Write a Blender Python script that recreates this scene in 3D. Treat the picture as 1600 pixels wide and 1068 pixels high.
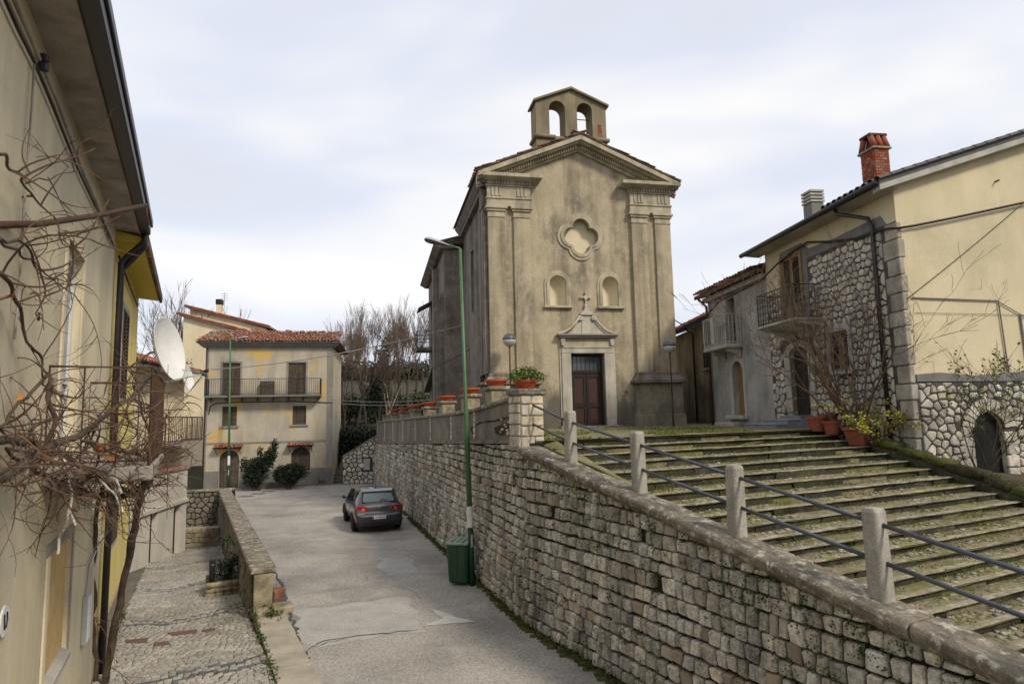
import bpy, bmesh, math, random
from mathutils import Vector, Matrix, noise
from mathutils.geometry import delaunay_2d_cdt

for o in list(bpy.data.objects): bpy.data.objects.remove(o)
scene = bpy.context.scene
COL = scene.collection
R = math.radians
random.seed(7)

# ------------------------------------------------------------------ camera
F, ROLL, TILT, EZ = 1000.0, 0.022, math.atan(0.116), 4.0
_f = Vector((0, math.cos(TILT), math.sin(TILT)))
_u0 = Vector((0, -math.sin(TILT), math.cos(TILT)))
_r = math.cos(ROLL) * Vector((1, 0, 0)) - math.sin(ROLL) * _u0
_u = math.cos(ROLL) * _u0 + math.sin(ROLL) * Vector((1, 0, 0))
EYE = Vector((0, 0, EZ))
cam_data = bpy.data.cameras.new('camera')
cam = bpy.data.objects.new('camera', cam_data)
COL.objects.link(cam)
cam.matrix_world = Matrix(((_r.x, _u.x, -_f.x, 0), (_r.y, _u.y, -_f.y, 0), (_r.z, _u.z, -_f.z, EZ), (0, 0, 0, 1)))
cam_data.sensor_width = 36
cam_data.lens = 36 * F / 1600
cam_data.clip_start = 0.1
cam_data.clip_end = 5000
cam_data.dof.use_dof = True
cam_data.dof.focus_distance = 22
cam_data.dof.aperture_fstop = 3.2
scene.camera = cam

# ------------------------------------------------------------------ world, sun, exposure
SUN_EL, SUN_AZ = R(40), R(-134)      # direction towards the sun: azimuth from +Y, clockwise
sun_dir = Vector((math.sin(-SUN_AZ) * math.cos(SUN_EL), math.cos(SUN_AZ) * math.cos(SUN_EL), math.sin(SUN_EL)))
world = bpy.data.worlds.new('World')
scene.world = world
world.use_nodes = True
wn, wl = world.node_tree.nodes, world.node_tree.links
wn.clear()
out = wn.new('ShaderNodeOutputWorld')
sky = wn.new('ShaderNodeTexSky'); sky.sky_type = 'NISHITA'; sky.sun_disc = False
sky.sun_elevation = SUN_EL; sky.sun_rotation = math.atan2(sun_dir.x, sun_dir.y)
sky.air_density = 1.0; sky.dust_density = 2.0
bg1 = wn.new('ShaderNodeBackground'); bg1.inputs['Strength'].default_value = 0.1
wl.new(sky.outputs[0], bg1.inputs['Color'])
tc = wn.new('ShaderNodeTexCoord')
mp = wn.new('ShaderNodeMapping'); mp.inputs['Scale'].default_value = (1.0, 1.0, 3.2); mp.inputs['Location'].default_value = (0.3, 1.7, 0.2)
wl.new(tc.outputs['Generated'], mp.inputs['Vector'])
nz = wn.new('ShaderNodeTexNoise'); nz.inputs['Scale'].default_value = 1.5; nz.inputs['Detail'].default_value = 3.5; nz.inputs['Roughness'].default_value = 0.5; nz.inputs['Distortion'].default_value = 0.35
wl.new(mp.outputs[0], nz.inputs['Vector'])
cr = wn.new('ShaderNodeValToRGB')
els = cr.color_ramp.elements
els[0].position = 0.30; els[0].color = (0.555, 0.56, 0.605, 1)
els[1].position = 0.64; els[1].color = (0.765, 0.75, 0.73, 1)
e = els.new(0.45); e.color = (0.565, 0.595, 0.675, 1)
wl.new(nz.outputs['Fac'], cr.inputs['Fac'])
bg2 = wn.new('ShaderNodeBackground'); bg2.inputs['Strength'].default_value = 0.74
wl.new(cr.outputs[0], bg2.inputs['Color'])
mx = wn.new('ShaderNodeMixShader'); mx.inputs[0].default_value = 0.93
wl.new(bg1.outputs[0], mx.inputs[1]); wl.new(bg2.outputs[0], mx.inputs[2])
wl.new(mx.outputs[0], out.inputs['Surface'])
sun_data = bpy.data.lights.new('sun', 'SUN')
sun_data.energy = 1.5; sun_data.angle = R(10); sun_data.color = (1.0, 0.91, 0.76)
sun = bpy.data.objects.new('sun', sun_data); COL.objects.link(sun)
sun.location = sun_dir * 60
sun.rotation_euler = sun_dir.to_track_quat('Z', 'Y').to_euler()
vs = scene.view_settings
vs.view_transform = 'Standard'; vs.look = 'None'; vs.gamma = 1.0; vs.exposure = 0.92; vs.use_curve_mapping = False

# ------------------------------------------------------------------ picture -> place helpers
def ray(px, py): return _f + _r * ((px - 800) / F) + _u * ((534 - py) / F)
def at_z(px, py, z):
    r = ray(px, py); return EYE + r * ((z - EZ) / r.z)
def at_y(px, py, y):
    r = ray(px, py); return EYE + r * (y / r.y)
def to_px(p):
    v = Vector(p) - EYE; z = v.dot(_f)
    return (800 + F * v.dot(_r) / z, 534 - F * v.dot(_u) / z, z)

class Frame:
    """vertical plane: s along d, o outwards, z up"""
    def __init__(self, p, d, flip=False, z0=0.0):
        self.p = Vector((p[0], p[1])); self.d = Vector((d[0], d[1])).normalized()
        n = Vector((self.d.y, -self.d.x)); self.n = -n if flip else n
        self.z0 = z0
    def __call__(self, s, o, z):
        q = self.p + self.d * s + self.n * o
        return Vector((q.x, q.y, z + self.z0))
    def px(self, px, py, o=0.0):
        r = ray(px, py); n3 = Vector((self.n.x, self.n.y, 0))
        q0 = self(0, o, 0)
        t = (q0 - EYE).dot(n3) / r.dot(n3); q = EYE + r * t
        return (Vector((q.x, q.y)) - self.p).dot(self.d), q.z - self.z0
    def rotz(self): return math.atan2(self.d.y, self.d.x)

# ------------------------------------------------------------------ mesh builder
class MB:
    def __init__(self): self.v = []; self.f = []
    def add(self, vs, fs):
        b = len(self.v); self.v.extend(Vector(x) for x in vs); self.f.extend([tuple(i + b for i in f) for f in fs])
        return self
    def hexa(self, p):   # p: 8 points, bottom 4 ccw then top 4
        return self.add(p, [(0, 3, 2, 1), (4, 5, 6, 7), (0, 1, 5, 4), (1, 2, 6, 5), (2, 3, 7, 6), (3, 0, 4, 7)])
    def box(self, x0, x1, y0, y1, z0, z1):
        return self.hexa([(x0, y0, z0), (x1, y0, z0), (x1, y1, z0), (x0, y1, z0), (x0, y0, z1), (x1, y0, z1), (x1, y1, z1), (x0, y1, z1)])
    def fbox(self, fr, s0, s1, o0, o1, z0, z1):
        return self.hexa([fr(s0, o0, z0), fr(s1, o0, z0), fr(s1, o1, z0), fr(s0, o1, z0), fr(s0, o0, z1), fr(s1, o0, z1), fr(s1, o1, z1), fr(s0, o1, z1)])
    def tube(self, pts, rad, n=6, cap=True):
        pts = [Vector(p) for p in pts]
        if not hasattr(rad, '__len__'): rad = [rad] * len(pts)
        b = len(self.v); ref = None
        for i, p in enumerate(pts):
            t = (pts[min(i + 1, len(pts) - 1)] - pts[max(i - 1, 0)])
            t = t.normalized() if t.length > 1e-9 else Vector((0, 0, 1))
            if ref is None or abs(ref.dot(t)) > 0.95:
                ref = Vector((1, 0, 0)) if abs(t.x) < 0.8 else Vector((0, 1, 0))
            a = (ref - t * ref.dot(t)).normalized(); ref = a; c = t.cross(a)
            for k in range(n):
                w = 2 * math.pi * k / n
                self.v.append(p + (a * math.cos(w) + c * math.sin(w)) * rad[i])
        for i in range(len(pts) - 1):
            for k in range(n):
                k2 = (k + 1) % n
                self.f.append((b + i * n + k, b + i * n + k2, b + (i + 1) * n + k2, b + (i + 1) * n + k))
        if cap:
            self.f.append(tuple(b + k for k in reversed(range(n))))
            self.f.append(tuple(b + (len(pts) - 1) * n + k for k in range(n)))
        return self
    def lathe(self, c, prof, n=16, xf=None):
        c = Vector(c); b = len(self.v)
        for r, z in prof:
            for k in range(n):
                w = 2 * math.pi * k / n
                q = Vector((r * math.cos(w), r * math.sin(w), z))
                self.v.append(c + (xf @ q if xf else q))
        for i in range(len(prof) - 1):
            for k in range(n):
                k2 = (k + 1) % n
                self.f.append((b + i * n + k, b + i * n + k2, b + (i + 1) * n + k2, b + (i + 1) * n + k))
        if prof[0][0] > 1e-4: self.f.append(tuple(b + k for k in reversed(range(n))))
        if prof[-1][0] > 1e-4: self.f.append(tuple(b + (len(prof) - 1) * n + k for k in range(n)))
        return self
    def cdt(self, outline, holes=()):
        vs, es = [], []
        for loop in [outline] + list(holes):
            b = len(vs); vs.extend(Vector(q) for q in loop)
            es.extend((b + i, b + (i + 1) % len(loop)) for i in range(len(loop)))
        r = delaunay_2d_cdt(vs, es, [], 0, 1e-5)
        def inside(p, loop):
            c = False; j = len(loop) - 1
            for i in range(len(loop)):
                a, bb = loop[i], loop[j]
                if (a[1] > p.y) != (bb[1] > p.y) and p.x < (bb[0] - a[0]) * (p.y - a[1]) / (bb[1] - a[1]) + a[0]: c = not c
                j = i
            return c
        tris = []
        for f in r[2]:
            c = sum((r[0][i] for i in f), Vector((0, 0))) / len(f)
            if inside(c, outline) and not any(inside(c, h) for h in holes): tris.append(tuple(f))
        return r[0], tris
    def fwall(self, fr, outline, holes=(), o=0.0, depth=0.3, back=False, edge=True):
        v2, tris = self.cdt(outline, holes)
        b = len(self.v); self.v.extend(fr(q.x, o, q.y) for q in v2); self.f.extend(tuple(i + b for i in t) for t in tris)
        if back:
            b = len(self.v); self.v.extend(fr(q.x, o - depth, q.y) for q in v2); self.f.extend(tuple(i + b for i in reversed(t)) for t in tris)
        loops = ([outline] if edge else []) + list(holes)
        for loop in loops:
            b = len(self.v); n = len(loop)
            for q in loop: self.v.append(fr(q[0], o, q[1])); self.v.append(fr(q[0], o - depth, q[1]))
            for i in range(n):
                j = (i + 1) % n
                self.f.append((b + 2 * i, b + 2 * i + 1, b + 2 * j + 1, b + 2 * j))
        return self
    def fprism(self, fr, poly, o0, o1):
        return self.fwall(fr, poly, (), o1, o1 - o0, True, True)
    def build(self, name, mat, parent=None, smooth=False, bevel=0.0, root=None):
        me = bpy.data.meshes.new(name)
        off = Vector((0, 0, 0))
        top = parent
        while top is not None and top.parent is not None: top = top.parent
        if top is not None: off = top.location.copy()
        elif self.v:
            xs = [p.x for p in self.v]; ys = [p.y for p in self.v]; zs = [p.z for p in self.v]
            off = Vector(((min(xs) + max(xs)) / 2, (min(ys) + max(ys)) / 2, min(zs)))
        me.from_pydata([p - off for p in self.v], [], self.f)
        me.validate(); me.update()
        if isinstance(mat, (list, tuple)):
            for m in mat: me.materials.append(m)
        elif mat: me.materials.append(mat)
        bm = bmesh.new(); bm.from_mesh(me); bmesh.ops.recalc_face_normals(bm, faces=bm.faces); bm.to_mesh(me); bm.free()
        if smooth:
            for p in me.polygons: p.use_smooth = True
        o = bpy.data.objects.new(name, me); COL.objects.link(o)
        if parent is not None: o.parent = parent
        else: o.location = off
        if bevel:
            m = o.modifiers.new('bevel', 'BEVEL'); m.width = bevel; m.segments = 1; m.limit_method = 'ANGLE'; m.angle_limit = R(40)
        return o

def tag(o, label=None, cat=None, group=None, kind=None):
    if label: o['label'] = label
    if cat: o['category'] = cat
    if group: o['group'] = group
    if kind: o['kind'] = kind
    return o
def thing(name, loc, label, cat, group=None):
    o = bpy.data.objects.new(name, None); COL.objects.link(o); o.location = Vector(loc); o.empty_display_size = 0.2
    return tag(o, label, cat, group)
def copy_tree(o, parent=None):
    c = o.copy(); COL.objects.link(c); c.parent = parent
    for ch in list(o.children): copy_tree(ch, c)
    return c
def link_mesh(name, me, parent, loc, rotz=0, scale=(1, 1, 1)):
    o = bpy.data.objects.new(name, me); COL.objects.link(o); o.parent = parent
    top = parent
    while top is not None and top.parent is not None: top = top.parent
    o.location = Vector(loc) - (top.location if top is not None else Vector((0, 0, 0)))
    o.rotation_euler = (0, 0, rotz); o.scale = scale
    return o
def arch(s0, s1, z0, z1, n=10, rise=None):
    """round-headed opening outline, ccw"""
    r = (s1 - s0) / 2; c = (s0 + s1) / 2; h = r if rise is None else rise
    pts = [(s0, z0), (s1, z0)]
    for k in range(n + 1):
        a = math.pi * k / n
        pts.append((c + r * math.cos(a), z1 - h + h * math.sin(a)))
    return pts
def rect(s0, s1, z0, z1): return [(s0, z0), (s1, z0), (s1, z1), (s0, z1)]
def nz3(p, sc=1.0, seed=0.0): return noise.noise(Vector((p[0] * sc + seed, p[1] * sc - seed * 1.7, p[2] * sc + seed * 0.6)))

# ------------------------------------------------------------------ materials
def srgb(r, g, b):
    def c(x):
        x /= 255.0
        return x / 12.92 if x <= 0.04045 else ((x + 0.055) / 1.055) ** 2.4
    return (c(r), c(g), c(b), 1)
def L(r, g, b): return (r, g, b, 1)
MATS = {}
def pmat(name, c1, c2, scale=2.0, rough=0.9, bump=0.2, bscale=25.0, stain=None, sscale=0.6, samt=0.6, streak=0.25,
         stain2=None, s2scale=1.5, s2amt=0.5, rnd=0.0, metal=0.0, spec=0.3, fine=0.12, fscale=60.0, vor=0.0, vscale=8.0, zmask=None, coat=0.0, damp=None):
    m = bpy.data.materials.new(name); m.use_nodes = True
    n, l = m.node_tree.nodes, m.node_tree.links
    bs = n['Principled BSDF']
    bs.inputs['Roughness'].default_value = rough; bs.inputs['Metallic'].default_value = metal
    bs.inputs['Specular IOR Level'].default_value = spec
    if coat: bs.inputs['Coat Weight'].default_value = coat; bs.inputs['Coat Roughness'].default_value = 0.06
    g = n.new('ShaderNodeNewGeometry')
    def tex(sc, det=6, ro=0.6, zs=1.0, off=0.0):
        mpn = n.new('ShaderNodeMapping'); mpn.inputs['Scale'].default_value = (1, 1, zs); mpn.inputs['Location'].default_value = (off, off * 0.7, off * 1.3)
        l.new(g.outputs['Position'], mpn.inputs['Vector'])
        t = n.new('ShaderNodeTexNoise'); t.inputs['Scale'].default_value = sc; t.inputs['Detail'].default_value = det; t.inputs['Roughness'].default_value = ro
        l.new(mpn.outputs[0], t.inputs['Vector']); return t.outputs['Fac']
    def ramp(fac, a, b):
        r = n.new('ShaderNodeMapRange'); r.inputs['From Min'].default_value = a; r.inputs['From Max'].default_value = b
        l.new(fac, r.inputs['Value']); return r.outputs[0]
    def math_(op, a, b):
        r = n.new('ShaderNodeMath'); r.operation = op; r.use_clamp = False
        for i, x in enumerate((a, b)):
            if isinstance(x, (int, float)): r.inputs[i].default_value = x
            else: l.new(x, r.inputs[i])
        return r.outputs[0]
    def mix(fac, a, b, mode='MIX'):
        r = n.new('ShaderNodeMix'); r.data_type = 'RGBA'; r.blend_type = mode
        if isinstance(fac, (int, float)): r.inputs[0].default_value = fac
        else: l.new(fac, r.inputs[0])
        for i, x in ((6, a), (7, b)):
            if isinstance(x, tuple): r.inputs[i].default_value = x
            else: l.new(x, r.inputs[i])
        return r.outputs[2]
    col = mix(ramp(tex(scale), 0.35, 0.65), c1, c2)
    if stain:
        s = math_('MULTIPLY', ramp(tex(sscale, 8, 0.65, streak, 3.1), 0.45, 0.68), samt)
        if zmask:      # (z0, z1): stain fades from full at z0 to none at z1
            sp = n.new('ShaderNodeSeparateXYZ'); l.new(g.outputs['Position'], sp.inputs[0])
            zz = n.new('ShaderNodeMapRange'); zz.inputs['From Min'].default_value = zmask[1]; zz.inputs['From Max'].default_value = zmask[0]
            l.new(sp.outputs['Z'], zz.inputs['Value']); s = math_('MULTIPLY', s, zz.outputs[0])
        col = mix(s, col, stain)
    if stain2:
        col = mix(math_('MULTIPLY', ramp(tex(s2scale, 8, 0.7, 1.0, 9.7), 0.52, 0.62), s2amt), col, stain2)
    if damp:           # rising damp: (colour, z full, z none, scale)
        sp = n.new('ShaderNodeSeparateXYZ'); l.new(g.outputs['Position'], sp.inputs[0])
        zz = n.new('ShaderNodeMapRange'); zz.inputs['From Min'].default_value = damp[2]; zz.inputs['From Max'].default_value = damp[1]; l.new(sp.outputs['Z'], zz.inputs['Value'])
        col = mix(math_('MULTIPLY', ramp(math_('ADD', tex(damp[3], 8, 0.7, 0.6, 7.1), math_('MULTIPLY', zz.outputs[0], .32)), 0.52, 0.72), .85), col, damp[0])
    if fine:
        fn = ramp(tex(fscale, 4, 0.75, 1.0, 1.3), 0.32, 0.68)
        v = n.new('ShaderNodeHueSaturation'); l.new(col, v.inputs['Color'])
        l.new(math_('ADD', math_('MULTIPLY', fn, 2 * fine), 1 - fine), v.inputs['Value']); col = v.outputs[0]
    if rnd:
        oi = n.new('ShaderNodeObjectInfo')
        rr = math_('FRACT', math_('ADD', oi.outputs['Random'], g.outputs['Random Per Island']), 0)
        v = n.new('ShaderNodeHueSaturation'); l.new(col, v.inputs['Color'])
        l.new(math_('ADD', math_('MULTIPLY', rr, 2 * rnd), 1 - rnd), v.inputs['Value'])
        r2 = math_('FRACT', math_('MULTIPLY', rr, 7.31), 0)
        l.new(math_('ADD', math_('MULTIPLY', r2, 0.5), 0.7), v.inputs['Saturation']); col = v.outputs[0]
    l.new(col, bs.inputs['Base Color'])
    if bump:
        bp = n.new('ShaderNodeBump'); bp.inputs['Strength'].default_value = bump; bp.inputs['Distance'].default_value = 0.03
        h = tex(bscale, 8, 0.65, 1.0, 5.5)
        if vor:
            vt = n.new('ShaderNodeTexVoronoi'); vt.inputs['Scale'].default_value = vscale; l.new(g.outputs['Position'], vt.inputs['Vector'])
            h = math_('ADD', h, math_('MULTIPLY', vt.outputs['Distance'], -vor))
        l.new(h, bp.inputs['Height']); l.new(bp.outputs[0], bs.inputs['Normal'])
    MATS[name] = m
    return m
def plain(name, c, rough=0.6, metal=0.0, spec=0.4, **k): return pmat(name, c, tuple(x * 0.85 for x in c[:3]) + (1,), rough=rough, metal=metal, spec=spec, bump=k.pop('bump', 0.08), **k)
def glass_mat(name, c, rough=0.06):
    m = bpy.data.materials.new(name); m.use_nodes = True
    b = m.node_tree.nodes['Principled BSDF']; b.inputs['Base Color'].default_value = c; b.inputs['Roughness'].default_value = rough
    b.inputs['Specular IOR Level'].default_value = 0.7
    MATS[name] = m; return m
DIRT = L(.035, .03, .026)
pmat('church_plaster', L(.425, .36, .25), L(.34, .288, .197), 0.9, damp=(L(.075, .07, .062), 3.5, 6.2, .8), bump=.25, bscale=30, stain=L(.12, .10, .072), sscale=1.7, samt=.72, streak=.09, stain2=L(.49, .425, .305), s2scale=2.6, s2amt=.32, fine=.22, fscale=26)
pmat('church_base', L(.25, .215, .15), L(.16, .14, .105), 1.4, bump=.4, bscale=30, stain=L(.045, .042, .038), sscale=1.3, samt=.95, streak=.35, stain2=L(.30, .27, .22), s2scale=2.2, s2amt=.4)
pmat('church_stone', L(.46, .405, .295), L(.34, .30, .21), 2.5, bump=.25, bscale=35, stain=L(.13, .115, .09), sscale=2.2, samt=.7, streak=.3)
pmat('portal_stone', L(.50, .465, .385), L(.38, .35, .285), 2.0, bump=.15, bscale=35, stain=L(.17, .15, .13), sscale=1.6, samt=.6, streak=.3)
pmat('church_dark', L(.235, .20, .165), L(.14, .12, .10), 1.2, bump=.5, bscale=25, stain=L(.03, .027, .026), sscale=1.1, samt=.9, streak=.10, stain2=L(.24, .215, .19), s2scale=2.6, s2amt=.6, fine=.3, fscale=18)  # darker, streakier base than the facade plaster
pmat('belfry', L(.27, .22, .14), L(.19, .155, .10), 1.3, bump=.3, bscale=30, stain=L(.07, .058, .045), sscale=1.0, samt=.8, streak=.18)
pmat('niche_cream', L(.64, .565, .395), L(.57, .50, .345), 2, bump=.08)
pmat('door_red', L(.060, .020, .014), L(.036, .014, .011), 6, rough=.55, bump=.15, bscale=50, spec=.4)
pmat('door_dark', L(.024, .014, .013), L(.016, .011, .010), 6, rough=.55, bump=.15, bscale=50)
pmat('wood_brown', L(.075, .042, .022), L(.04, .024, .014), 8, rough=.7, bump=.25, bscale=40, stain=L(.12, .09, .06), sscale=4, samt=.5, streak=.1)
pmat('wood_tan', L(.26, .165, .065), L(.18, .11, .045), 6, rough=.6, bump=.15, bscale=40)
pmat('wood_dark', L(.03, .019, .014), L(.018, .013, .011), 6, rough=.65, bump=.2, bscale=40)
pmat('wood_grey', L(.12, .09, .065), L(.06, .045, .034), 9, rough=.85, bump=.3, bscale=45, stain=L(.02, .016, .014), sscale=5, samt=.7, streak=.08)
pmat('tile_red', L(.40, .115, .05), L(.26, .085, .045), 4, bump=.25, rnd=.35, stain=L(.12, .10, .08), sscale=1.5, samt=.7, streak=1, stain2=L(.33, .31, .26), s2scale=4, s2amt=.4)
pmat('tile_old', L(.17, .075, .045), L(.10, .06, .042), 4, bump=.3, rnd=.4, stain=L(.05, .046, .04), sscale=2, samt=.8, streak=1, stain2=L(.26, .24, .19), s2scale=4, s2amt=.4)
pmat('roof_grey', L(.12, .115, .11), L(.08, .078, .075), 3, bump=.2)
pmat('stone_wall', L(.55, .505, .415), L(.32, .29, .235), 6, bump=.8, bscale=20, rnd=.34, stain=L(.085, .074, .06), sscale=1.1, samt=.85, streak=.25, stain2=L(.56, .53, .45), s2scale=9, s2amt=.6, fine=.42, fscale=24)
pmat('stone_rust', L(.40, .31, .235), L(.32, .265, .205), 3.5, bump=.5, bscale=22, rnd=.25, stain=L(.07, .06, .05), sscale=1.0, samt=.7, streak=.4)
pmat('mortar_dark', L(.028, .025, .02), L(.016, .015, .012), 3, bump=.6, bscale=18, stain=L(.03, .045, .012), sscale=1.2, samt=.9, streak=1)
pmat('cap_stone', L(.25, .215, .16), L(.12, .104, .08), 3, bump=.6, bscale=18, stain=L(.06, .053, .045), sscale=2.5, samt=.8, streak=1, stain2=L(.50, .46, .37), s2scale=7, s2amt=.7, fine=.25, fscale=30)
pmat('concrete_post', L(.37, .345, .295), L(.27, .25, .215), 5, bump=.4, bscale=25, stain=L(.16, .145, .12), sscale=3, samt=.7, streak=.3, fine=.2, fscale=50)
pmat('rail_metal', L(.085, .095, .12), L(.06, .07, .09), 4, rough=.45, bump=.1, metal=.3, spec=.5)
pmat('parapet_plaster', L(.22, .19, .15), L(.145, .126, .10), 1.5, bump=.45, bscale=25, stain=L(.045, .04, .036), sscale=1.2, samt=.8, streak=.3, stain2=L(.24, .22, .18), s2scale=2.5, s2amt=.4)
pmat('pier_stone', L(.58, .52, .41), L(.46, .40, .30), 5, bump=.4, bscale=20, rnd=.15, stain=L(.22, .19, .14), sscale=3, samt=.6, streak=1)
pmat('pier_mortar', L(.33, .27, .18), L(.24, .2, .14), 5, bump=.5, bscale=30)
pmat('pillar_stone', L(.36, .30, .19), L(.22, .19, .13), 5, bump=.5, bscale=20, stain=L(.07, .06, .05), sscale=3, samt=.7, streak=1)
pmat('brick_red', L(.30, .085, .045), L(.22, .07, .045), 6, bump=.3, rnd=.2)
pmat('terracotta', L(.44, .085, .026), L(.36, .075, .026), 4, rough=.65, bump=.1)
pmat('terracotta_dull', L(.31, .08, .036), L(.24, .068, .036), 5, rough=.75, bump=.2, stain=L(.10, .075, .055), sscale=4, samt=.5, streak=1)
pmat('road', L(.37, .34, .297), L(.30, .277, .243), .55, bump=.5, bscale=45, stain=L(.19, .176, .158), sscale=.45, samt=.9, streak=1, stain2=L(.42, .40, .37), s2scale=.8, s2amt=.3, fine=.40, fscale=22)
pmat('road_patch', L(.40, .38, .35), L(.32, .305, .28), 1.5, bump=.3, bscale=60, fine=.25, fscale=35)
pmat('road_pale', L(.52, .49, .44), L(.42, .40, .36), 3, bump=.3, bscale=50)
pmat('road_dark', L(.15, .14, .13), L(.10, .095, .09), 2.5, bump=.4, bscale=50, fine=.25, fscale=40)
pmat('crack', L(.06, .055, .05), L(.09, .083, .075), 5, bump=.2)
pmat('kerb_concrete', L(.42, .375, .29), L(.32, .285, .225), 1.6, bump=.35, bscale=30, stain=L(.2, .175, .13), sscale=1.5, samt=.6, streak=1)
pmat('cobble', L(.40, .37, .31), L(.30, .275, .23), 2.5, bump=.35, bscale=30, rnd=.16, stain=L(.17, .155, .125), sscale=.7, samt=.6, streak=1)
pmat('cobble_dark', L(.13, .135, .15), L(.10, .105, .115), 3, bump=.35, bscale=30, rnd=.2)
pmat('cobble_joint', L(.155, .14, .11), L(.10, .093, .075), 2, bump=.5, bscale=30, stain=L(.07, .08, .03), sscale=1.2, samt=.6, streak=1)
pmat('lane_red', L(.16, .085, .08), L(.12, .07, .066), 3, bump=.3)
pmat('riser_moss', L(.038, .032, .022), L(.018, .016, .011), 5, bump=.7, bscale=18, rnd=.3, stain=L(.055, .065, .014), sscale=1.8, samt=.8, streak=1, stain2=L(.10, .085, .055), s2scale=7, s2amt=.5, fine=.3, fscale=30)  # mossy stone, base darkened so the riser shadow is painted into the colour
pmat('step_edge', L(.33, .285, .20), L(.16, .138, .095), 5, bump=.8, bscale=18, rnd=.2, stain=L(.11, .115, .016), sscale=2.0, samt=.95, streak=1, stain2=L(.40, .36, .28), s2scale=6, s2amt=.5, fine=.2, fscale=30)
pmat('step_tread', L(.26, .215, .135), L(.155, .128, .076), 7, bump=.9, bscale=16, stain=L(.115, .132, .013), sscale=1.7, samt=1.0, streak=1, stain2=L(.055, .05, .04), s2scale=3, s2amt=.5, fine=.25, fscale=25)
pmat('tread_stone', L(.34, .30, .215), L(.21, .185, .13), 5, bump=.4, bscale=25, rnd=.3, stain=L(.14, .14, .05), sscale=1.6, samt=.7, streak=1)
pmat('moss', L(.075, .085, .014), L(.045, .055, .012), 5, bump=.8, bscale=40, stain=L(.13, .12, .03), sscale=4, samt=.6, streak=1, fine=.3, fscale=70)
pmat('grass', L(.085, .115, .012), L(.14, .14, .026), 3, rough=.8, bump=0, rnd=.3)
pmat('weed', L(.035, .065, .012), L(.07, .095, .018), 3, rough=.8, bump=0, rnd=.35)
pmat('earth', L(.085, .07, .045), L(.055, .047, .03), 1.5, bump=.6, bscale=12, stain=L(.05, .06, .018), sscale=.6, samt=.8, streak=1)
pmat('yellow_house_wall', L(.46, .42, .335), L(.385, .35, .275), 1.0, bump=.2, bscale=25, stain=L(.21, .185, .145), sscale=.9, samt=.6, streak=.2, stain2=L(.56, .36, .10), s2scale=.75, s2amt=.95)
pmat('house_grey_base', L(.20, .19, .17), L(.15, .14, .125), 1.6, bump=.3, bscale=25, stain=L(.09, .08, .07), sscale=1.2, samt=.6, streak=.4)
pmat('house_grey_band', L(.25, .24, .215), L(.19, .18, .16), 1.6, bump=.3, bscale=25)
pmat('cream_wall', L(.70, .60, .41), L(.63, .535, .365), .8, bump=.1, stain=L(.42, .35, .23), sscale=.7, samt=.4, streak=.2)
pmat('white_wall', L(.60, .56, .48), L(.50, .46, .39), 1, bump=.15, stain=L(.33, .30, .24), sscale=.9, samt=.5, streak=.25)
pmat('left_plaster', L(.66, .575, .39), L(.59, .51, .345), .7, bump=.12, bscale=18, stain=L(.25, .22, .165), sscale=.6, samt=.55, streak=.18, stain2=L(.45, .43, .37), s2scale=.8, s2amt=.35)
pmat('left_yellow', L(.78, .64, .24), L(.72, .58, .21), .9, bump=.08, stain=L(.50, .38, .13), sscale=.8, samt=.4, streak=.2)
pmat('left_soffit', L(.40, .36, .31), L(.30, .27, .235), 1.5, bump=.3, bscale=14, stain=L(.10, .09, .08), sscale=2.2, samt=.6, streak=1)
pmat('soffit_yellow', L(.60, .49, .09), L(.54, .43, .075), 2, bump=.05)
pmat('ochre_panel', L(.62, .44, .20), L(.53, .37, .16), 3, bump=.35, bscale=30, stain=L(.38, .24, .09), sscale=3, samt=.5, streak=1)
pmat('right_yellow', L(.62, .535, .355), L(.55, .475, .32), .6, bump=.1, bscale=18, stain=L(.40, .34, .21), sscale=.5, samt=.55, streak=.3, stain2=L(.43, .37, .24), s2scale=.5, s2amt=.5)
pmat('render_grey', L(.21, .205, .195), L(.155, .15, .145), 1.6, bump=.3, bscale=22, stain=L(.11, .105, .10), sscale=1.1, samt=.7, streak=.5)
pmat('grey_house_wall', L(.41, .39, .355), L(.27, .26, .24), 1.3, bump=.4, bscale=22, stain=L(.075, .072, .068), sscale=1.0, samt=.85, streak=.3, stain2=L(.36, .345, .31), s2scale=1.4, s2amt=.5)
pmat('pale_surround', L(.46, .44, .39), L(.36, .345, .31), 1.8, bump=.2, stain=L(.2, .19, .17), sscale=1.5, samt=.6, streak=.4)
pmat('rubble', L(.58, .53, .435), L(.43, .39, .32), 4, bump=.5, bscale=20, rnd=.24, stain=L(.17, .15, .125), sscale=3, samt=.5, streak=1, fine=.15, fscale=40)
pmat('rubble_mortar', L(.085, .08, .076), L(.05, .048, .047), 4, bump=.5, bscale=20)
pmat('quoin', L(.41, .37, .30), L(.29, .26, .21), 4, bump=.5, bscale=18, rnd=.15, stain=L(.15, .135, .11), sscale=2.4, samt=.6, streak=1)
pmat('metal_black', L(.014, .013, .015), L(.022, .02, .022), 5, rough=.45, bump=.08, spec=.5)
pmat('metal_brown', L(.035, .024, .020), L(.05, .032, .025), 5, rough=.5, bump=.08, spec=.5)
pmat('metal_rust', L(.085, .04, .024), L(.05, .027, .019), 9, rough=.8, bump=.3)
pmat('pole_green', L(.055, .15, .055), L(.04, .11, .042), 3, rough=.45, bump=.1, spec=.5, stain=L(.10, .10, .05), sscale=4, samt=.4, streak=.2)
pmat('pole_dark', L(.012, .05, .025), L(.010, .04, .022), 3, rough=.5, bump=.1)
pmat('white_paint', L(.72, .71, .68), L(.62, .61, .58), 4, rough=.6, bump=.1)
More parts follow.
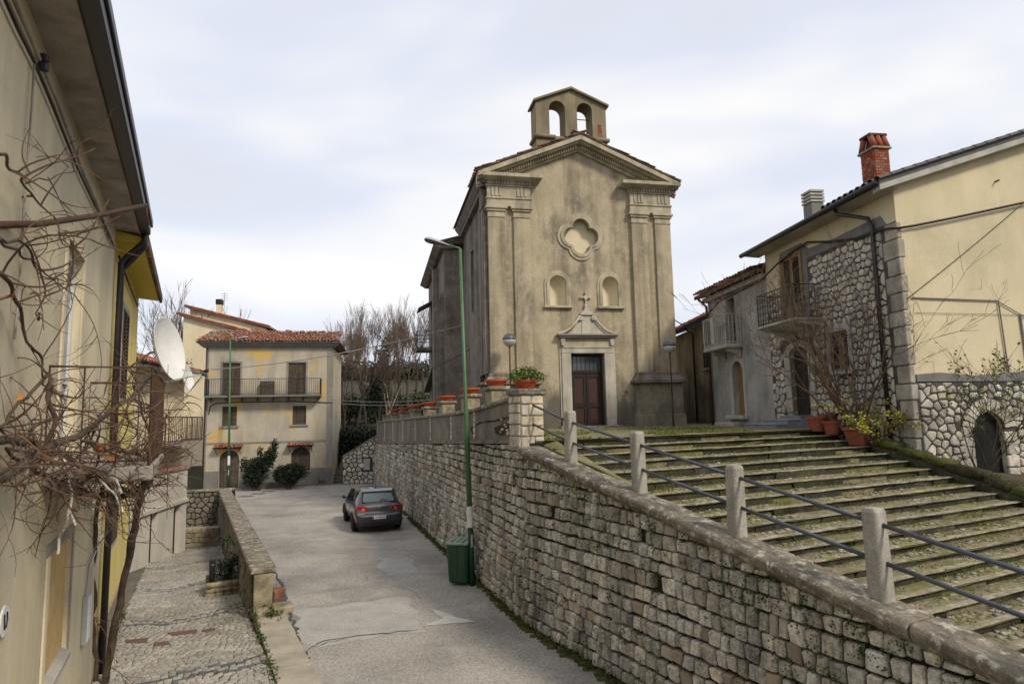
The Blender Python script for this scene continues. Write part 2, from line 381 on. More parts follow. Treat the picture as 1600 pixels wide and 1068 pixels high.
pmat('dish_white', L(.70, .69, .66), L(.62, .61, .585), 3, rough=.5, bump=.03)
pmat('plastic_grey', L(.36, .37, .36), L(.30, .31, .30), 3, rough=.5, bump=.03)
pmat('bin_green', L(.022, .075, .032), L(.017, .058, .026), 4, rough=.5, bump=.1, spec=.4, stain=L(.10, .13, .09), sscale=5, samt=.3, streak=.3)
pmat('bin_lid', L(.30, .36, .30), L(.16, .22, .17), 6, rough=.6, bump=.1)
pmat('rubber', L(.012, .012, .012), L(.018, .018, .018), 6, rough=.85, bump=.2)
pmat('car_paint', L(.05, .048, .055), L(.045, .043, .05), 2, rough=.32, bump=0, metal=.55, spec=.5, fine=0, coat=.8)
pmat('car_black', L(.010, .010, .011), L(.013, .013, .014), 3, rough=.55, bump=.05)
pmat('rim', L(.42, .42, .43), L(.36, .36, .37), 3, rough=.3, metal=.8, bump=0)
pmat('chrome', L(.75, .75, .76), L(.7, .7, .71), 3, rough=.15, metal=1, bump=0)
pmat('tail_red', L(.26, .010, .010), L(.20, .008, .008), 3, rough=.12, bump=0, spec=.6, coat=.6)
pmat('tail_clear', L(.50, .16, .14), L(.42, .12, .1), 3, rough=.15, bump=0)
pmat('plate_white', L(.72, .72, .70), L(.7, .7, .68), 3, rough=.4, bump=0)
pmat('plate_blue', L(.02, .05, .32), L(.02, .05, .30), 3, rough=.4, bump=0)
pmat('ink', L(.02, .02, .02), L(.03, .03, .03), 3, rough=.6, bump=0)
pmat('bark_dark', L(.045, .036, .030), L(.07, .056, .045), 6, bump=.5, bscale=30)
pmat('bark_twig', L(.085, .058, .045), L(.12, .085, .066), 3, bump=0, rnd=.25)
pmat('bark_red', L(.15, .10, .068), L(.10, .068, .048), 3, bump=0, rnd=.25)
pmat('bark_pale', L(.28, .235, .15), L(.2, .165, .11), 6, bump=.4, bscale=30)
pmat('vine_old', L(.095, .066, .046), L(.05, .036, .028), 8, bump=.7, bscale=35, stain=L(.2, .16, .115), sscale=6, samt=.5, streak=.5)
pmat('vine_twig', L(.15, .088, .055), L(.07, .046, .033), 5, bump=.2, rnd=.3)
pmat('string_white', L(.62, .60, .55), L(.5, .48, .43), 5, bump=.2)
pmat('dead_leaf', L(.42, .10, .025), L(.34, .17, .05), 5, bump=0, rnd=.3)
pmat('leaf_dark', L(.010, .020, .010), L(.016, .026, .011), 1.5, bump=0, rnd=.45, rough=.6)
pmat('leaf_hedge', L(.025, .038, .014), L(.042, .052, .017), 1.5, bump=0, rnd=.45)
pmat('leaf_green', L(.085, .13, .02), L(.14, .16, .03), 2, bump=0, rnd=.35)
pmat('leaf_yellow', L(.34, .26, .025), L(.24, .25, .04), 3, bump=0, rnd=.3)
pmat('wood_mass', L(.058, .05, .034), L(.035, .034, .02), .35, bump=.4, bscale=1, stain=L(.05, .055, .025), sscale=.1, samt=.6, streak=1)
pmat('wire_black', L(.016, .016, .018), L(.02, .02, .022), 3, rough=.6, bump=0)
pmat('wire_pale', L(.34, .32, .29), L(.3, .28, .26), 3, rough=.7, bump=0)
pmat('marble_step', L(.24, .255, .29), L(.18, .195, .225), 3, rough=.5, bump=.1, stain=L(.33, .34, .36), sscale=4, samt=.5, streak=1)
pmat('curtain', L(.5, .49, .46), L(.44, .43, .40), 8, bump=0)
pmat('globe_top', L(.10, .10, .11), L(.08, .08, .09), 3, rough=.35, bump=0)
pmat('globe_low', L(.42, .42, .40), L(.36, .36, .35), 3, rough=.25, bump=0)
pmat('olive_panel', L(.12, .10, .02), L(.09, .075, .018), 3, bump=.1)
glass_mat('glass_dark', (.012, .014, .016, 1)); glass_mat('glass_grey', (.07, .08, .09, 1), .1); glass_mat('glass_car', (.07, .095, .095, 1), .05)
pmat('void', L(.010, .009, .009), L(.014, .013, .012), 3, bump=0)
M = MATS
# ================================================================== SETTING
B1 = Vector((0.15, 12.9))
W2 = Frame(B1, (.445, -.896))                                   # stair side of the retaining wall, runs towards the viewer
W1 = Frame(B1, (-8.98, 28.0), flip=True)                        # terrace side, runs away
V2 = -W2.n                                                       # across the stairs
LF = Frame((-7.5, 12.1), (-.447, .894))                          # houses along the lane
def zlane(s): return -0.02 if s < -2 else -0.02 - 1.23 * (s + 2) / 19.0
def zcap(s): return 3.40 - 0.175 * s
def ztop1(s): return 3.46 - 0.0335 * s
def st(s, w, z):                                                 # stair coordinates
    q = B1 + W2.d * s + V2 * w
    return Vector((q.x, q.y, z))

def leaf_bits(mb, c, n, rad, size, rnd, flat=None):
    for _ in range(n):
        p = Vector(c) + Vector((rnd.gauss(0, rad), rnd.gauss(0, rad), rnd.gauss(0, rad) * .8))
        a = Vector((rnd.uniform(-1, 1), rnd.uniform(-1, 1), rnd.uniform(-.4, 1))).normalized() * size * rnd.uniform(.6, 1.3); b = a.cross(Vector((rnd.uniform(-1, 1), rnd.uniform(-1, 1), rnd.uniform(-1, 1)))).normalized() * size * .45
        mb.add([p, p + a * .5 + b, p + a, p + a * .5 - b], [(0, 1, 2, 3)])
# ---- terrain: one sheet to the horizon
def hill(x, y):
    d = max(0.0, y - 44); h = -2.0
    h += 4.2 * min(1, d / 10.0) + 9.0 * min(1, max(0, d - 8) / 48.0) + 14 * min(1, max(0, d - 100) / 600.0)
    if x < -22: h += 2.5 * min(1, (-22 - x) / 20.0) * min(1, d / 20.0)
    h += (2.5 * noise.noise(Vector((x * .012, y * .012, 0))) + 1.8 * noise.noise(Vector((x * .09, y * .09, 4)))) * min(1, d / 50.0)
    return h
mb = MB(); xs = [-1500, -700, -350, -180, -110] + list(range(-80, 81, 4)) + [110, 180, 350, 700, 1500]
ys = [-300, -100, -40, -10, 5, 15, 25, 35, 43, 46, 49, 52, 55, 60, 66, 74, 84, 96, 110, 140, 200, 300, 450, 700, 1100, 1800, 3000]
for y in ys:
    for x in xs: mb.v.append(Vector((x, y, hill(x, y))))
nx = len(xs)
for j in range(len(ys) - 1):
    for i in range(nx - 1): mb.f.append((j * nx + i, j * nx + i + 1, (j + 1) * nx + i + 1, (j + 1) * nx + i))
tag(mb.build('terrain', M['wood_mass'], smooth=True), kind='structure')

# ---- road
def sheet(poly, z, name, mat, kind='structure', grid=None):
    mb = MB(); v2, tris = mb.cdt(poly)
    mb.add([(q.x, q.y, z) for q in v2], tris); return tag(mb.build(name, mat), kind=kind)
def xy(v): return (v.x, v.y)
e_ = W2(12.5, .3, 0)
road_poly = [xy(W1(31, -.2, 0)), xy(W1(0, -.2, 0)), xy(W2(13, -.2, 0)), xy(LF(-16, 3.1, 0)), xy(LF(1.0, 3.1, 0)), xy(LF(1.0, 2.9, 0)), xy(LF(19.6, 2.9, 0)), (-30, 28), (-34, 40), (-19, 39.6), (-11.3, 41.2), (-9.2, 42.5)]
sheet(road_poly, 0.0, 'road', M['road'])
random.seed(3)
def blob(c, rx, ry, rot, n=26, amp=.25, seed=0):
    pts = []
    for k in range(n):
        a = 2 * math.pi * k / n; r = 1 + amp * noise.noise(Vector((math.cos(a) * 1.6 + seed, math.sin(a) * 1.6, seed * .7))) + amp * .4 * noise.noise(Vector((math.cos(a) * 6 + seed, math.sin(a) * 6, seed)))
        x, y = rx * r * math.cos(a), ry * r * math.sin(a)
        pts.append((c[0] + x * math.cos(rot) - y * math.sin(rot), c[1] + x * math.sin(rot) + y * math.cos(rot)))
    return pts
def pxpoly(pts, z, sub=6, amp=.05, seed=0):
    g = [at_z(p[0], p[1], z) for p in pts]; o = []
    for i in range(len(g)):
        a, b = g[i], g[(i + 1) % len(g)]
        for k in range(sub):
            q = a.lerp(b, k / sub); w = amp * (b - a).length / 3
            o.append((q.x + w * noise.noise(Vector((q.x * 3, q.y * 3, seed))), q.y + w * noise.noise(Vector((q.x * 3, q.y * 3, seed + 9)))))
    return o
sheet(pxpoly([(452, 952), (640, 930), (665, 985), (600, 993), (500, 1010), (470, 1005)], 0.004, amp=.35), 0.004, 'road_patch', M['road_patch'])
sheet(pxpoly([(672, 950), (742, 970), (660, 977), (690, 966)], 0.008, amp=.2, seed=4), 0.008, 'road_patch', M['road_pale'])
sheet(pxpoly([(585, 872), (640, 868), (655, 893), (600, 900)], 0.004, amp=.5, seed=7), 0.004, 'road_patch', M['road_patch'])
def ribbon(pts, w, z, seed=0):
    mb = MB(); g = []
    for i in range(len(pts) - 1):
        a, b = at_z(*pts[i], z), at_z(*pts[i + 1], z)
        n = max(2, int((b - a).length / .07))
        for k in range(n): g.append(a.lerp(b, k / n))
    for i, q in enumerate(g):
        q.x += .07 * noise.noise(Vector((q.x * 4, q.y * 4, seed))) + .03 * noise.noise(Vector((q.x * 17, q.y * 17, seed))); q.y += .10 * noise.noise(Vector((q.x * 4, q.y * 4, seed + 5)))
    for i, q in enumerate(g):
        t = (g[min(i + 1, len(g) - 1)] - g[max(0, i - 1)]).normalized(); nn = Vector((-t.y, t.x, 0))
        ww = w * (.35 + 1.1 * abs(noise.noise(Vector((q.x * 5, q.y * 5, seed + 2))))) * min(1, 4 * min(i + .3, len(g) - i) / len(g))
        mb.v += [q - nn * ww, q + nn * ww]
    for i in range(len(g) - 1): mb.f.append((2 * i, 2 * i + 1, 2 * i + 3, 2 * i + 2))
    return mb
for i, (pts, w) in enumerate([([(470, 1022), (505, 1000), (560, 992), (610, 988), (672, 980)], .03), ([(440, 930), (520, 922), (570, 915), (620, 912)], .009), ([(560, 912), (575, 905), (568, 895)], .008), ([(490, 1010), (520, 1000), (545, 996)], .012), ([(610, 912), (650, 925), (660, 945)], .007)]):
    tag(ribbon(pts, w, .012, i * 3.3).build('road_crack', M['crack']), kind='structure')
# broken dark edge of the asphalt beside the kerb strip
tag(ribbon([(424, 880), (440, 912), (452, 950), (462, 990), (475, 1022), (492, 1068), (510, 1130)], .06, .012, 2.2).build('road_edge', M['crack']), kind='structure')
for q in [(403, 771), (420, 767), (385, 775)]:
    mb = MB(); c = at_z(*q, 0); mb.box(c.x - .35, c.x + .35, c.y - .3, c.y + .3, -.02, .008)
    tag(mb.build('manhole_cover', M['road_dark']), kind='structure')

# ---- kerb strip between lane and road
for i, (a, b) in enumerate([(-16, -9), (-8.97, -5.6), (-5.57, -2.6), (-2.57, .05), (.08, .75)]):
    mb = MB(); n = 8
    for k in range(n):
        s0 = a + (b - a) * k / n; s1 = a + (b - a) * (k + 1) / n
        mb.fbox(LF, s0, s1, 2.60, 3.2 - .04 * abs(nz3((s0, 0, 0), 2.0)), -.4, .014)
    tag(mb.build('kerb', M['kerb_concrete']), kind='structure')
for (a, b, o0, o1, z) in [(.5, .98, 2.95, 3.35, .14), (.45, .9, 2.62, 2.9, .10)]:
    mb = MB(); mb.fbox(LF, a, b, o0, o1, -.3, z); tag(mb.build('kerb', M['pillar_stone'], bevel=.03), kind='structure')

kg = MB(); rnd = random.Random(71)
for _ in range(260):
    s = rnd.uniform(-9, .9); leaf_bits(kg, LF(s, 2.6 + rnd.gauss(0, .025), .012), rnd.randint(3, 9), .022, .035, rnd)
for _ in range(60): leaf_bits(kg, LF(.55 + rnd.gauss(0, .2), 2.95 + rnd.gauss(0, .12), .06), 8, .03, .045, rnd)
for _ in range(70): leaf_bits(kg, LF(rnd.uniform(-7, 3), .05 + abs(rnd.gauss(0, .03)), zlane(0) + .02), 6, .03, .04, rnd)
tag(kg.build('lane_weeds', M['weed']), 'small weeds in the joint between lane cobbles and kerb', 'weeds', kind='stuff')
# ---- lane bed + cobbles
mb = MB(); ss = [-16 + .5 * k for k in range(75)]; oo = [-.6, 0, .9, 1.8, 2.62]
for s in ss:
    for o in oo: mb.v.append(LF(s, o, zlane(s) - .02))
for j in range(len(ss) - 1):
    for i in range(len(oo) - 1): mb.f.append((j * 5 + i, j * 5 + i + 1, (j + 1) * 5 + i + 1, (j + 1) * 5 + i))
lane = tag(mb.build('lane', M['cobble_joint']), kind='structure')

def grid_stone(seed, amp=.12):
    """unit stone: x 0..1, z 0..1, outward -y"""
    rnd = random.Random(seed); us = [0, .09, .91, 1]; v = []
    for j in range(4):
        for i in range(4):
            edge = i in (0, 3) or j in (0, 3); corner = i in (0, 3) and j in (0, 3)
            x = us[i] + rnd.uniform(-.04, .04); z = us[j] + rnd.uniform(-.04, .04)
            if corner: x += (.05 if i == 0 else -.05); z += (.05 if j == 0 else -.05)
            v.append((x, -.42 if edge else -1 + rnd.uniform(-.4, .3), z))
    f = [(j * 4 + i, j * 4 + i + 1, j * 4 + i + 5, j * 4 + i + 4) for j in range(3) for i in range(3)]
    ring = [0, 1, 2, 3, 7, 11, 15, 14, 13, 12, 8, 4]; b = len(v)
    for r in ring: v.append((v[r][0], 1.2, v[r][2]))
    for k in range(12):
        k2 = (k + 1) % 12; f.append((ring[k], b + k, b + k2, ring[k2]))
    return v, f
def round_block(seed, amp=.05, rnd_=.12):
    """unit block 0..1 cubed with soft uneven corners"""
    rnd = random.Random(seed); g = [0, .5, 1]; idx = {}; v = []
    for i in range(3):
        for j in range(3):
            for k in range(3):
                if (i, j, k) == (1, 1, 1): continue
                p = Vector((g[i] - .5, g[j] - .5, g[k] - .5)); nn = sum(1 for q in (i, j, k) if q != 1)
                p *= (1 - rnd_ * (nn - 1) * .5); p += Vector((rnd.uniform(-amp, amp), rnd.uniform(-amp, amp), rnd.uniform(-amp, amp)))
                idx[(i, j, k)] = len(v); v.append(p + Vector((.5, .5, .5)))
    f = []
    for ax in range(3):
        for side in (0, 2):
            for a in range(2):
                for b in range(2):
                    q = []
                    for (da, db) in ((0, 0), (1, 0), (1, 1), (0, 1)):
                        t = [0, 0, 0]; t[ax] = side; t[(ax + 1) % 3] = a + da; t[(ax + 2) % 3] = b + db; q.append(idx[tuple(t)])
                    f.append(tuple(q))
    return v, f
BLOCK_ = None
def mk_mesh(name, vf, mat, smooth=True):
    me = bpy.data.meshes.new(name); me.from_pydata([tuple(x) for x in vf[0]], [], vf[1]); me.materials.append(mat)
    bm = bmesh.new(); bm.from_mesh(me); bmesh.ops.recalc_face_normals(bm, faces=bm.faces); bm.to_mesh(me); bm.free()
    for p in me.polygons: p.use_smooth = smooth
    return me
STONE = [grid_stone(100 + i) for i in range(8)]
BLOCK = [round_block(200 + i) for i in range(8)]
NOSE = [round_block(300 + i, .035, .05) for i in range(8)]
_tm = {}
def tmesh(kind, i, mat):
    k = (kind, i, mat)
    if k not in _tm: _tm[k] = mk_mesh('stone', {'s': STONE, 'b': BLOCK, 'n': NOSE}[kind][i], M[mat], kind == 'b')
    return _tm[k]
def add_tmpl(mb, vf, mtx):
    b = len(mb.v); mb.v.extend(mtx @ Vector(p) for p in vf[0]); mb.f.extend(tuple(i + b for i in f) for f in vf[1])
def fmat(fr, s0, s1, o, z0, z1, depth, flipped, tilt=0.0):
    """matrix putting a unit stone on a frame"""
    x = fr.d if not flipped else -fr.d
    p = fr(s0 if not flipped else s1, o, z0)
    y = Vector((-x.y, x.x))
    return Matrix(((x.x * (s1 - s0), y.x * depth, 0, p.x), (x.y * (s1 - s0), y.y * depth, 0, p.y), (tilt * (s1 - s0), 0, (z1 - z0), p.z), (0, 0, 0, 1)))
def put_pieces(pieces, parent, name, limit, stuff_name, kind='s'):
    """pieces: list of (matrix, template index, material, centre). The largest in the photograph become single objects"""
    top = parent
    while top.parent is not None: top = top.parent
    off = Matrix.Translation(-top.location)
    sc = []
    for k, (m, ti, mat, c, a) in enumerate(pieces):
        x, y, z = to_px(c); vis = z > .5 and -20 < x < 1620 and -20 < y < 1090
        sc.append((-(a / (z * z)) if vis else 0, k))
    sc.sort(); single = set(k for v, k in sc[:limit] if v < 0)
    rest = {}
    for k, (m, ti, mat, c, a) in enumerate(pieces):
        if k in single:
            o = bpy.data.objects.new(name, tmesh(kind, ti, mat)); COL.objects.link(o); o.parent = parent; o.matrix_local = off @ m
        else: add_tmpl(rest.setdefault(mat, MB()), (STONE if kind == 's' else BLOCK)[ti], m)
    for mat, mb in rest.items():
        tag(mb.build(stuff_name, M[mat], parent, smooth=kind == 'b'), kind='stuff')

# cobbles: rows crossing the lane in shallow arcs
random.seed(11); pieces = []
s = -9.5; row = 0
while s < 16.5:
    h = random.uniform(.10, .135); o = random.uniform(0, .06)
    while o < 2.55:
        w = min(random.uniform(.09, .15), 2.58 - o)
        if w > .05:
            wob = .22 * math.sin(o * 2.4 + .4 * s) + .08 * math.sin(o * 5.3)
            sc_ = s + wob; z = zlane(sc_)
            dark = abs(((s + .35 * math.sin(o * 1.9)) % 4.6) - 2.3) < .075 or abs(((s + .35 * math.sin(o * 1.9)) % 4.6) - 2.62) < .06
            p = LF(sc_, o, z - .012); x = LF.n; y = LF.d; hh = random.uniform(.022, .034)
            m = Matrix(((x.x * w * .95, -y.x * -h * .94, 0, p.x), (x.y * w * .95, y.y * h * .94, 0, p.y), (0, 0, hh, p.z), (0, 0, 0, 1)))
            pieces.append((m, random.randrange(8), 'cobble_dark' if dark else 'cobble', p, w * h))
        o += w
    s += h; row += 1
put_pieces(pieces, lane, 'cobble', 300, 'cobbles', 'b')
for (a, b, c, d) in [((195, 1000), (232, 997), (228, 1006), (198, 1006)), ((262, 988), (308, 983), (308, 990), (270, 995)), ((240, 1008), (262, 1005), (266, 1012), (240, 1013)), ((315, 985), (336, 981), (336, 987), (318, 990))]:
    mb = MB(); z = -.1
    g = []
    for q in (a, b, c, d):
        w = at_z(q[0], q[1], -.2)
        s_ = (Vector((w.x, w.y)) - LF.p).dot(LF.d); g.append(Vector((w.x, w.y, zlane(s_) + .03)))
    mb.add([*g, *[q + Vector((0, 0, -.05)) for q in g]], [(0, 1, 2, 3), (0, 4, 5, 1), (1, 5, 6, 2), (2, 6, 7, 3), (3, 7, 4, 0)])
    tag(mb.build('lane_slab', M['lane_red'], lane))

# ---- terrace ground
sheet([xy(st(.1, .3, 0)), xy(st(.1, 9.6, 0)), (8.9, 15.6), (8.4, 20), (7.9, 26), (10.5, 27), (12, 60), (-4, 60), xy(W1(31, -.25, 0)), xy(W1(.6, -.3, 0))], 3.50, 'terrace_ground', M['step_tread'])
sheet([xy(st(4.7, 8.25, 0)), (12.0, 14.9), (18, 16), (18, 6), xy(st(9, 7.3, 0))], 2.30, 'garden_ground', M['earth'])
mb = MB(); RG_ = Frame((9.0, 14.5), (1, .15)); v_ = [st(1.5, 9.0, 3.12), st(3.2, 8.6, 2.66), st(4.9, 8.2, 2.25), RG_(0, -.05, 3.02), RG_(1.1, -.05, 2.55), RG_(3.0, -.05, 2.40)]
mb.add(v_, [(0, 1, 4, 3), (1, 2, 5, 4)]); tag(mb.build('garden_bank', M['earth']), kind='structure')

# ================================================================== RETAINING WALL
wall = thing('retaining_wall', W2(0, 0, 0), 'long battered retaining wall of grey-brown squared stones rising beside the road and stairs', 'wall')
def batter(z): return -.13 * z / 3.5
mb = MB()
def wall_back(fr, ss, ztop):
    for i in range(len(ss) - 1):
        a, b = ss[i], ss[i + 1]
        mb.hexa([fr(a, -.045, -.5), fr(b, -.045, -.5), fr(b, -.5, -.5), fr(a, -.5, -.5), fr(a, batter(ztop(a)) - .045, ztop(a)), fr(b, batter(ztop(b)) - .045, ztop(b)), fr(b, -.5, ztop(b)), fr(a, -.5, ztop(a))])
wall_back(W2, [0, 2, 4, 6, 8, 10, 13], lambda s: zcap(s) - .14)
wall_back(W1, [0, 6, 12, 18, 24, 30.5], ztop1)
mb.build('backing', M['mortar_dark'], wall)
random.seed(21); pieces = []
def courses(fr, s_end, ztop, flipped, sc):
    z = .02
    while z < 3.5:
        h = random.uniform(.165, .225) * sc; s = -.05 + random.uniform(0, .1)
        while s < s_end:
            w = random.choice((random.uniform(.11, .18), random.uniform(.15, .26))) * sc
            zt = min(ztop(s), ztop(s + w)) - .01; z1 = min(z + h, zt); wob = .02 * math.sin(s * .9 + z * 3)
            if z1 - z > .06 and random.random() > .006:
                g = random.uniform(.02, .045); zm = (z + z1) / 2; d = random.uniform(.03, .065)
                o = batter(zm) + random.uniform(-.012, .012)
                zz0 = z + g / 2 + wob + random.uniform(-.012, .012); zz1 = z1 - g / 2 + (wob if z1 < zt - .02 else 0) + random.uniform(-.012, .012)
                c = fr(s + w / 2, o, zm)
                rusty = (abs(zm - (2.55 - .03 * s)) < .12 and random.random() < .5 and s < 16) or (abs(zm - (.75 + .1 * math.sin(s))) < .12 and random.random() < .4) or random.random() < .03
                pieces.append((fmat(fr, s + g / 2, s + w - g / 2, o, zz0, zz1, d, flipped, random.uniform(-.035, .035)), random.randrange(8), 'stone_rust' if rusty else 'stone_wall', c, w * (z1 - z)))
            s += w
        z += h
courses(W2, 11.5, lambda s: zcap(s) - .14, False, 1.1)
courses(W1, 30.4, ztop1, True, .98)
put_pieces(pieces, wall, 'stone', 300, 'small_stones')
# sloping coping along the stairs, in uneven slabs
random.seed(5); s = -.15
while s < 12.5:
    w = random.uniform(1.1, 1.7); mb = MB(); n = 7
    v = []; f = []
    for k in range(n + 1):
        a = s + (w - .02) * k / n; z = zcap(a); j = lambda q: .022 * nz3((a, q, 0), 3.1, q)
        v += [W2(a, .05 + j(1), z - .12 + j(2)), W2(a, .065 + j(3), z - .04 + j(4)), W2(a, .03 + j(5), z + j(6)), W2(a, -.39 + j(7), z + .01 + j(8)), W2(a, -.42, z - .5)]
    for k in range(n):
        for q in range(5):
            q2 = (q + 1) % 5; f.append((k * 5 + q, k * 5 + q2, k * 5 + 5 + q2, k * 5 + 5 + q))
    f += [(0, 1, 2, 3, 4), (n * 5, n * 5 + 4, n * 5 + 3, n * 5 + 2, n * 5 + 1)]
    mb.add(v, f); mb.build('coping_slab', M['cap_stone'], wall, bevel=.012); s += w
# weeds rooted in the joints, moss along the foot
rnd = random.Random(31); mb = MB()
for _ in range(760):
    fr, L_ = (W2, 10.5) if rnd.random() < .6 else (W1, 20)
    s = rnd.uniform(0, L_) if fr is W2 else rnd.uniform(0, 1) ** 1.5 * L_; zt = (zcap(s) - .15) if fr is W2 else ztop1(s)
    z = zt - abs(rnd.gauss(0, .55)) if rnd.random() < .62 else rnd.uniform(.1, zt)
    if z < .05: continue
    leaf_bits(mb, fr(s, batter(z) + .02, z), rnd.randint(10, 46), rnd.uniform(.018, .065), .030, rnd)
tag(mb.build('wall_weeds', M['weed']), 'small green weeds growing from the joints of the retaining wall', 'weeds', kind='stuff')
rnd = random.Random(32); mb = MB()
for k in range(330):
    s = rnd.uniform(-19, 10.5); fr = W2 if s > 0 else W1; a = abs(s); w = rnd.uniform(.05, .22)
    c = fr(a, rnd.uniform(.02, .16) * (1.1 if fr is W2 else .8), .0); vf = BLOCK[rnd.randrange(8)]
    add_tmpl(mb, vf, Matrix.Translation((c.x - w / 2, c.y - .1, -.03)) @ Matrix.Diagonal((w, w * .8, rnd.uniform(.04, .075), 1)))
for k in range(1500):
    s = rnd.uniform(-14, 10.5); fr = W2 if s > 0 else W1
    leaf_bits(mb, fr(abs(s), rnd.uniform(.0, .15), .04), 4, .05, .045, rnd)
tag(mb.build('moss_verge', M['moss'], smooth=True), 'strip of moss and weeds along the foot of the retaining wall', 'moss', kind='stuff')

# ================================================================== STAIRS
stairs = thing('stone_staircase', st(5, 4, 1.5), 'broad flight of mossy stone steps climbing to the church', 'staircase')
SL = [.02, .50, .96, 1.46, 1.99, 2.53, 3.05, 3.54, 4.0, 4.43, 4.84, 5.21, 5.56, 5.9, 6.22, 6.54, 6.87, 7.22, 7.6, 8.0, 8.45, 8.9]; SK = .255; NS = len(SL)
random.seed(9)
def w_end(s): return min(8.8, 8.88 - .22 * s)
rnd = random.Random(77); tread_bits = MB(); grass = MB()
for i in range(NS):
    GO = SL[i] - SL[i - 1] if i else .6; RI = SK * (SL[i + 1] - SL[i] if i + 1 < NS else .5); s0 = SL[i]; s1 = s0 + .5; z = 3.485 - SK * s0
    if i == 0: s0b = -.35
    we0, we1 = w_end(s0), w_end(s1); nv = 36; mb = MB()
    # tread: sits behind the nosing stones of this step
    a0 = s0 - GO - .02 if i else -.4
    for k in range(nv + 1):
        t = k / nv
        for q in range(4):
            u = a0 + (s0 + .015 - a0) * q / 3; w = .47 + (w_end(max(u, 0)) - .47) * t
            p = st(u, w, 0); p.z = z - .012 + .018 * nz3(p, 2.3, i) + .010 * nz3(p, 7, i) - (.012 if q == 3 else 0)
            mb.v.append(p)
    for k in range(nv):
        for q in range(3): mb.f.append((k * 4 + q, k * 4 + q + 1, k * 4 + q + 5, k * 4 + q + 4))
    b = len(mb.v)
    mb.v += [st(s0 - .05, .47, z - .3), st(s0 - .05, we0, z - .3), st(s0 - .05, we0, z - .06), st(s0 - .05, .47, z - .06)]; mb.f.append((b, b + 1, b + 2, b + 3))
    step = mb.build('step', M['step_tread'], stairs, smooth=True)
    w = .44 + random.uniform(0, .2); first = True
    while w < we0 - .1:
        l = min(random.uniform(.6, 1.4), we0 - w); hh = RI + .04
        uu = s0 - .285 + random.uniform(-.012, .012) + .015 * math.sin(w * .9 + i); zz = z - hh - .030 + .012 * nz3((w, i, 0), 1.7) + random.uniform(-.006, .004)
        p = st(uu, w, zz); x = V2; y = W2.d; dep = .26 + random.uniform(-.03, .03)
        m = Matrix(((x.x * l * 1.03, y.x * dep, 0, p.x), (x.y * l * 1.03, y.y * dep, 0, p.y), (0, 0, hh, p.z), (0, 0, 0, 1)))
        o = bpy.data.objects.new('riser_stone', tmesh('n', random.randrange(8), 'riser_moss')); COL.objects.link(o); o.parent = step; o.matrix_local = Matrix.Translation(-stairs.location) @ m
        w += l
    ns = MB(); nn_ = 44; v = []
    for k in range(nn_ + 1):
        w = .47 + (we0 - .47) * k / nn_; wj = .02 * nz3((w, i, 0), 1.9, 3) + .012 * nz3((w, i, 0), 6, 8); zj = .010 * nz3((w, i, 0), 2.1, 5) + .006 * nz3((w, i, 0), 8, 5)
        v += [st(s0 - .09, w, z - .02), st(s0 - .07 + 1.5 * wj, w, z + .003 + zj), st(s0 + .005 + wj, w, z + zj), st(s0 + .016 + wj, w, z - .012 + zj), st(s0 - .01 + wj, w, z - .028)]
    ns.add(v, [(k * 5 + q, k * 5 + q + 1, k * 5 + q + 6, k * 5 + q + 5) for k in range(nn_) for q in range(4)]); ns.build('nosing', M['step_edge'], step)
    # small stones set in the tread, grass in the gaps
    area = (we0 - .5) * GO
    for _ in range(int(area * 60)):
        u = s0 - .02 - rnd.uniform(0, GO - .06); w = rnd.uniform(.5, we0 - .15); d_ = rnd.uniform(.03, .085)
        if noise.noise(Vector((u * .9, w * .7, i))) < -.12 or w < .5: continue
        p = st(u, w, z - .02); a = rnd.uniform(0, 3.1)
        add_tmpl(tread_bits, BLOCK[rnd.randrange(8)], Matrix.Translation(p) @ Matrix.Rotation(a, 4, 'Z') @ Matrix.Diagonal((d_, d_ * rnd.uniform(.6, 1), rnd.uniform(.016, .026), 1)))
    for _ in range(int(area * 60)):
        u = s0 - GO + abs(rnd.gauss(0, GO * .45)); w = rnd.uniform(.45, we0 + .1)
        dens = noise.noise(Vector((u * .8 + 4, w * .8, i * 1.3))) + (.5 if w < 1.6 else 0) + (.35 if i == 0 else 0) + (.25 if u < s0 - GO + .2 else 0)
        if dens < .08: continue
        p = st(u, w, z - .012)
        for _q in range(5):
            q = p + Vector((rnd.gauss(0, .06), rnd.gauss(0, .06), 0)); hgt = rnd.uniform(.012, .04) * (1.5 if w < 1.2 else .9); a = rnd.uniform(0, 6.28); dx = Vector((math.cos(a), math.sin(a), 0)) * .010
            lean = Vector((rnd.gauss(0, .03), rnd.gauss(0, .03), hgt))
            grass.add([q - dx, q + dx, q + lean], [(0, 1, 2)])
mb = MB()      # earth and moss packed between step ends and coping
for k in range(48):
    a, b = 9.6 * k / 48, 9.6 * (k + 1) / 48
    ea, eb = min(zcap(a) + .012, 3.58 - SK * a), min(zcap(b) + .012, 3.58 - SK * b); fa, fb = 3.50 - SK * a + .03 * nz3((a, 0, 0), 3), 3.50 - SK * b + .03 * nz3((b, 0, 0), 3); mb.hexa([st(a, .40, fa - .3), st(b, .40, fb - .3), st(b, .78, fb - .3), st(a, .78, fa - .3), st(a, .46, ea), st(b, .46, eb), st(b, .74, fb), st(a, .74, fa)])
mb.build('packed_earth', M['step_tread'], stairs)
tag(tread_bits.build('tread_stones', M['tread_stone'], stairs, smooth=True), kind='stuff')
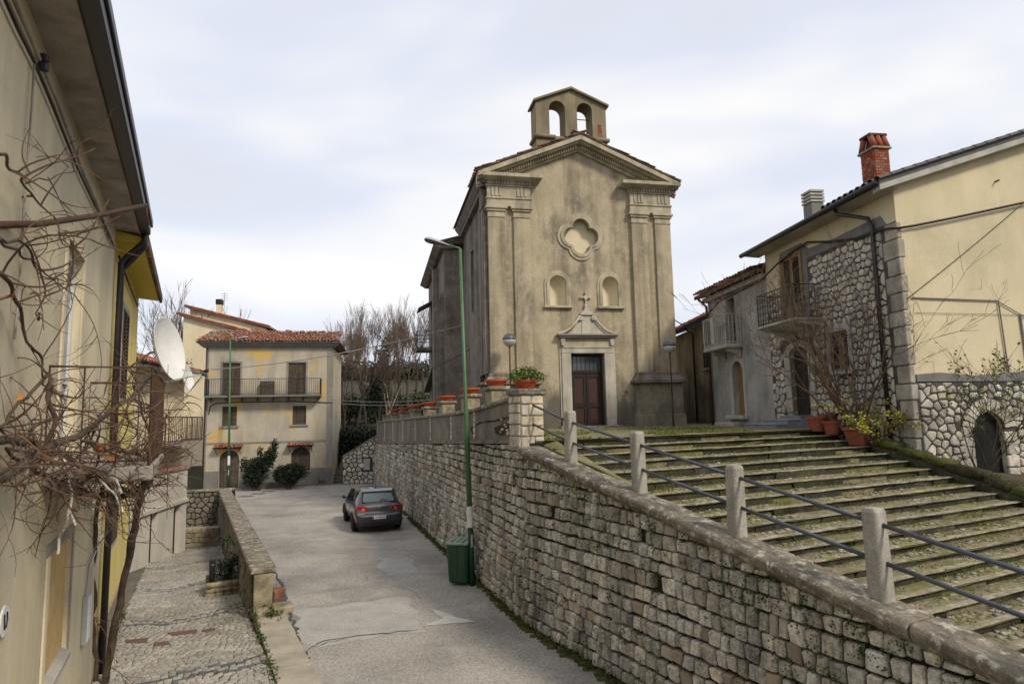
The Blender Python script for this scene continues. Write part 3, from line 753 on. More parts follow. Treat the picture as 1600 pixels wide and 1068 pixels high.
# grass on the terrace edge before the church
for _ in range(3200):
    u = -abs(rnd.gauss(0, 2.6)) - .1; w = rnd.uniform(.3, 8.6)
    if noise.noise(Vector((u * .5, w * .45, 3))) < .0: continue
    q0 = st(u, w, 3.5)
    for _q in range(3):
        q = q0 + Vector((rnd.gauss(0, .07), rnd.gauss(0, .07), 0)); hgt = rnd.uniform(.02, .07); a = rnd.uniform(0, 6.28); dx = Vector((math.cos(a), math.sin(a), 0)) * .015
        grass.add([q - dx, q + dx, q + Vector((rnd.gauss(0, .04), rnd.gauss(0, .04), hgt))], [(0, 1, 2)])
tag(grass.build('grass', M['grass']), 'short grass and moss on the steps and the terrace edge', 'grass', kind='stuff')
# mossy kerb that closes the flight on the house side
mb = MB(); n = 30; v = []
for k in range(n + 1):
    s = 1.5 + 9.5 * k / n; w = 9.02 - .22 * s; z = 3.64 - SK * s; j = lambda q: .03 * nz3((s, q, 0), 2.3, q)
    v += [st(s, w - .2 + j(1), z - .35), st(s, w - .2 + j(2), z - .03 + j(3)), st(s, w - .08, z + .03 + j(4)), st(s, w + .13, z + .03 + j(5)), st(s, w + .24 + j(6), z - .02 + j(7)), st(s, w + .28, z - .5)]
f = []
for k in range(n):
    for q in range(6): q2 = (q + 1) % 6; f.append((k * 6 + q, k * 6 + q2, k * 6 + 6 + q2, k * 6 + 6 + q))
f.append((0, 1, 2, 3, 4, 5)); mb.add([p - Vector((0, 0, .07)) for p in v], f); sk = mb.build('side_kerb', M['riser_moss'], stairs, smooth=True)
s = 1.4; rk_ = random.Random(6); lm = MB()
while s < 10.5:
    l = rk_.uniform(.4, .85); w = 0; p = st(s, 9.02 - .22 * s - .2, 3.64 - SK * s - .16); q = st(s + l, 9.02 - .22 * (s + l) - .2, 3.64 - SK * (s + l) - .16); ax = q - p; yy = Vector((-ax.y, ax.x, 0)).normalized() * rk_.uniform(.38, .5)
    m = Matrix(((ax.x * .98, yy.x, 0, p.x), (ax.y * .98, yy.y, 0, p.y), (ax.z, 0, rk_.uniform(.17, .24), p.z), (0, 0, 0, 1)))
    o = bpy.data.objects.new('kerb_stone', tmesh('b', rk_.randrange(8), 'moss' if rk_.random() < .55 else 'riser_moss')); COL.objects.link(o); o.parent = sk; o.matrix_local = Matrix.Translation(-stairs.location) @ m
    for _ in range(30): leaf_bits(lm, p.lerp(q, rk_.random()) + yy * rk_.random() + Vector((0, 0, .2)), 4, .04, .035, rk_)
    s += l
tag(lm.build('kerb_moss', M['moss'], stairs), kind='stuff')

# ---- railing
rail = thing('stair_railing', W2(4, -.35, zcap(4)), 'pipe handrail with two dark bars on short concrete posts', 'railing')
ps = [(1.40, .95), (3.38, .95), (5.33, .89), (7.19, .90), (9.1, .92), (11.0, .92)]
for k, (s, h) in enumerate(ps):
    z = zcap(s) - .03; mb = MB(); a, b = .095, .088; c = W2(s, -.28, 0); lean = .012 * ((-1) ** k)
    def q(sx, so, zz, r, lz): return W2(s + sx * r + lean * lz, -.28 + so * r, zz)
    lv = [(z - .1, .10, 0), (z + .3, .094, .3), (z + h - .04, .09, 1), (z + h, .074, 1)]
    v = []
    for zz, r, lz in lv:
        ch = r * .72
        v += [W2(s + x * r + lean * lz, -.28 + y * r, zz) for x, y in ((-.72, -1), (.72, -1), (1, -.72), (1, .72), (.72, 1), (-.72, 1), (-1, .72), (-1, -.72))]
    f = [(i * 8 + j, i * 8 + (j + 1) % 8, i * 8 + 8 + (j + 1) % 8, i * 8 + 8 + j) for i in range(3) for j in range(8)]; f += [tuple(range(24, 32)), tuple(range(7, -1, -1))]
    mb.add(v, f); mb.build('post', M['concrete_post'], rail, bevel=.008)
for (dz, zs) in ((.73, 4.26), (.365, 3.87)):
    prev = (-.2, zs)
    for (s, h) in ps:
        z = zcap(s) - .03 + dz + .02; mb = MB(); mb.tube([W2(prev[0], -.28, prev[1]), W2(s, -.28, z)], .023, 10); mb.build('rail_bar', M['rail_metal'], rail, smooth=True); prev = (s, z)
# ================================================================== TERRACE PARAPET with piers
par = thing('terrace_parapet', W1(10, -.2, 3.2), 'grey plastered terrace parapet with pillars on top of the retaining wall', 'parapet wall')
def zpt(s):           # top of the plastered parapet
    return 4.50 - .063 * s if s < 5 else max(4.185 - .0125 * (s - 5), 3.86)
panel_s = [.62, 4.2, 7.1, 10.6, 14.0, 17.6, 21.2, 24.9, 29.0]
for i in range(len(panel_s) - 1):
    a, b = panel_s[i], panel_s[i + 1] - .003
    mb = MB(); n = 6
    for k in range(n):
        s0 = a + (b - a) * k / n; s1 = a + (b - a) * (k + 1) / n
        mb.hexa([W1(s0, -.14, ztop1(s0)), W1(s1, -.14, ztop1(s1)), W1(s1, -.42, ztop1(s1)), W1(s0, -.42, ztop1(s0)), W1(s0, -.14, zpt(s0) - .1), W1(s1, -.14, zpt(s1) - .1), W1(s1, -.42, zpt(s1) - .1), W1(s0, -.42, zpt(s0) - .1)])
    p = mb.build('panel', M['parapet_plaster'], par)
    mb = MB(); mb.hexa([W1(a, -.08, zpt(a) - .1), W1(b, -.08, zpt(b) - .1), W1(b, -.48, zpt(b) - .1), W1(a, -.48, zpt(a) - .1), W1(a, -.08, zpt(a)), W1(b, -.08, zpt(b)), W1(b, -.48, zpt(b)), W1(a, -.48, zpt(a))])
    mb.build('coping', M['cap_stone'], par, bevel=.02)
# continuous ledge under the parapet
mb = MB(); n = 20
for k in range(n):
    s0, s1 = .1 + 29.8 * k / n, .1 + 29.8 * (k + 1) / n
    mb.hexa([W1(s0, -.05, ztop1(s0) - .005), W1(s1, -.05, ztop1(s1) - .005), W1(s1, -.45, ztop1(s1) - .005), W1(s0, -.45, ztop1(s0) - .005), W1(s0, -.05, ztop1(s0) + .09), W1(s1, -.05, ztop1(s1) + .09), W1(s1, -.45, ztop1(s1) + .09), W1(s0, -.45, ztop1(s0) + .09)])
mb.build('ledge', M['parapet_plaster'], par)
# patch where the plaster has come off: rough bricks standing in the hole
mb = MB(); rnd = random.Random(4)
hole = [W1.px(*q, -.13) for q in [(772, 668), (790, 660), (806, 655), (808, 668), (800, 676), (785, 680), (774, 678)]]
mb.fprism(W1, hole, -.15, -.131); lost = mb.build('exposed_patch', M['mortar_dark'], par)
for k in range(26):
    a, z = rnd.uniform(.75, 1.9), rnd.uniform(3.5, 3.95)
    x, y, _ = to_px(W1(a, -.13, z))
    if not (768 < x < 808 and 655 < y < 681): continue
    m = fmat(W1, a, a + rnd.uniform(.06, .16), -.135, z, z + rnd.uniform(.03, .06), .03, True, rnd.uniform(-.2, .2))
    o = bpy.data.objects.new('brick', tmesh('s', rnd.randrange(8), 'brick_red' if rnd.random() < .5 else 'pier_stone')); COL.objects.link(o); o.parent = lost; o.matrix_local = Matrix.Translation(-par.location) @ m
def rough_line(pts, w, fr, o):
    mb = MB(); g = []
    for i in range(len(pts) - 1):
        for k in range(6): g.append((pts[i][0] + (pts[i + 1][0] - pts[i][0]) * k / 6, pts[i][1] + (pts[i + 1][1] - pts[i][1]) * k / 6))
    P = [fr.px(x + rnd.uniform(-1, 1), y + rnd.uniform(-1, 1), o) for x, y in g]
    mb.tube([fr(s, o, z) for s, z in P], [w * rnd.uniform(.4, 1) for _ in P], 5); return mb
rough_line([(736, 668), (750, 660), (772, 657), (790, 653), (806, 650)], .03, W1, -.138).build('crack', M['void'], par)
rough_line([(736, 670), (740, 678), (745, 686)], .035, W1, -.138).build('crack', M['void'], par)
# pillars
pillars = []
for i, s in enumerate(panel_s[1:]):
    zt = 4.80 - .03 * (s - 4) if s < 14 else 4.47 - .012 * (s - 14)
    mb = MB(); mb.fbox(W1, s - .3, s + .3, -.95, -.49, ztop1(s), zt - .1); p = mb.build('pillar', M['pillar_stone'], par, bevel=.02)
    mb = MB(); mb.fbox(W1, s - .36, s + .36, -1.01, -.43, zt - .1, zt); mb.build('pillar_cap', M['cap_stone'], p, bevel=.02)
    z = ztop1(s) + .1
    while z < zpt(s) - .12:
        h = random.uniform(.1, .18); w = random.uniform(.08, .16)
        o = bpy.data.objects.new('stone', tmesh('s', random.randrange(8), 'pier_stone')); COL.objects.link(o); o.parent = p
        o.matrix_local = Matrix.Translation(-par.location) @ fmat(W1, s + .05, s + .05 + w, -.138, z, z + h - .02, .02, True); z += h
    pillars.append((s, zt))
# end pier at the top of the stairs: pale squared stones
PF = Frame(W2(-.12, 0, 0).xy, W2.d); pier = thing('end_pier', W2(-.35, -.2, 3.4), 'pale stone pier at the head of the stairs carrying a flower pot', 'pier')
mb = MB(); mb.fbox(W2, -.52, -.02, -.52, .0, 3.32, 4.42); mb.build('core', M['pier_mortar'], pier)
mb = MB(); mb.fbox(W2, -.58, .04, -.58, .06, 4.42, 4.55); mb.build('cap', M['cap_stone'], pier, bevel=.025)
random.seed(15)
EF = Frame(W2(-.02, 0, 0).xy, W2.n)                  # face towards the stairs (right/front)
EF = Frame(W2(-.02, -.52, 0).xy, (W2.n.x, W2.n.y), flip=False)
if EF.n.dot(W2.d) < 0: EF = Frame(W2(-.02, -.52, 0).xy, (W2.n.x, W2.n.y), flip=True)
for fr, length, flp, o0 in ((W2, .50, False, -.0), (EF, .52, EF.n.dot(Vector((EF.d.y, -EF.d.x))) < 0, 0)):
    z = 3.36; r = 0
    while z < 4.38:
        h = min(random.uniform(.17, .24), 4.41 - z); cut = length * (.62 if r % 2 else .45) + random.uniform(-.05, .05)
        for a, b in ((0, cut), (cut, length)):
            if fr is W2: a, b = a - .52, b - .52
            o = bpy.data.objects.new('stone', tmesh('s', random.randrange(8), 'pier_stone')); COL.objects.link(o); o.parent = pier
            o.matrix_local = Matrix.Translation(-pier.location) @ fmat(fr, a + .012, b - .012, 0, z + .01, z + h - .012, .03, flp)
        z += h; r += 1

# ---- bowls on the pillars
def flower_bowl(c, r, label, plant=None, empty=True):
    t = thing('flower_bowl', c, label, 'flower pot', 'terracotta bowls along the terrace parapet'); mb = MB()
    mb.lathe(c, [(r * .62, 0), (r * .66, .01), (r * .92, .13), (r * 1.03, .135), (r * 1.05, .185), (r * .95, .19), (r * .9, .15), (.01, .14)], 20); mb.build('bowl', M['terracotta'], t, smooth=False)
    mb = MB(); mb.lathe(Vector(c) + Vector((0, 0, .142)), [(r * .9, 0), (.01, .02)], 14); mb.build('soil', M['earth'], t)
    if plant:
        rnd = random.Random(plant[0]); mb = MB(); st_ = MB()
        for k in range(plant[1]):
            a = rnd.uniform(0, 6.28); rr = r * 1.55 * math.sqrt(rnd.random()); zz = plant[2] * (1 - (rr / (r * 1.7)) ** 2) * rnd.uniform(.3, 1)
            p = Vector(c) + Vector((rr * math.cos(a), rr * math.sin(a), .17 + zz))
            leaf_bits(mb, p, 3, .03, .05, rnd)
            if k % 6 == 0: st_.tube([Vector(c) + Vector((rr * .3 * math.cos(a), rr * .3 * math.sin(a), .14)), p], .006, 4)
        mb.build('leaves', M['leaf_green'] if plant[3] else M['leaf_hedge'], t); st_.build('stem', M['leaf_hedge'], t)
    return t
names = ['nearest the green lamp post', 'second from the lamp post', 'third from the lamp post', 'fourth from the lamp post', 'fifth from the lamp post', 'sixth from the lamp post', 'with a low dark shrub', 'at the far end of the parapet']
for i, (s, zt) in enumerate(pillars):
    if i == 7: continue
    c = W1(s, -.72, zt)
    flower_bowl(c, .31, 'empty orange terracotta bowl on the parapet pillar ' + names[i] if i != 6 else 'orange bowl on the far parapet pillar with a low dark shrub', (8, 60, .3, False) if i == 6 else None)
flower_bowl(W2(-.27, -.26, 4.55), .25, 'orange terracotta bowl of bushy yellow-green plants on the end pier', (5, 260, .30, True))

# ================================================================== CHURCH
a12 = R(12); cp = at_y(767, 668, 24)
CF = Frame((cp.x, cp.y), (math.cos(a12), math.sin(a12)))
church = thing('church', CF(3.75, -6, 3.5), 'weathered ochre stone church with pediment front and twin-arched bell gable', 'church')
Z0 = 3.42; WD = 7.55; CX = 3.72
# openings
qc, qz = 3.76, 11.02
def quatre(r, off, n=9):
    pts = []
    for k in range(4):
        a0 = k * math.pi / 2
        c = (off * math.cos(a0), off * math.sin(a0))
        t = (off + math.sqrt(max(0, 2 * r * r - off * off))) / 2; half = math.atan2(t, t - off)
        for j in range(n):
            a = a0 - half + 2 * half * j / (n - 1)
            pts.append((qc + c[0] + r * math.cos(a), qz + c[1] + r * math.sin(a)))
    return pts
q_in = quatre(.36, .36); q_out = quatre(.45, .40)
n1 = arch(2.40, 3.06, 8.22, 9.42); n2 = arch(4.56, 5.22, 8.22, 9.42)
door_h = rect(3.17, 4.53, 3.56, 6.36)
apex = 14.85; eavez = 13.2
mb = MB(); mb.fwall(CF, [(0, Z0 - .4), (WD, Z0 - .4), (WD, eavez), (CX, apex), (0, eavez)], [q_in, n1, n2, door_h], 0, .35)
mb.build('facade', M['church_plaster'], church)
# quatrefoil
mb = MB(); mb.fwall(CF, quatre(.545, .43), [q_out], .05, .06); mb.fwall(CF, q_out, [q_in], .085, .09); q = mb.build('quatrefoil_moulding', M['church_stone'], church, bevel=.015)
mb = MB(); mb.fwall(CF, quatre(.37, .37), (), -.28, .02); mb.build('quatrefoil_panel', M['niche_cream'], q)
# niches: half-round recess + moulding + sill
for lab, (s0, s1, hole) in enumerate(((2.40, 3.06, n1), (4.56, 5.22, n2))):
    c = (s0 + s1) / 2; r = (s1 - s0) / 2; mb = MB(); n = 10; zc = 9.42 - r
    rows = [8.22 + (zc - 8.22) * k / 3 for k in range(4)]
    grid = []
    for z in rows: grid.append([CF(c - r * math.cos(math.pi * k / n), -.02 - r * 1.0 * math.sin(math.pi * k / n), z) for k in range(n + 1)])
    for j in range(1, 6):
        b = math.pi / 2 * j / 5; grid.append([CF(c - r * math.cos(math.pi * k / n) * math.cos(b), -.02 - r * math.sin(math.pi * k / n) * math.cos(b), zc + r * math.sin(b)) for k in range(n + 1)])
    b0 = 0
    for row in grid: mb.v += row
    for j in range(len(grid) - 1):
        for k in range(n): mb.f.append((j * (n + 1) + k, j * (n + 1) + k + 1, (j + 1) * (n + 1) + k + 1, (j + 1) * (n + 1) + k))
    nic = mb.build('niche', M['niche_cream'], church, smooth=True)
    mb = MB(); mb.fwall(CF, arch(s0 - .20, s1 + .20, 8.22, 9.62, 14), [arch(s0 - .10, s1 + .10, 8.2201, 9.52, 14)], .045, .05); mb.fwall(CF, arch(s0 - .11, s1 + .11, 8.22, 9.53, 14), [arch(s0, s1, 8.2201, 9.42, 14)], .08, .085)
    mb.build('moulding', M['church_stone'], nic, bevel=.012)
    mb = MB(); mb.fbox(CF, s0 - .24, s1 + .24, 0, .14, 8.12, 8.22); mb.build('sill', M['church_stone'], nic, bevel=.02)
# portal
mb = MB()
mb.fbox(CF, 2.79, 3.17, 0, .10, 3.86, 6.36); mb.fbox(CF, 4.53, 4.91, 0, .10, 3.86, 6.36); mb.fbox(CF, 2.79, 4.91, 0, .103, 6.36, 6.56)
mb.fbox(CF, 2.83, 4.87, 0, .13, 6.56, 6.62); portal = mb.build('portal_frame', M['portal_stone'], church, bevel=.015)
for x0, x1, x2, x3 in ((2.72, 2.79, 2.77, 3.17), (4.91, 4.98, 4.53, 4.93)):
    mb = MB(); mb.fbox(CF, x0, x1, 0, .05, 3.86, 6.60); mb.build('jamb_trim', M['portal_stone'], portal, bevel=.012)
    mb = MB(); mb.fbox(CF, x2, x3, 0, .13, 3.5, 3.86); mb.build('jamb_base', M['portal_stone'], portal, bevel=.012)
mb = MB(); mb.fbox(CF, 2.86, 4.84, 0, .08, 6.62, 6.96); mb.build('frieze', M['church_stone'], portal, bevel=.01)
for s in (2.80, 4.80):
    mb = MB(); mb.fprism(CF, [(s, 6.66), (s + .1, 6.66), (s + .13, 6.8), (s + .13, 6.96), (s - .03, 6.96), (s - .03, 6.8)], 0, .17); mb.build('bracket', M['portal_stone'], portal, bevel=.015)
mb = MB(); mb.fbox(CF, 2.68, 5.02, 0, .24, 6.96, 7.03); mb.fbox(CF, 2.62, 5.08, 0, .30, 7.03, 7.10); mb.build('portal_cornice', M['house_grey_band'], portal, bevel=.012)
mb = MB(); tri = []
for k in range(9): t = k / 8; tri.append((2.95 + .62 * t, 7.10 + .68 * t ** 2.0))
tri2 = [(7.70 - s, z) for s, z in reversed(tri)]
mb.fprism(CF, [(2.95, 7.101)] + tri[1:] + tri2[:-1] + [(4.75, 7.101)], .0, .07); mb.build('scroll_panel', M['portal_stone'], portal)
for sgn in (1, -1):
    P = []
    for k in range(15):
        t = k / 14; s = 2.64 + .92 * t; z = 7.13 + .66 * t ** 2.1
        P.append((s if sgn > 0 else 7.70 - s, z))
    for k in range(1, 9):      # the curl
        a = k * .75; r = .085 * (1 - k / 11); c = (3.56 + .0, 7.72)
        s = c[0] + r * math.sin(a) + .01; P.append((s if sgn > 0 else 7.70 - s, c[1] + r * math.cos(a)))
    mb = MB(); b = 0
    mb.tube([CF(s, .13, z) for s, z in P], [.05] * 10 + [.05] * (len(P) - 10), 8); mb.build('scroll', M['portal_stone'], portal, smooth=True)
mb = MB(); mb.fprism(CF, [(3.62, 7.10), (4.08, 7.10), (4.02, 7.85), (3.68, 7.85)], 0, .10); mb.fbox(CF, 3.58, 4.12, 0, .17, 7.85, 7.91); mb.fbox(CF, 3.62, 4.08, 0, .14, 7.91, 7.97)
mb.fprism(CF, [(3.68, 7.97), (4.02, 7.97), (3.93, 8.08), (3.90, 8.2), (3.80, 8.2), (3.77, 8.08)], .0, .12); mb.build('pedestal', M['portal_stone'], portal, bevel=.012)
# stone cross
mb = MB(); mb.fbox(CF, 3.77, 3.93, .02, .12, 8.2, 8.25); mb.fprism(CF, [(3.80, 8.25), (3.90, 8.25), (3.875, 8.36), (3.825, 8.36)], .03, .11); mb.fbox(CF, 3.828, 3.872, .04, .1, 8.36, 8.76); mb.fbox(CF, 3.67, 4.03, .045, .095, 8.53, 8.59)
for s, z in ((3.66, 8.56), (4.04, 8.56), (3.85, 8.77)):
    mb.fprism(CF, [(s - .05, z), (s, z - .05), (s + .05, z), (s, z + .05)], .04, .1)
mb.fprism(CF, [(3.85 + .085 * math.cos(k * .785), 8.56 + .085 * math.sin(k * .785)) for k in range(8)], .05, .105)
mb.build('cross', M['portal_stone'], church, bevel=.008)
# door
dr = MB(); dr.fbox(CF, 3.17, 4.53, -.34, -.30, 3.56, 6.36); dobj = dr.build('door', M['door_dark'], church)
mb = MB(); mb.fbox(CF, 3.17, 3.25, -.31, -.20, 3.56, 6.36); mb.fbox(CF, 4.45, 4.53, -.31, -.20, 3.56, 6.36); mb.fbox(CF, 3.25, 4.45, -.31, -.201, 6.26, 6.36); mb.fbox(CF, 3.25, 4.45, -.31, -.20, 5.60, 5.72); mb.build('door_frame', M['door_dark'], dobj, bevel=.01)
mb = MB(); mb.fbox(CF, 3.25, 4.45, -.30, -.27, 5.72, 6.26); mb.build('transom_pane', M['glass_grey'], dobj)
mb = MB()
for k in range(7): mb.fbox(CF, 3.25 + 1.2 * (k + .5) / 7 - .008, 3.25 + 1.2 * (k + .5) / 7 + .008, -.27, -.25, 5.72, 6.26)
mb.build('transom_bars', M['metal_black'], dobj)
for a, b in ((3.27, 3.84), (3.86, 4.43)):
    mb = MB(); mb.fwall(CF, rect(a, b, 3.58, 5.59), [rect(a + .1, b - .1, 4.45, 5.45), rect(a + .1, b - .1, 3.68, 4.28)], -.225, .06); lf = mb.build('door_leaf', M['door_dark'], dobj, bevel=.008)
    n = 5
    for k in range(n):
        s0 = a + .1 + (b - a - .2) * k / n; s1 = a + .1 + (b - a - .2) * (k + 1) / n - .006
        for z0, z1 in ((4.45, 5.45), (3.68, 4.28)):
            mb = MB(); mb.fbox(CF, s0, s1, -.28, -.255, z0, z1); mb.build('plank', M['door_red'], lf)
mb = MB(); mb.lathe(CF(3.80, -.20, 4.36), [(.02, 0), (.03, .02), (.02, .05)], 8); mb.build('door_handle', M['metal_rust'], dobj)
mb = MB(); mb.fbox(CF, 2.62, 5.08, 0, .38, 3.40, 3.58); mb.build('threshold', M['cap_stone'], church, bevel=.02)
mb = MB(); mb.fbox(CF, 2.45, 5.3, .38, .85, 3.35, 3.52); mb.build('threshold', M['cap_stone'], church, bevel=.02)
# pilasters, plinths, capitals, entablature
def pil(s0, s1, mat='church_plaster'):
    mb = MB(); mb.fbox(CF, s0, s1, 0, .16, 5.6, 11.62); return mb.build('pilaster', M[mat], church, bevel=.015)
def cap_(s0, s1, par_):
    mb = MB(); mb.fbox(CF, s0 - .02, s1 + .02, 0, .19, 11.62, 11.68); mb.fbox(CF, s0, s1, 0, .165, 11.68, 11.86); mb.fbox(CF, s0 - .05, s1 + .05, 0, .22, 11.86, 11.95); mb.fbox(CF, s0 - .10, s1 + .10, 0, .27, 11.95, 12.05)
    mb.build('capital', M['church_stone'], par_, bevel=.012)
for (a, b) in ((0.0, .66), (1.0, 1.66), (5.86, 6.53), (6.87, WD)):
    p = pil(a, b); cap_(a, b, p)
for (a, b) in ((.66, 1.0), (6.53, 6.87)):
    mb = MB(); mb.fbox(CF, a, b, 0, .06, 5.6, 12.05); mb.build('pilaster_web', M['church_plaster'], church)
for (a, b, side) in ((-.02, 1.70, 0), (5.83, WD + .03, 1)):
    mb = MB(); mb.fbox(CF, a - .02, b + .02, 0, .21, 12.05, 12.34); mb.fbox(CF, a - .05, b + .05, 0, .25, 12.34, 12.40)
    mb.fbox(CF, a, b, 0, .20, 12.40, 12.84); en = mb.build('entablature', M['church_stone'], church, bevel=.01)
    for c in (a + .36, b - .36):
        for k in range(3):
            mb = MB(); mb.fbox(CF, c - .2 + .15 * k, c - .1 + .15 * k, .2, .235, 12.45, 12.80); mb.build('triglyph_bar', M['church_stone'], en, bevel=.01)
        mb = MB()
        for k in range(6): mb.fbox(CF, c - .21 + .075 * k, c - .17 + .075 * k, .2, .23, 12.36, 12.335)
        mb.build('guttae', M['church_stone'], en)
    # projecting cornice with dentils
    a2, b2 = (a - .22, b + .42) if side == 0 else (a - .42, b + .32)
    mb = MB(); mb.fprism(CF, [(a - .02, 12.84), (b + .02, 12.84), (b + .06, 12.90), (a - .06, 12.90)], 0, .24); mb.fbox(CF, a - .05, b + .05, 0, .24, 12.90, 13.02)
    v = [CF(a - .08, 0, 13.02), CF(b + .08, 0, 13.02), CF(b + .08, .30, 13.02), CF(a - .08, .30, 13.02), CF(a2, 0, 13.12), CF(b2, 0, 13.12), CF(b2, .58, 13.12), CF(a2, .58, 13.12)]
    mb.hexa(v); mb.fbox(CF, a2, b2, 0, .58, 13.123, 13.26); mb.build('cornice', M['church_stone'], en, bevel=.01)
    mb = MB(); k = a
    while k < b: mb.fbox(CF, k, k + .06, .24, .31, 12.91, 13.01); k += .11
    mb.build('dentils', M['church_stone'], en)
# plinths
for (a, b) in ((-.12, 1.78), (5.74, WD + .14)):
    mb = MB(); mb.fbox(CF, a, b, 0, .26, Z0 - .3, 5.17); pl = mb.build('plinth', M['church_base'], church, bevel=.02)
    mb = MB(); mb.fbox(CF, a - .16, b + .16, 0, .42, 5.17, 5.28); mb.hexa([CF(a - .13, 0, 5.28), CF(b + .13, 0, 5.28), CF(b + .13, .39, 5.28), CF(a - .13, .39, 5.28), CF(a + .05, 0, 5.50), CF(b - .05, 0, 5.50), CF(b - .05, .24, 5.50), CF(a + .05, .24, 5.50)])
    mb.fbox(CF, a + .06, b - .06, 0, .22, 5.50, 5.60); mb.build('plinth_moulding', M['church_dark'], pl, bevel=.015)
    mb = MB(); mb.fbox(CF, a - .05, b + .05, .0, .33, Z0 - .3, 3.95); mb.build('plinth_foot', M['church_base'], pl, bevel=.02)
# raking cornice of the pediment
RZ = 15.0
EL, ER = -.42, WD + .30
def rake(s): return 13.27 + (RZ - 13.27) * (1 - abs(s - CX) / (CX - EL))
for sgn in (-1, 1):
    e0 = EL if sgn < 0 else ER
    def bar(d0, d1, o1, name='raking_cornice', o0=0.0, mat='church_stone', par_=church):
        mb = MB(); mb.hexa([CF(e0, o0, rake(e0) - d0), CF(CX, o0, RZ - d0), CF(CX, o1, RZ - d0), CF(e0, o1, rake(e0) - d0), CF(e0, o0, rake(e0) - d1), CF(CX, o0, RZ - d1), CF(CX, o1, RZ - d1), CF(e0, o1, rake(e0) - d1)])
        return mb.build(name, M[mat], par_, bevel=.01)
    rc = bar(.0, .19, .58); bar(.193, .26, .46, 'moulding', 0, 'church_stone', rc); bar(.263, .42, .20, 'moulding', 0, 'church_stone', rc); bar(.423, .50, .14, 'moulding', 0, 'church_stone', rc)
    mb = MB(); n = 36
    for k in range(n):
        t = (k + .3) / n; s = e0 + (CX - e0) * (.14 + .84 * t); zt = rake(s)
        mb.fbox(CF, s - .03, s + .03, .2, .29, zt - .40, zt - .28)
    mb.build('dentils', M['church_stone'], rc)
# body: left side wall runs away from the viewer, darker than the front
SD = Frame(CF(0, 0, 0).xy, (-math.sin(a12), math.cos(a12)), flip=True)   # s = depth, o = outwards to the left
if SD.n.dot(CF.d) > 0: SD = Frame(CF(0, 0, 0).xy, (-math.sin(a12), math.cos(a12)), flip=False)
win = rect(1.0, 1.75, 4.2, 5.9)
mb = MB(); mb.fwall(SD, [(0.0, 3.0), (7.0, 3.0), (7.0, 13.2), (0.0, 13.2)], [rect(1.35, 2.15, 4.3, 5.65), rect(3.7, 4.5, 8.6, 11.4)], 0, .35); side = mb.build('side_wall', M['church_dark'], church)
for q_ in ((1.3, 2.2, 4.2, 5.7), (3.6, 4.6, 8.5, 11.5)): mb = MB(); mb.fbox(SD, q_[0], q_[1], -.33, -.3, q_[2], q_[3]); mb.build('window_void', M['void'], side)
mb = MB(); mb.fwall(SD, rect(1.2, 2.3, 4.15, 5.8), [rect(1.35, 2.15, 4.3, 5.65)], .03, .04); mb.build('window_surround', M['parapet_plaster'], side, bevel=.01)
for k in range(5):
    mb = MB(); mb.fbox(SD, 1.37, 2.13, -.15, -.11, 4.35 + .13 * k, 4.42 + .13 * k); mb.build('window_slat', M['wood_brown'], side)
mb = MB(); mb.fbox(SD, .02, .62, 0, .16, 5.6, 12.05); mb.fbox(SD, .02, .66, 0, .20, 12.05, 12.8); mb.build('side_pilaster', M['church_dark'], church, bevel=.015)
mb = MB(); mb.fbox(SD, -.0, .7, 0, .26, 3.0, 5.17); mb.fbox(SD, -.1, .8, 0, .42, 5.17, 5.28); mb.build('side_plinth', M['church_base'], church, bevel=.015)
mb = MB(); mb.fbox(SD, .3, 7.0, 0, .20, 12.75, 12.92); mb.hexa([SD(-.3, 0, 12.92), SD(7.0, 0, 12.92), SD(7.0, .22, 12.92), SD(-.3, .22, 12.92), SD(-.35, 0, 13.2), SD(7, 0, 13.2), SD(7.0, .42, 13.2), SD(-.35, .42, 13.2)]); mb.build('side_cornice', M['church_dark'], church, bevel=.01)
mb = MB(); mb.tube([SD(.85, .09, 13.2), SD(.85, .09, 3.4)], .055, 8); mb.build('downpipe', M['metal_brown'], church, smooth=True)
# rear block, wider and a little lower, with buttress
mb = MB(); mb.fwall(SD, [(7.0, 1.5), (16.5, 1.5), (16.5, 12.2), (7.0, 12.2)], [rect(8.6, 9.4, 7.0, 10.3), rect(11.2, 12.1, 5.4, 8.8), rect(13.6, 14.6, 8.1, 10.6), rect(13.6, 14.6, 3.4, 6.6)], .95, .35)
mb.fbox(SD, 6.98, 7.3, -.3, .949, 1.5, 12.2); rear = mb.build('rear_block', M['church_dark'], church)
for w in ((8.6, 9.4, 7.0, 10.3), (11.2, 12.1, 5.4, 8.8), (13.6, 14.6, 8.1, 10.6), (13.6, 14.6, 3.4, 6.6)): mb = MB(); mb.fbox(SD, w[0] - .05, w[1] + .05, .6, .66, w[2] - .05, w[3] + .05); mb.build('window_void', M['void'], rear)
for w in ((11.25, 12.05, 5.45, 8.75), (13.65, 14.55, 8.15, 10.55)):
    mb = MB(); mb.fbox(SD, *w[:2], .70, .74, *w[2:]); mb.build('shutter', M['wood_brown' if w[0] < 12 else 'white_paint'], rear, bevel=.01)
mb = MB(); mb.fbox(SD, 7.3, 8.1, .95, 1.45, 1.5, 9.2); mb.hexa([SD(7.3, .95, 9.2), SD(8.1, .95, 9.2), SD(8.1, 1.45, 9.2), SD(7.3, 1.45, 9.2), SD(7.3, .95, 10.2), SD(8.1, .95, 10.2), SD(8.1, .97, 10.2), SD(7.3, .97, 10.2)]); mb.build('buttress', M['church_dark'], church, bevel=.02)
mb = MB(); mb.fbox(SD, 10.0, 10.6, .95, 1.25, 1.5, 11.9); mb.build('buttress', M['church_dark'], church, bevel=.02)
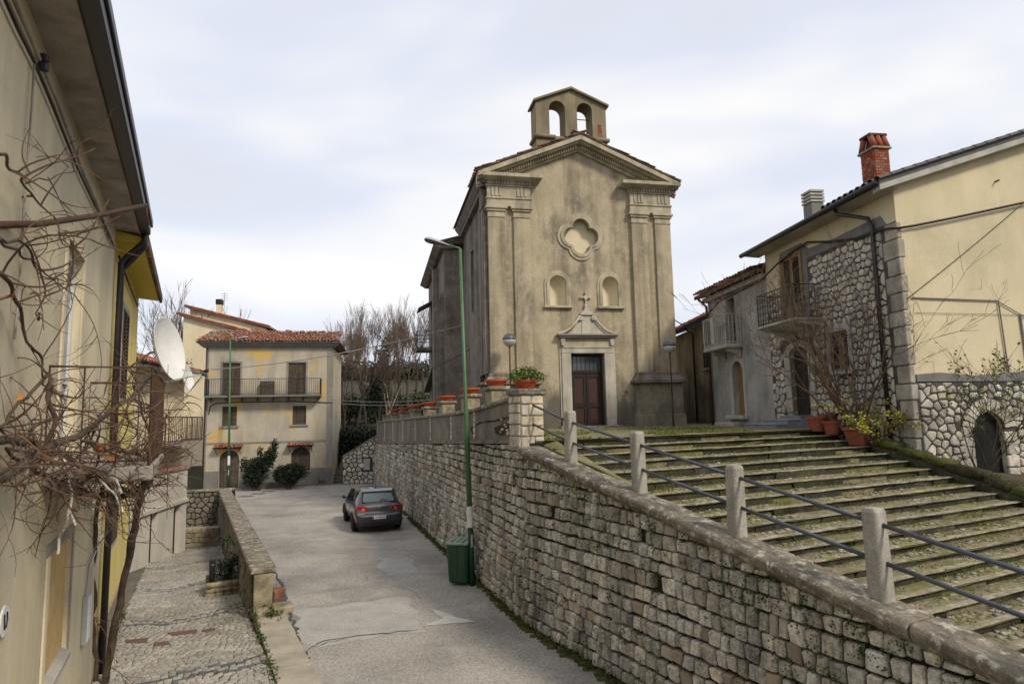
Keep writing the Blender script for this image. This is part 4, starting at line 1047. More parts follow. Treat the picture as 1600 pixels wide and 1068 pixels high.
mb = MB(); mb.hexa([SD(6.8, .5, 12.2), SD(16.8, .5, 12.2), SD(16.8, 1.15, 12.2), SD(6.8, 1.15, 12.2), SD(6.7, .5, 12.42), SD(16.9, .5, 12.42), SD(16.9, 1.45, 12.42), SD(6.7, 1.45, 12.42)]); mb.build('rear_cornice', M['church_dark'], church, bevel=.01)
mb = MB(); mb.hexa([SD(6.7, 1.47, 12.425), SD(17, 1.47, 12.425), SD(17, -8, 12.425), SD(6.7, -8, 12.425), SD(6.7, 1.4, 12.5), SD(17, 1.4, 12.5), SD(17, -3.4, 13.9), SD(6.7, -3.4, 13.9)]); mb.build('rear_roof', M['tile_old'], church)
# lean-to gallery roof stepping down the rear wall
mb = MB(); mb.hexa([SD(8.2, .9, 7.0), SD(16.6, .9, 5.6), SD(16.6, 1.3, 5.55), SD(8.2, 1.3, 6.95), SD(8.2, .9, 7.12), SD(16.6, .9, 5.72), SD(16.6, 1.3, 5.67), SD(8.2, 1.3, 7.07)]); mb.build('lean_to_roof', M['roof_grey'], church)
# rear balcony
mb = MB(); mb.fbox(SD, 13.3, 15.0, .95, 1.9, 7.9, 8.06); bal = mb.build('balcony_slab', M['church_dark'], church, bevel=.01)
mb = MB()
for z in (8.1, 8.55, 9.0): mb.tube([SD(13.32, .95, z), SD(13.32, 1.88, z), SD(14.98, 1.88, z), SD(14.98, .95, z)], .018, 5)
for k in range(10): mb.tube([SD(13.32, .95 + .1 * k, 8.06), SD(13.32, .95 + .1 * k, 9.0)], .01, 4)
for k in range(14): mb.tube([SD(13.32 + .125 * k, 1.88, 8.06), SD(13.32 + .125 * k, 1.88, 9.0)], .01, 4)
mb.build('balcony_rail', M['metal_black'], bal)
mb = MB(); mb.hexa([SD(13.2, .9, 10.8), SD(15.1, .9, 10.8), SD(15.1, 1.8, 10.3), SD(13.2, 1.8, 10.3), SD(13.2, .9, 10.86), SD(15.1, .9, 10.86), SD(15.1, 1.8, 10.36), SD(13.2, 1.8, 10.36)]); mb.build('awning', M['roof_grey'], church)
# right flank and back, roof with tiles
mb = MB(); mb.hexa([CF(WD, -.01, 2.5), CF(WD, -16, 2.5), CF(WD - .3, -16, 2.5), CF(WD - .3, -.01, 2.5), CF(WD, -.01, 13.2), CF(WD, -16, 13.2), CF(WD - .3, -16, 13.2), CF(WD - .3, -.01, 13.2)]); mb.build('right_flank', M['church_base'], church)
mb = MB()
for sgn in (-1, 1):
    e0 = EL - .06 if sgn < 0 else ER + .06
    z0 = 13.28; mb.hexa([CF(e0, .60, z0), CF(CX, .60, RZ + .01), CF(CX, -7.2, RZ + .01), CF(e0, -7.2, z0), CF(e0, .60, z0 + .03), CF(CX, .60, RZ + .04), CF(CX, -7.2, RZ + .04), CF(e0, -7.2, z0 + .03)])
roof = mb.build('roof', M['tile_old'], church)
rt = random.Random(6); mb = MB()
def tile(mb, p0, p1, up, side, r=.085):
    """half-round clay tile from p0 (low) to p1 (high)"""
    v = []; n = 5
    for p, rr in ((p0, r), (p1, r * .82)):
        for k in range(n + 1):
            a = math.pi * k / n; v.append(p + side * (rr * math.cos(a)) + up * (rr * math.sin(a) * .85))
    mb.add(v, [(k, k + 1, n + 2 + k, n + 1 + k) for k in range(n)])
for sgn in (-1, 1):
    e0 = EL - .06 if sgn < 0 else ER + .06
    sl = Vector((CF(CX, 0, RZ + .04) - CF(e0, 0, 13.31))); Ln = sl.length; dr_ = sl.normalized(); side_ = (CF(0, -1, 0) - CF(0, 0, 0)).normalized(); up = dr_.cross(side_); up = up if up.z > 0 else -up
    for c in range(9):
        base = CF(e0, .52 - .24 * c, 13.31); t = -.02
        while t < Ln:
            p0 = base + dr_ * t + up * (.035 + rt.uniform(-.01, .03)) + side_ * rt.uniform(-.03, .03); tile(mb, p0, p0 + dr_ * .40 + up * -.02, up, side_); t += .30
tag(mb.build('roof_tiles', M['tile_old'], roof), kind='stuff')
# bell gable, set back on the ridge
BO = -1.25; bc = 3.94; bw = 1.56; th = .85
def bz(s): return 17.18 + .72 * (1 - abs(s - bc) / (bw + .2))
o1 = arch(2.97, 3.67, 15.72, 17.30, 12); o2 = arch(4.20, 4.88, 15.72, 17.30, 12)
mb = MB(); mb.fwall(CF, [(bc - bw, 14.0), (bc + bw, 14.0), (bc + bw, bz(bc + bw) - .05), (bc, 17.84), (bc - bw, bz(bc - bw) - .05)], [o1, o2], BO, th, True); bell = mb.build('bell_gable', M['belfry'], church)
mb = MB()
for sgn in (-1, 1):
    e0 = bc + sgn * (bw + .11)
    mb.hexa([CF(e0, BO + .14, bz(e0) - .06), CF(bc, BO + .14, 17.84), CF(bc, BO - th - .14, 17.84), CF(e0, BO - th - .14, bz(e0) - .06), CF(e0, BO + .14, bz(e0) + .04), CF(bc, BO + .14, 17.94), CF(bc, BO - th - .14, 17.94), CF(e0, BO - th - .14, bz(e0) + .04)])
mb.build('bell_gable_roof', M['belfry'], bell, bevel=.01)
mb = MB()
for a, b in ((bc - bw - .1, 3.2), (4.7, bc + bw + .1)):
    mb = MB(); mb.tube([CF(a, BO + .04, 15.66), CF(b, BO + .04, 15.66)], .09, 10)
    if a < 3: mb.build('roll_moulding', M['belfry'], bell, smooth=True)
mb.build('roll_moulding', M['belfry'], bell, smooth=True); mb = MB()
mb.tube([CF(bc - bw - .02, BO + .04, 15.66), CF(bc - bw - .02, BO - th, 15.66)], .09, 10); mb.build('roll_moulding', M['belfry'], bell, smooth=True); mb = MB(); mb.tube([CF(bc + bw + .02, BO + .04, 15.66), CF(bc + bw + .02, BO - th, 15.66)], .09, 10); mb.build('roll_moulding', M['belfry'], bell, smooth=True)
mb = MB(); mb.tube([CF(4.15, BO - .45, 16.75), CF(4.93, BO - .45, 16.75)], .02, 6); mb.build('bell_rod', M['metal_black'], bell)
mb = MB(); rb = random.Random(2)
for k in range(7): z = 15.85 + .075 * k; mb.fbox(CF, 5.10 + rb.uniform(0, .04), 5.26 + rb.uniform(0, .05), BO, BO + .012, z, z + .055)
mb.build('exposed_brick', M['brick_red'], bell)

# globe lamps either side of the church door
def globe_lamp(base, top_z, label):
    t = thing('globe_lamp', base, label, 'street lamp', 'globe lamps before the church'); x, y, z = base; mb = MB()
    mb.tube([(x, y, z), (x, y, z + 1.2)], .035, 8); mb.tube([(x, y, z + 1.2), (x, y, top_z - .2)], .026, 8); mb.build('pole', M['metal_rust'], t, smooth=True)
    mb = MB(); mb.lathe((x, y, z + 1.17), [(.035, 0), (.05, .02), (.05, .06), (.03, .08)], 8); mb.lathe((x, y, top_z - .26), [(.03, 0), (.07, .04), (.075, .1), (.05, .11)], 10); mb.build('collar', M['metal_black'], t)
    r = .25; mb = MB(); mb.lathe((x, y, top_z), [(.05, -r * .97)] + [(r * math.cos(a), r * math.sin(a)) for a in [R(-75 + 15 * k) for k in range(6)]], 18); g = mb.build('globe_lower', M['globe_low'], t, smooth=True)
    mb = MB(); mb.lathe((x, y, top_z), [(r * 1.015 * math.cos(a), r * 1.015 * math.sin(a)) for a in [R(0 + 15 * k) for k in range(6)]] + [(.01, r * 1.02)], 18); mb.build('globe_cap', M['globe_top'], t, smooth=True)
b1 = CF.px(1046, 535, 1.3); q = CF(b1[0], 1.3, 0)
globe_lamp((q.x, q.y, 3.5), CF.px(1045, 541, 1.3)[1], 'globe lamp on a thin rusty pole right of the church door')
b1 = CF.px(796, 531, .9); q = CF(b1[0], .9, 0)
globe_lamp((q.x, q.y, 3.5), CF.px(796, 531, .9)[1], 'globe lamp on a rusty pole left of the church door')
# ================================================================== helpers for houses
def shutters(fr, s0, s1, z0, z1, o, mat, parent, leaves=2, louvre=True, name='shutter', frame_mat=None):
    w = (s1 - s0) / leaves
    for k in range(leaves):
        a, b = s0 + w * k + .01, s0 + w * (k + 1) - .01
        mb = MB(); f_ = .06 if w > .3 else .045
        mb.fwall(fr, rect(a, b, z0, z1), [rect(a + f_, b - f_, z0 + f_, z1 - f_)], o, .04); sh = mb.build(name, M[frame_mat or mat], parent)
        if louvre:
            n = max(6, int((z1 - z0) / .085)); mb = MB(); zz0, zz1 = z0 + f_, z1 - f_
            for j in range(n):
                za = zz0 + (zz1 - zz0) * j / n; zb = za + (zz1 - zz0) / n * .8
                mb.hexa([fr(a + f_, o - .035, zb), fr(b - f_, o - .035, zb), fr(b - f_, o - .028, zb), fr(a + f_, o - .028, zb), fr(a + f_, o - .012, za), fr(b - f_, o - .012, za), fr(b - f_, o - .004, za), fr(a + f_, o - .004, za)])
            mb.build('louvre', M[mat], sh)
        else:
            n = 3
            for j in range(n):
                mb = MB(); mb.fbox(fr, a + f_ + (b - a - 2 * f_) * j / n, a + f_ + (b - a - 2 * f_) * (j + 1) / n - .006, o - .03, o - .012, z0 + f_, z1 - f_); mb.build('plank', M[mat], sh)
def arched_door(fr, s0, s1, z0, z1, o, mat, parent, n=4):
    mb = MB(); mb.fwall(fr, arch(s0, s1, z0, z1), (), o - .04, .03); d = mb.build('door', M['wood_dark'], parent)
    r = (s1 - s0) / 2; c = (s0 + s1) / 2
    for k in range(n):
        a, b = s0 + (s1 - s0) * k / n + .006, s0 + (s1 - s0) * (k + 1) / n - .006
        def zt(s): return z1 - r + math.sqrt(max(0, r * r - (s - c) ** 2)) - .01
        mb = MB(); mb.fprism(fr, [(a, z0), (b, z0), (b, zt(b)), ((a + b) / 2, zt((a + b) / 2)), (a, zt(a))], o - .038, o); mb.build('plank', M[mat], d)
    return d
def bar_rail(fr, s0, s1, o0, o1, z0, z1, parent, mat='metal_black', step=.12, name='railing', r=.009, sides=True):
    mb = MB(); P = ([(s0, o0)] if sides else []) + [(s0, o1), (s1, o1)] + ([(s1, o0)] if sides else [])
    for z in (z0 + .06, z1): mb.tube([fr(s, o, z) for s, o in P], r * 1.7, 6)
    for i in range(len(P) - 1):
        a, b = Vector(P[i]), Vector(P[i + 1]); n = max(1, int((b - a).length / step))
        for k in range(n + (1 if i == len(P) - 2 else 0)):
            q = a.lerp(b, k / n); mb.tube([fr(q.x, q.y, z0), fr(q.x, q.y, z1)], r * (2 if k == 0 else 1), 5, False)
    return mb.build(name, M[mat], parent)
def clip_half(poly, px, py, nx, ny):
    out = []
    for i in range(len(poly)):
        a, b = poly[i], poly[(i + 1) % len(poly)]
        da = (a[0] - px) * nx + (a[1] - py) * ny; db = (b[0] - px) * nx + (b[1] - py) * ny
        if da <= 0: out.append(a)
        if (da < 0 < db) or (db < 0 < da):
            t = da / (da - db); out.append((a[0] + (b[0] - a[0]) * t, a[1] + (b[1] - a[1]) * t))
    return out
def rubble(fr, s0, s1, z0f, z1f, size, parent, mat, seed, keep=lambda s, z: True, o=0.0, gap=.022, depth=.035, limit=300, stretch=1.25, name='stone', zmax=None):
    """irregular stones: Voronoi cells shrunk by the joint, rounded and standing proud"""
    rnd = random.Random(seed); zlo = min(z0f(s0), z0f(s1)); zhi = max(z1f(s0), z1f(s1)); pts = []
    dx, dz = size * stretch, size; j = 0; z = zlo
    while z < zhi:
        s = s0 + (dx / 2 if j % 2 else 0)
        while s < s1:
            if rnd.random() > .16: pts.append((s + dx * rnd.uniform(.1, .9) * .9, z + dz * rnd.uniform(.22, .78) * .9)); s += dx * rnd.uniform(.85, 1.15)
        z += dz; j += 1
    pieces = []
    for i, p in enumerate(pts):
        s, z = p
        if not (s0 < s < s1 and z0f(s) < z < z1f(s)) or not keep(s, z): continue
        poly = [(s0, z0f(s0)), (s1, z0f(s1)), (s1, z1f(s1)), (s0, z1f(s0))]
        for k, q in enumerate(pts):
            if k == i or abs(q[0] - s) > 3 * dx or abs(q[1] - z) > 3 * dz: continue
            poly = clip_half(poly, (s + q[0]) / 2, (z + q[1]) / 2, q[0] - s, q[1] - z)
            if len(poly) < 3: break
        if len(poly) < 3: continue
        cx = sum(q[0] for q in poly) / len(poly); cz = sum(q[1] for q in poly) / len(poly)
        size_ = max(max(q[0] for q in poly) - min(q[0] for q in poly), max(q[1] for q in poly) - min(q[1] for q in poly))
        if size_ < gap * 4: continue
        # round the corners (one chaikin pass) and shrink by the joint
        rp = []
        for k in range(len(poly)):
            a, b = poly[k], poly[(k + 1) % len(poly)]
            for t in (.17, .83): rp.append((a[0] + (b[0] - a[0]) * t, a[1] + (b[1] - a[1]) * t))
        def shrink(q, g):
            d = Vector((q[0] - cx, q[1] - cz)); l = d.length; return (cx + d.x * max(.2, (l - g) / l), cz + d.y * max(.2, (l - g) / l)) if l > 1e-6 else q
        g_ = gap * rnd.uniform(.7, 1.4)
        r1 = [shrink(q, g_) for q in rp]; r2 = [shrink(q, g_ + depth * .7) for q in rp]; d = depth * rnd.uniform(.7, 1.3); n = len(rp)
        tx, tz = rnd.uniform(-.1, .1), rnd.uniform(-.1, .1)
        v = [fr(q[0], o - .02, q[1]) for q in r1] + [fr(q[0], o + d * .55, q[1]) for q in r1] + [fr(q[0], o + d + tx * (q[0] - cx) + tz * (q[1] - cz), q[1]) for q in r2]
        f = [(a * n + k, a * n + (k + 1) % n, a * n + n + (k + 1) % n, a * n + n + k) for a in (0, 1) for k in range(n)] + [tuple(2 * n + k for k in range(n))]
        x, y, dist = to_px(fr(cx, o, cz)); pieces.append((-(size_ / max(dist, .1)) if -10 < x < 1610 and -10 < y < 1078 else 0, v, f))
    pieces.sort(key=lambda q: q[0]); rest = MB()
    for k, (a, v, f) in enumerate(pieces):
        if k < limit and a < 0: MB().add(v, f).build(name, M[mat], parent, smooth=False)
        else: rest.add(v, f)
    if rest.v: tag(rest.build('small_stones', M[mat], parent), kind='stuff')
def tiled_roof(fr, s0, s1, o_low, z_low, o_high, z_high, parent, mat='tile_red', pitch=.2, seed=1, jit=.02, name='roof_tiles', r=.08):
    """half-round tiles laid down the slope; rows along s"""
    rnd = random.Random(seed); mb = MB(); lo = fr(0, o_low, z_low); hi = fr(0, o_high, z_high); sl = hi - lo; Ln = sl.length; d = sl.normalized()
    sd = Vector((fr.d.x, fr.d.y, 0)); up = d.cross(sd); up = up if up.z > 0 else -up
    s = s0
    while s < s1:
        t = -.05
        while t < Ln - .1:
            p = fr(s, o_low, z_low) + d * t + up * rnd.uniform(0, jit * 1.5) + sd * rnd.uniform(-jit, jit); tile(mb, p, p + d * .42 + up * -.02, up, sd, r); t += .32
        s += pitch
    return tag(mb.build(name, M[mat], parent), kind='stuff')

# ================================================================== THREE-STOREY HOUSE at the end of the road
YF = Frame((-18.84, 39.32), (7.33, 1.39)); yh = thing('town_house', YF(3.7, -3, 0), 'weathered cream three-storey house with a long balcony at the end of the road', 'house')
w3 = [(.92, 1.95, 5.62, 7.66), (4.80, 5.86, 5.62, 7.66)]; w2 = [(.97, 1.82, 3.78, 4.98), (5.10, 5.92, 3.78, 4.95)]
dA = (.90, 2.02, 0.02, 2.32); dB = (5.06, 6.20, .92, 2.40)
holes = [rect(*w) for w in w3 + w2] + [arch(*dA), arch(*dB)]
mb = MB(); mb.fwall(YF, rect(-.05, 7.5, -.3, 8.62), holes, 0, .3); mb.fbox(YF, -.05, .2, -7, -.301, -.3, 8.62); mb.fbox(YF, 7.25, 7.5, -7, -.301, -.3, 8.62); mb.build('wall', M['yellow_house_wall'], yh)
for w in w3 + w2 + [dA, dB]: mb = MB(); mb.fbox(YF, w[0] - .05, w[1] + .05, -.32, -.301, w[2] - .05, w[3] + .05); mb.build('dark_interior', M['void'], yh)
mb = MB(); mb.fwall(YF, rect(-.07, 7.52, -.3, 1.08), [rect(.86, 2.06, -.31, 1.09), rect(5.02, 6.24, .9, 1.09)], .015, .03); mb.build('base_band', M['house_grey_base'], yh)
for x0, x1 in ((7.15, 7.53), (-.07, .1)): mb = MB(); mb.fbox(YF, x0, x1, 0, .018, 1.08, 8.5); mb.build('corner_strip', M['house_grey_band'], yh)
mb = MB(); mb.fbox(YF, -.05, 7.5, 0, .035, 2.70, 2.80); mb.build('string_course', M['house_grey_band'], yh)
for k, w in enumerate(w3):
    mb = MB(); mb.fwall(YF, rect(w[0] - .1, w[1] + .1, w[2], w[3] + .1), [rect(w[0], w[1], w[2] - .01, w[3])], .03, .04); wn_ = mb.build('balcony_door', M['house_grey_band'], yh)
    shutters(YF, w[0], w[1], w[2], w[3], -.05, 'wood_grey', wn_, 2)
for k, w in enumerate(w2):
    mb = MB(); mb.fbox(YF, w[0] - .12, w[1] + .12, 0, .1, w[2] - .1, w[2]); wn_ = mb.build('window', M['house_grey_band'], yh)
    shutters(YF, w[0], w[1], w[2], w[3], -.05, 'wood_grey', wn_, 2)
arched_door(YF, *dA, -.08, 'wood_grey', yh, 5); arched_door(YF, *dB, -.08, 'wood_grey', yh, 4)
mb = MB(); mb.fbox(YF, 5.0, 6.26, 0, .08, .84, .92); mb.build('sill', M['house_grey_band'], yh)
mb = MB(); mb.fbox(YF, .1, 6.85, 0, .85, 5.50, 5.62); bs_ = mb.build('balcony_slab', M['house_grey_base'], yh, bevel=.015)
for k in range(8):
    mb = MB(); s = .3 + k * .9; mb.fprism(Frame(YF(s, 0, 0).xy, YF.n), [(0, 5.5), (.7, 5.5), (.6, 5.42), (.15, 5.34), (0, 5.25)], -.06, .06); mb.build('bracket', M['house_grey_base'], bs_)
bar_rail(YF, .13, 6.82, .0, .82, 5.62, 6.62, bs_, step=.125, r=.011)
mb = MB(); mb.fbox(YF, 3.2, 4.0, .05, .4, 5.62, 6.5); mb.build('balcony_cupboard', M['wood_grey'], bs_, bevel=.02)
for (a, b) in ((.62, 2.2), (4.88, 6.4)):
    mb = MB(); mb.hexa([YF(a, 0, 2.55), YF(b, 0, 2.55), YF(b, .5, 2.42), YF(a, .5, 2.42), YF(a, 0, 2.60), YF(b, 0, 2.60), YF(b, .5, 2.47), YF(a, .5, 2.47)]); cn = mb.build('door_canopy', M['wood_dark'], yh)
    tiled_roof(YF, a + .05, b, .52, 2.48, .02, 2.62, cn, 'tile_red', .17, 3)
    for s in (a + .1, b - .1):
        mb = MB(); mb.tube([YF(s, .02, 2.1), YF(s, .42, 2.42)], .02, 5); mb.build('canopy_bracket', M['metal_black'], cn)
mb = MB(); mb.fbox(YF, -.25, 7.7, -.2, .18, 8.62, 8.72); mb.fbox(YF, -.38, 7.83, -.2, .32, 8.72, 8.84); mb.fbox(YF, -.5, 7.95, -.2, .45, 8.84, 8.90); mb.build('eaves_cornice', M['house_grey_band'], yh, bevel=.015)
mb = MB(); mb.hexa([YF(-.55, .5, 8.90), YF(8.0, .5, 8.90), YF(8.0, -7.5, 8.90), YF(-.55, -7.5, 8.90), YF(-.55, .5, 8.95), YF(8.0, .5, 8.95), YF(7.0, -3.2, 10.02), YF(.3, -3.2, 10.02)]); rf = mb.build('roof', M['tile_old'], yh)
tiled_roof(YF, -.5, 8.0, .55, 8.97, -3.1, 10.05, rf, 'tile_red', .20, 8, .03)
rnd = random.Random(44); mb = MB()
for k in range(90):      # loose stones and broken tiles on ridge and verges
    e = rnd.random(); s = rnd.uniform(-.3, 1.2) if e < .3 else (rnd.uniform(6.2, 7.8) if e < .7 else rnd.uniform(0, 7.6)); o = -rnd.uniform(2.6, 3.3) if e > .7 else -rnd.uniform(.3, 3.0); z = 8.97 + (-o + .5) / 3.7 * 1.07; d_ = rnd.uniform(.12, .28)
    add_tmpl(mb, BLOCK[rnd.randrange(8)], Matrix.Translation(YF(s, o, z)) @ Matrix.Rotation(rnd.uniform(0, 3), 4, 'Z') @ Matrix.Diagonal((d_, d_ * .8, d_ * .6, 1)))
tag(mb.build('loose_stones', M['cap_stone'], rf, smooth=True), kind='stuff')
mb = MB(); mb.hexa([YF(1.8, -3.4, 9.7), YF(3.2, -3.4, 9.6), YF(3.2, -4.8, 9.6), YF(1.8, -4.8, 9.7), YF(1.8, -3.4, 10.42), YF(3.1, -3.4, 10.12), YF(3.1, -4.8, 10.12), YF(1.8, -4.8, 10.42)]); mb.build('dormer', M['tile_red'], yh)
mb = MB(); mb.tube([YF(.0, .12, 8.6), YF(.0, .12, 0)], .05, 7); mb.build('downpipe', M['metal_brown'], yh, smooth=True)
mb = MB(); mb.tube([YF(.18, .02, 4.5), YF(.3, .03, 5.05), YF(.6, .03, 5.18), YF(2.2, .03, 5.24), YF(5.2, .03, 5.22), YF(7.5, .03, 5.1)], .028, 5); mb.build('facade_cable', M['wire_black'], yh)
# shrubs at its foot
def leafy(name, label, cat, loc, blobs, mat, n, size, seed, group=None, stem=None, stems=None):
    t = thing(name, loc, label, cat, group); rnd = random.Random(seed); mb = MB()
    tot = sum(b[3] * b[4] * b[5] for b in blobs)
    for (x, y, z, rx, ry, rz) in blobs:
        for _ in range(int(n * rx * ry * rz / tot)):
            d = Vector((rnd.gauss(0, 1), rnd.gauss(0, 1), rnd.gauss(0, 1))).normalized() * (rnd.random() ** .45)
            w = 1 + .35 * noise.noise(Vector((x + d.x * 2.3, y + d.y * 2.3, z + d.z * 2.3)))
            p = Vector(loc) + Vector((x + d.x * rx * w, y + d.y * ry * w, z + d.z * rz * w))
            a = Vector((rnd.uniform(-1, 1), rnd.uniform(-1, 1), rnd.uniform(-.5, 1))).normalized() * size * rnd.uniform(.6, 1.4); b_ = a.cross(Vector((rnd.uniform(-1, 1), rnd.uniform(-1, 1), rnd.uniform(-1, 1)))).normalized() * size * .4
            mb.add([p, p + a * .5 + b_, p + a, p + a * .5 - b_], [(0, 1, 2, 3)])
    mb.build('foliage', M[mat], t); s_ = MB()
    for (x, y, z, rx, ry, rz) in blobs: s_.tube([Vector(loc) + Vector((x * .2, y * .2, 0)), Vector(loc) + Vector((x * .7, y * .7, z * .6)), Vector(loc) + Vector((x, y, z))], [.05, .035, .015], 5)
    s_.build('stem', M['bark_dark'], t)
    return t
c = at_z(400, 766, 0)
leafy('juniper', 'dark leaning evergreen shrub rising to a point beside the arched door', 'shrub', (c.x, c.y, 0), [(-.1, 0, .8, .7, .6, .6), (.0, 0, 1.3, .7, .6, .6), (.5, 0, 1.6, .55, .5, .5), (.8, 0, 2.05, .4, .4, .45), (1.05, 0, 2.6, .25, .25, .4), (-.75, 0, 1.5, .25, .25, .45), (.2, 0, 2.2, .2, .2, .35)], 'leaf_dark', 9000, .095, 3)
c = at_z(452, 764, 0)
leafy('round_shrub', 'dark rounded evergreen shrub under the right arched window', 'shrub', (c.x, c.y, 0), [(0, 0, .85, .85, .6, .6), (.3, 0, 1.05, .7, .5, .45), (-.6, 0, .9, .4, .4, .45)], 'leaf_dark', 6500, .095, 4)
c = at_z(503, 757, 0)
leafy('small_shrub', 'small dark shrub at the right corner of the three-storey house', 'shrub', (c.x, c.y, 0), [(0, 0, .3, .35, .3, .3)], 'leaf_dark', 500, .1, 5)
mb = MB(); mb.fbox(YF, 2.3, 6.0, .35, .6, -.1, .38); tag(mb.build('planting_kerb', M['house_grey_base'], bevel=.03), 'low stone edging in front of the evergreen shrubs', 'edging')

# cream houses behind it
def gable_house(name, label, fr, w, d, zb, ze, zr, wall, tile_mat, openings=(), chimneys=()):
    t = thing(name, fr(w / 2, -d / 2, zb), label, 'house'); mb = MB(); holes = [rect(*q[:4]) for q in openings]
    mb.fwall(fr, [(0, zb), (w, zb), (w, ze[1]), (0, ze[0])], holes, 0, .25); mb.fbox(fr, 0, .2, -d, -.251, zb, min(ze)); mb.fbox(fr, w - .2, w, -d, -.251, zb, min(ze)); mb.build('wall', M[wall], t)
    for q in openings:
        mb = MB(); mb.fbox(fr, q[0] - .02, q[1] + .02, -.2, -.17, q[2] - .02, q[3] + .02); wi = mb.build('window', M['void'], t); shutters(fr, q[0], q[1], q[2], q[3], -.03, q[4], wi, 2)
    mb = MB(); mb.hexa([fr(-.4, .35, ze[0]), fr(w + .4, .35, ze[1]), fr(w + .4, -d, ze[1]), fr(-.4, -d, ze[0]), fr(-.4, .35, ze[0] + .16), fr(w + .4, .35, ze[1] + .16), fr(w + .4, -d, ze[1] + .16), fr(-.4, -d, ze[0] + .16)]); r_ = mb.build('roof', M[tile_mat], t)
    # verge tiles along the sloping edge
    mb = MB(); a, b = fr(-.4, .3, ze[0] + .17), fr(w + .4, .3, ze[1] + .17); dd = (b - a).normalized(); sd = Vector((fr.n.x, fr.n.y, 0)); up = dd.cross(sd); up = up if up.z > 0 else -up; L_ = (b - a).length; k = 0
    while k < L_ - .3:
        for c in range(3): p = a + dd * k - sd * .22 * c; tile(mb, p, p + dd * .42, up, sd, .1)
        k += .34
    tag(mb.build('verge_tiles', M[tile_mat], r_), kind='stuff')
    return t
H2 = Frame(at_y(283, 600, 50).xy, (1, .12))
a, b = H2.px(283, 492), H2.px(392, 523); up1 = gable_house('cream_house', 'cream house with a sloping red-tiled verge behind the three-storey house', H2, b[0], 6, 0, (a[1], b[1]), 0, 'cream_wall', 'tile_red')
H3 = Frame(at_y(293, 600, 56.5).xy, (1, .12)); a, b = H3.px(293, 480), H3.px(416, 513); t = gable_house('upper_cream_house', 'cream house higher up with chimney and aerial on its sloping roof', H3, b[0], 6, 0, (a[1], b[1]), 0, 'cream_wall', 'tile_red')
s_, z_ = H3.px(337, 486); mb = MB(); mb.fbox(H3, s_ - .22, s_ + .22, -1.2, -.75, z_ - .6, z_ + .75); ch = mb.build('chimney', M['cream_wall'], t); mb = MB(); mb.fbox(H3, s_ - .28, s_ + .28, -1.26, -.69, z_ + .75, z_ + 1.25); mb.build('chimney_cap', M['wood_dark'], ch, bevel=.05)
s_, z_ = H3.px(347, 490); mb = MB(); mb.tube([H3(s_, -.5, z_ - .3), H3(s_, -.5, z_ + 2)], .03, 5)
for k in range(4): mb.tube([H3(s_ - .3, -.5, z_ + 1.3 + .2 * k), H3(s_ + .3, -.5, z_ + 1.35 + .2 * k)], .015, 4)
mb.build('aerial', M['plastic_grey'], t)

# stone wall, steps and hedge right of it
SW = Frame(at_z(583, 754, 0).xy, at_z(535, 756, 0).xy - at_z(583, 754, 0).xy, flip=True)
wr = thing('rubble_wall', SW(1, 0, 0), 'pale rubble garden wall with a sloping top and small hatch beside the road end', 'wall'); Lw = (at_z(535, 756, 0).xy - at_z(583, 754, 0).xy).length
ztl, ztr = SW.px(583, 678)[1], SW.px(537, 714)[1]
mb = MB(); mb.fwall(SW, [(-.5, -.2), (Lw, -.2), (Lw, ztr), (-.5, ztl)], (), 0, .5, True); mb.build('backing', M['rubble_mortar'], wr)
h0 = SW.px(578, 716); h1 = SW.px(568, 734)
rubble(SW, -.4, Lw, lambda s: 0, lambda s: ztl + (ztr - ztl) * max(0, s) / Lw, .26, wr, 'rubble', 5, lambda s, z: not (min(h0[0], h1[0]) - .1 < s < max(h0[0], h1[0]) + .1 and h1[1] - .1 < z < h0[1] + .1), .0, .03, .05, 120)
mb = MB(); mb.fbox(SW, min(h0[0], h1[0]), max(h0[0], h1[0]), 0, .06, h1[1], h0[1]); mb.build('hatch', M['plastic_grey'], wr, bevel=.02)
mb = MB(); mb.hexa([SW(-.5, -.55, ztl), SW(Lw, -.55, ztr), SW(Lw, .08, ztr), SW(-.5, .08, ztl), SW(-.5, -.55, ztl + .1), SW(Lw, -.55, ztr + .1), SW(Lw, .08, ztr + .1), SW(-.5, .08, ztl + .1)]); mb.build('coping', M['cap_stone'], wr, bevel=.02)
stp = thing('side_steps', at_y(526, 757, 42), 'narrow stone steps climbing between the house and the rubble wall', 'steps')
p0 = at_y(518, 757, 42.0); p1 = at_y(537, 757, 42.0)
for k in range(9):
    mb = MB(); mb.box(p0.x + .05, p1.x + .1, 42 + .3 * k, 42.3 + .3 * k, -.2, .17 * (k + 1)); mb.build('step', M['house_grey_base'], stp, bevel=.02)
c = at_y(550, 690, 46)
leafy('ivy_bank', 'dark ivy-covered bank behind the rubble wall', 'hedge', (c.x, c.y, 0), [(-1.2, 0, 1.2, 1.5, 1.0, 1.6), (.8, 0, 1.4, 1.6, 1.0, 1.8), (2.4, .5, 1.8, 1.6, 1.0, 1.8), (-.2, 1, 2.6, 1.8, 1.0, 1.0), (2.6, 1.5, 2.6, 1.2, .8, 1.1)], 'leaf_dark', 12000, .16, 6)
c = at_y(560, 690, 50)
leafy('garden_hedge', 'green hedge glimpsed behind the ivy bank below the bare trees', 'hedge', (c.x, c.y, 0), [(-1.5, 0, 2.6, 1.6, 1, .9), (1.0, 0, 2.6, 1.8, 1, .9), (3.4, 0, 2.6, 1.8, 1, .9)], 'leaf_hedge', 7000, .15, 7)
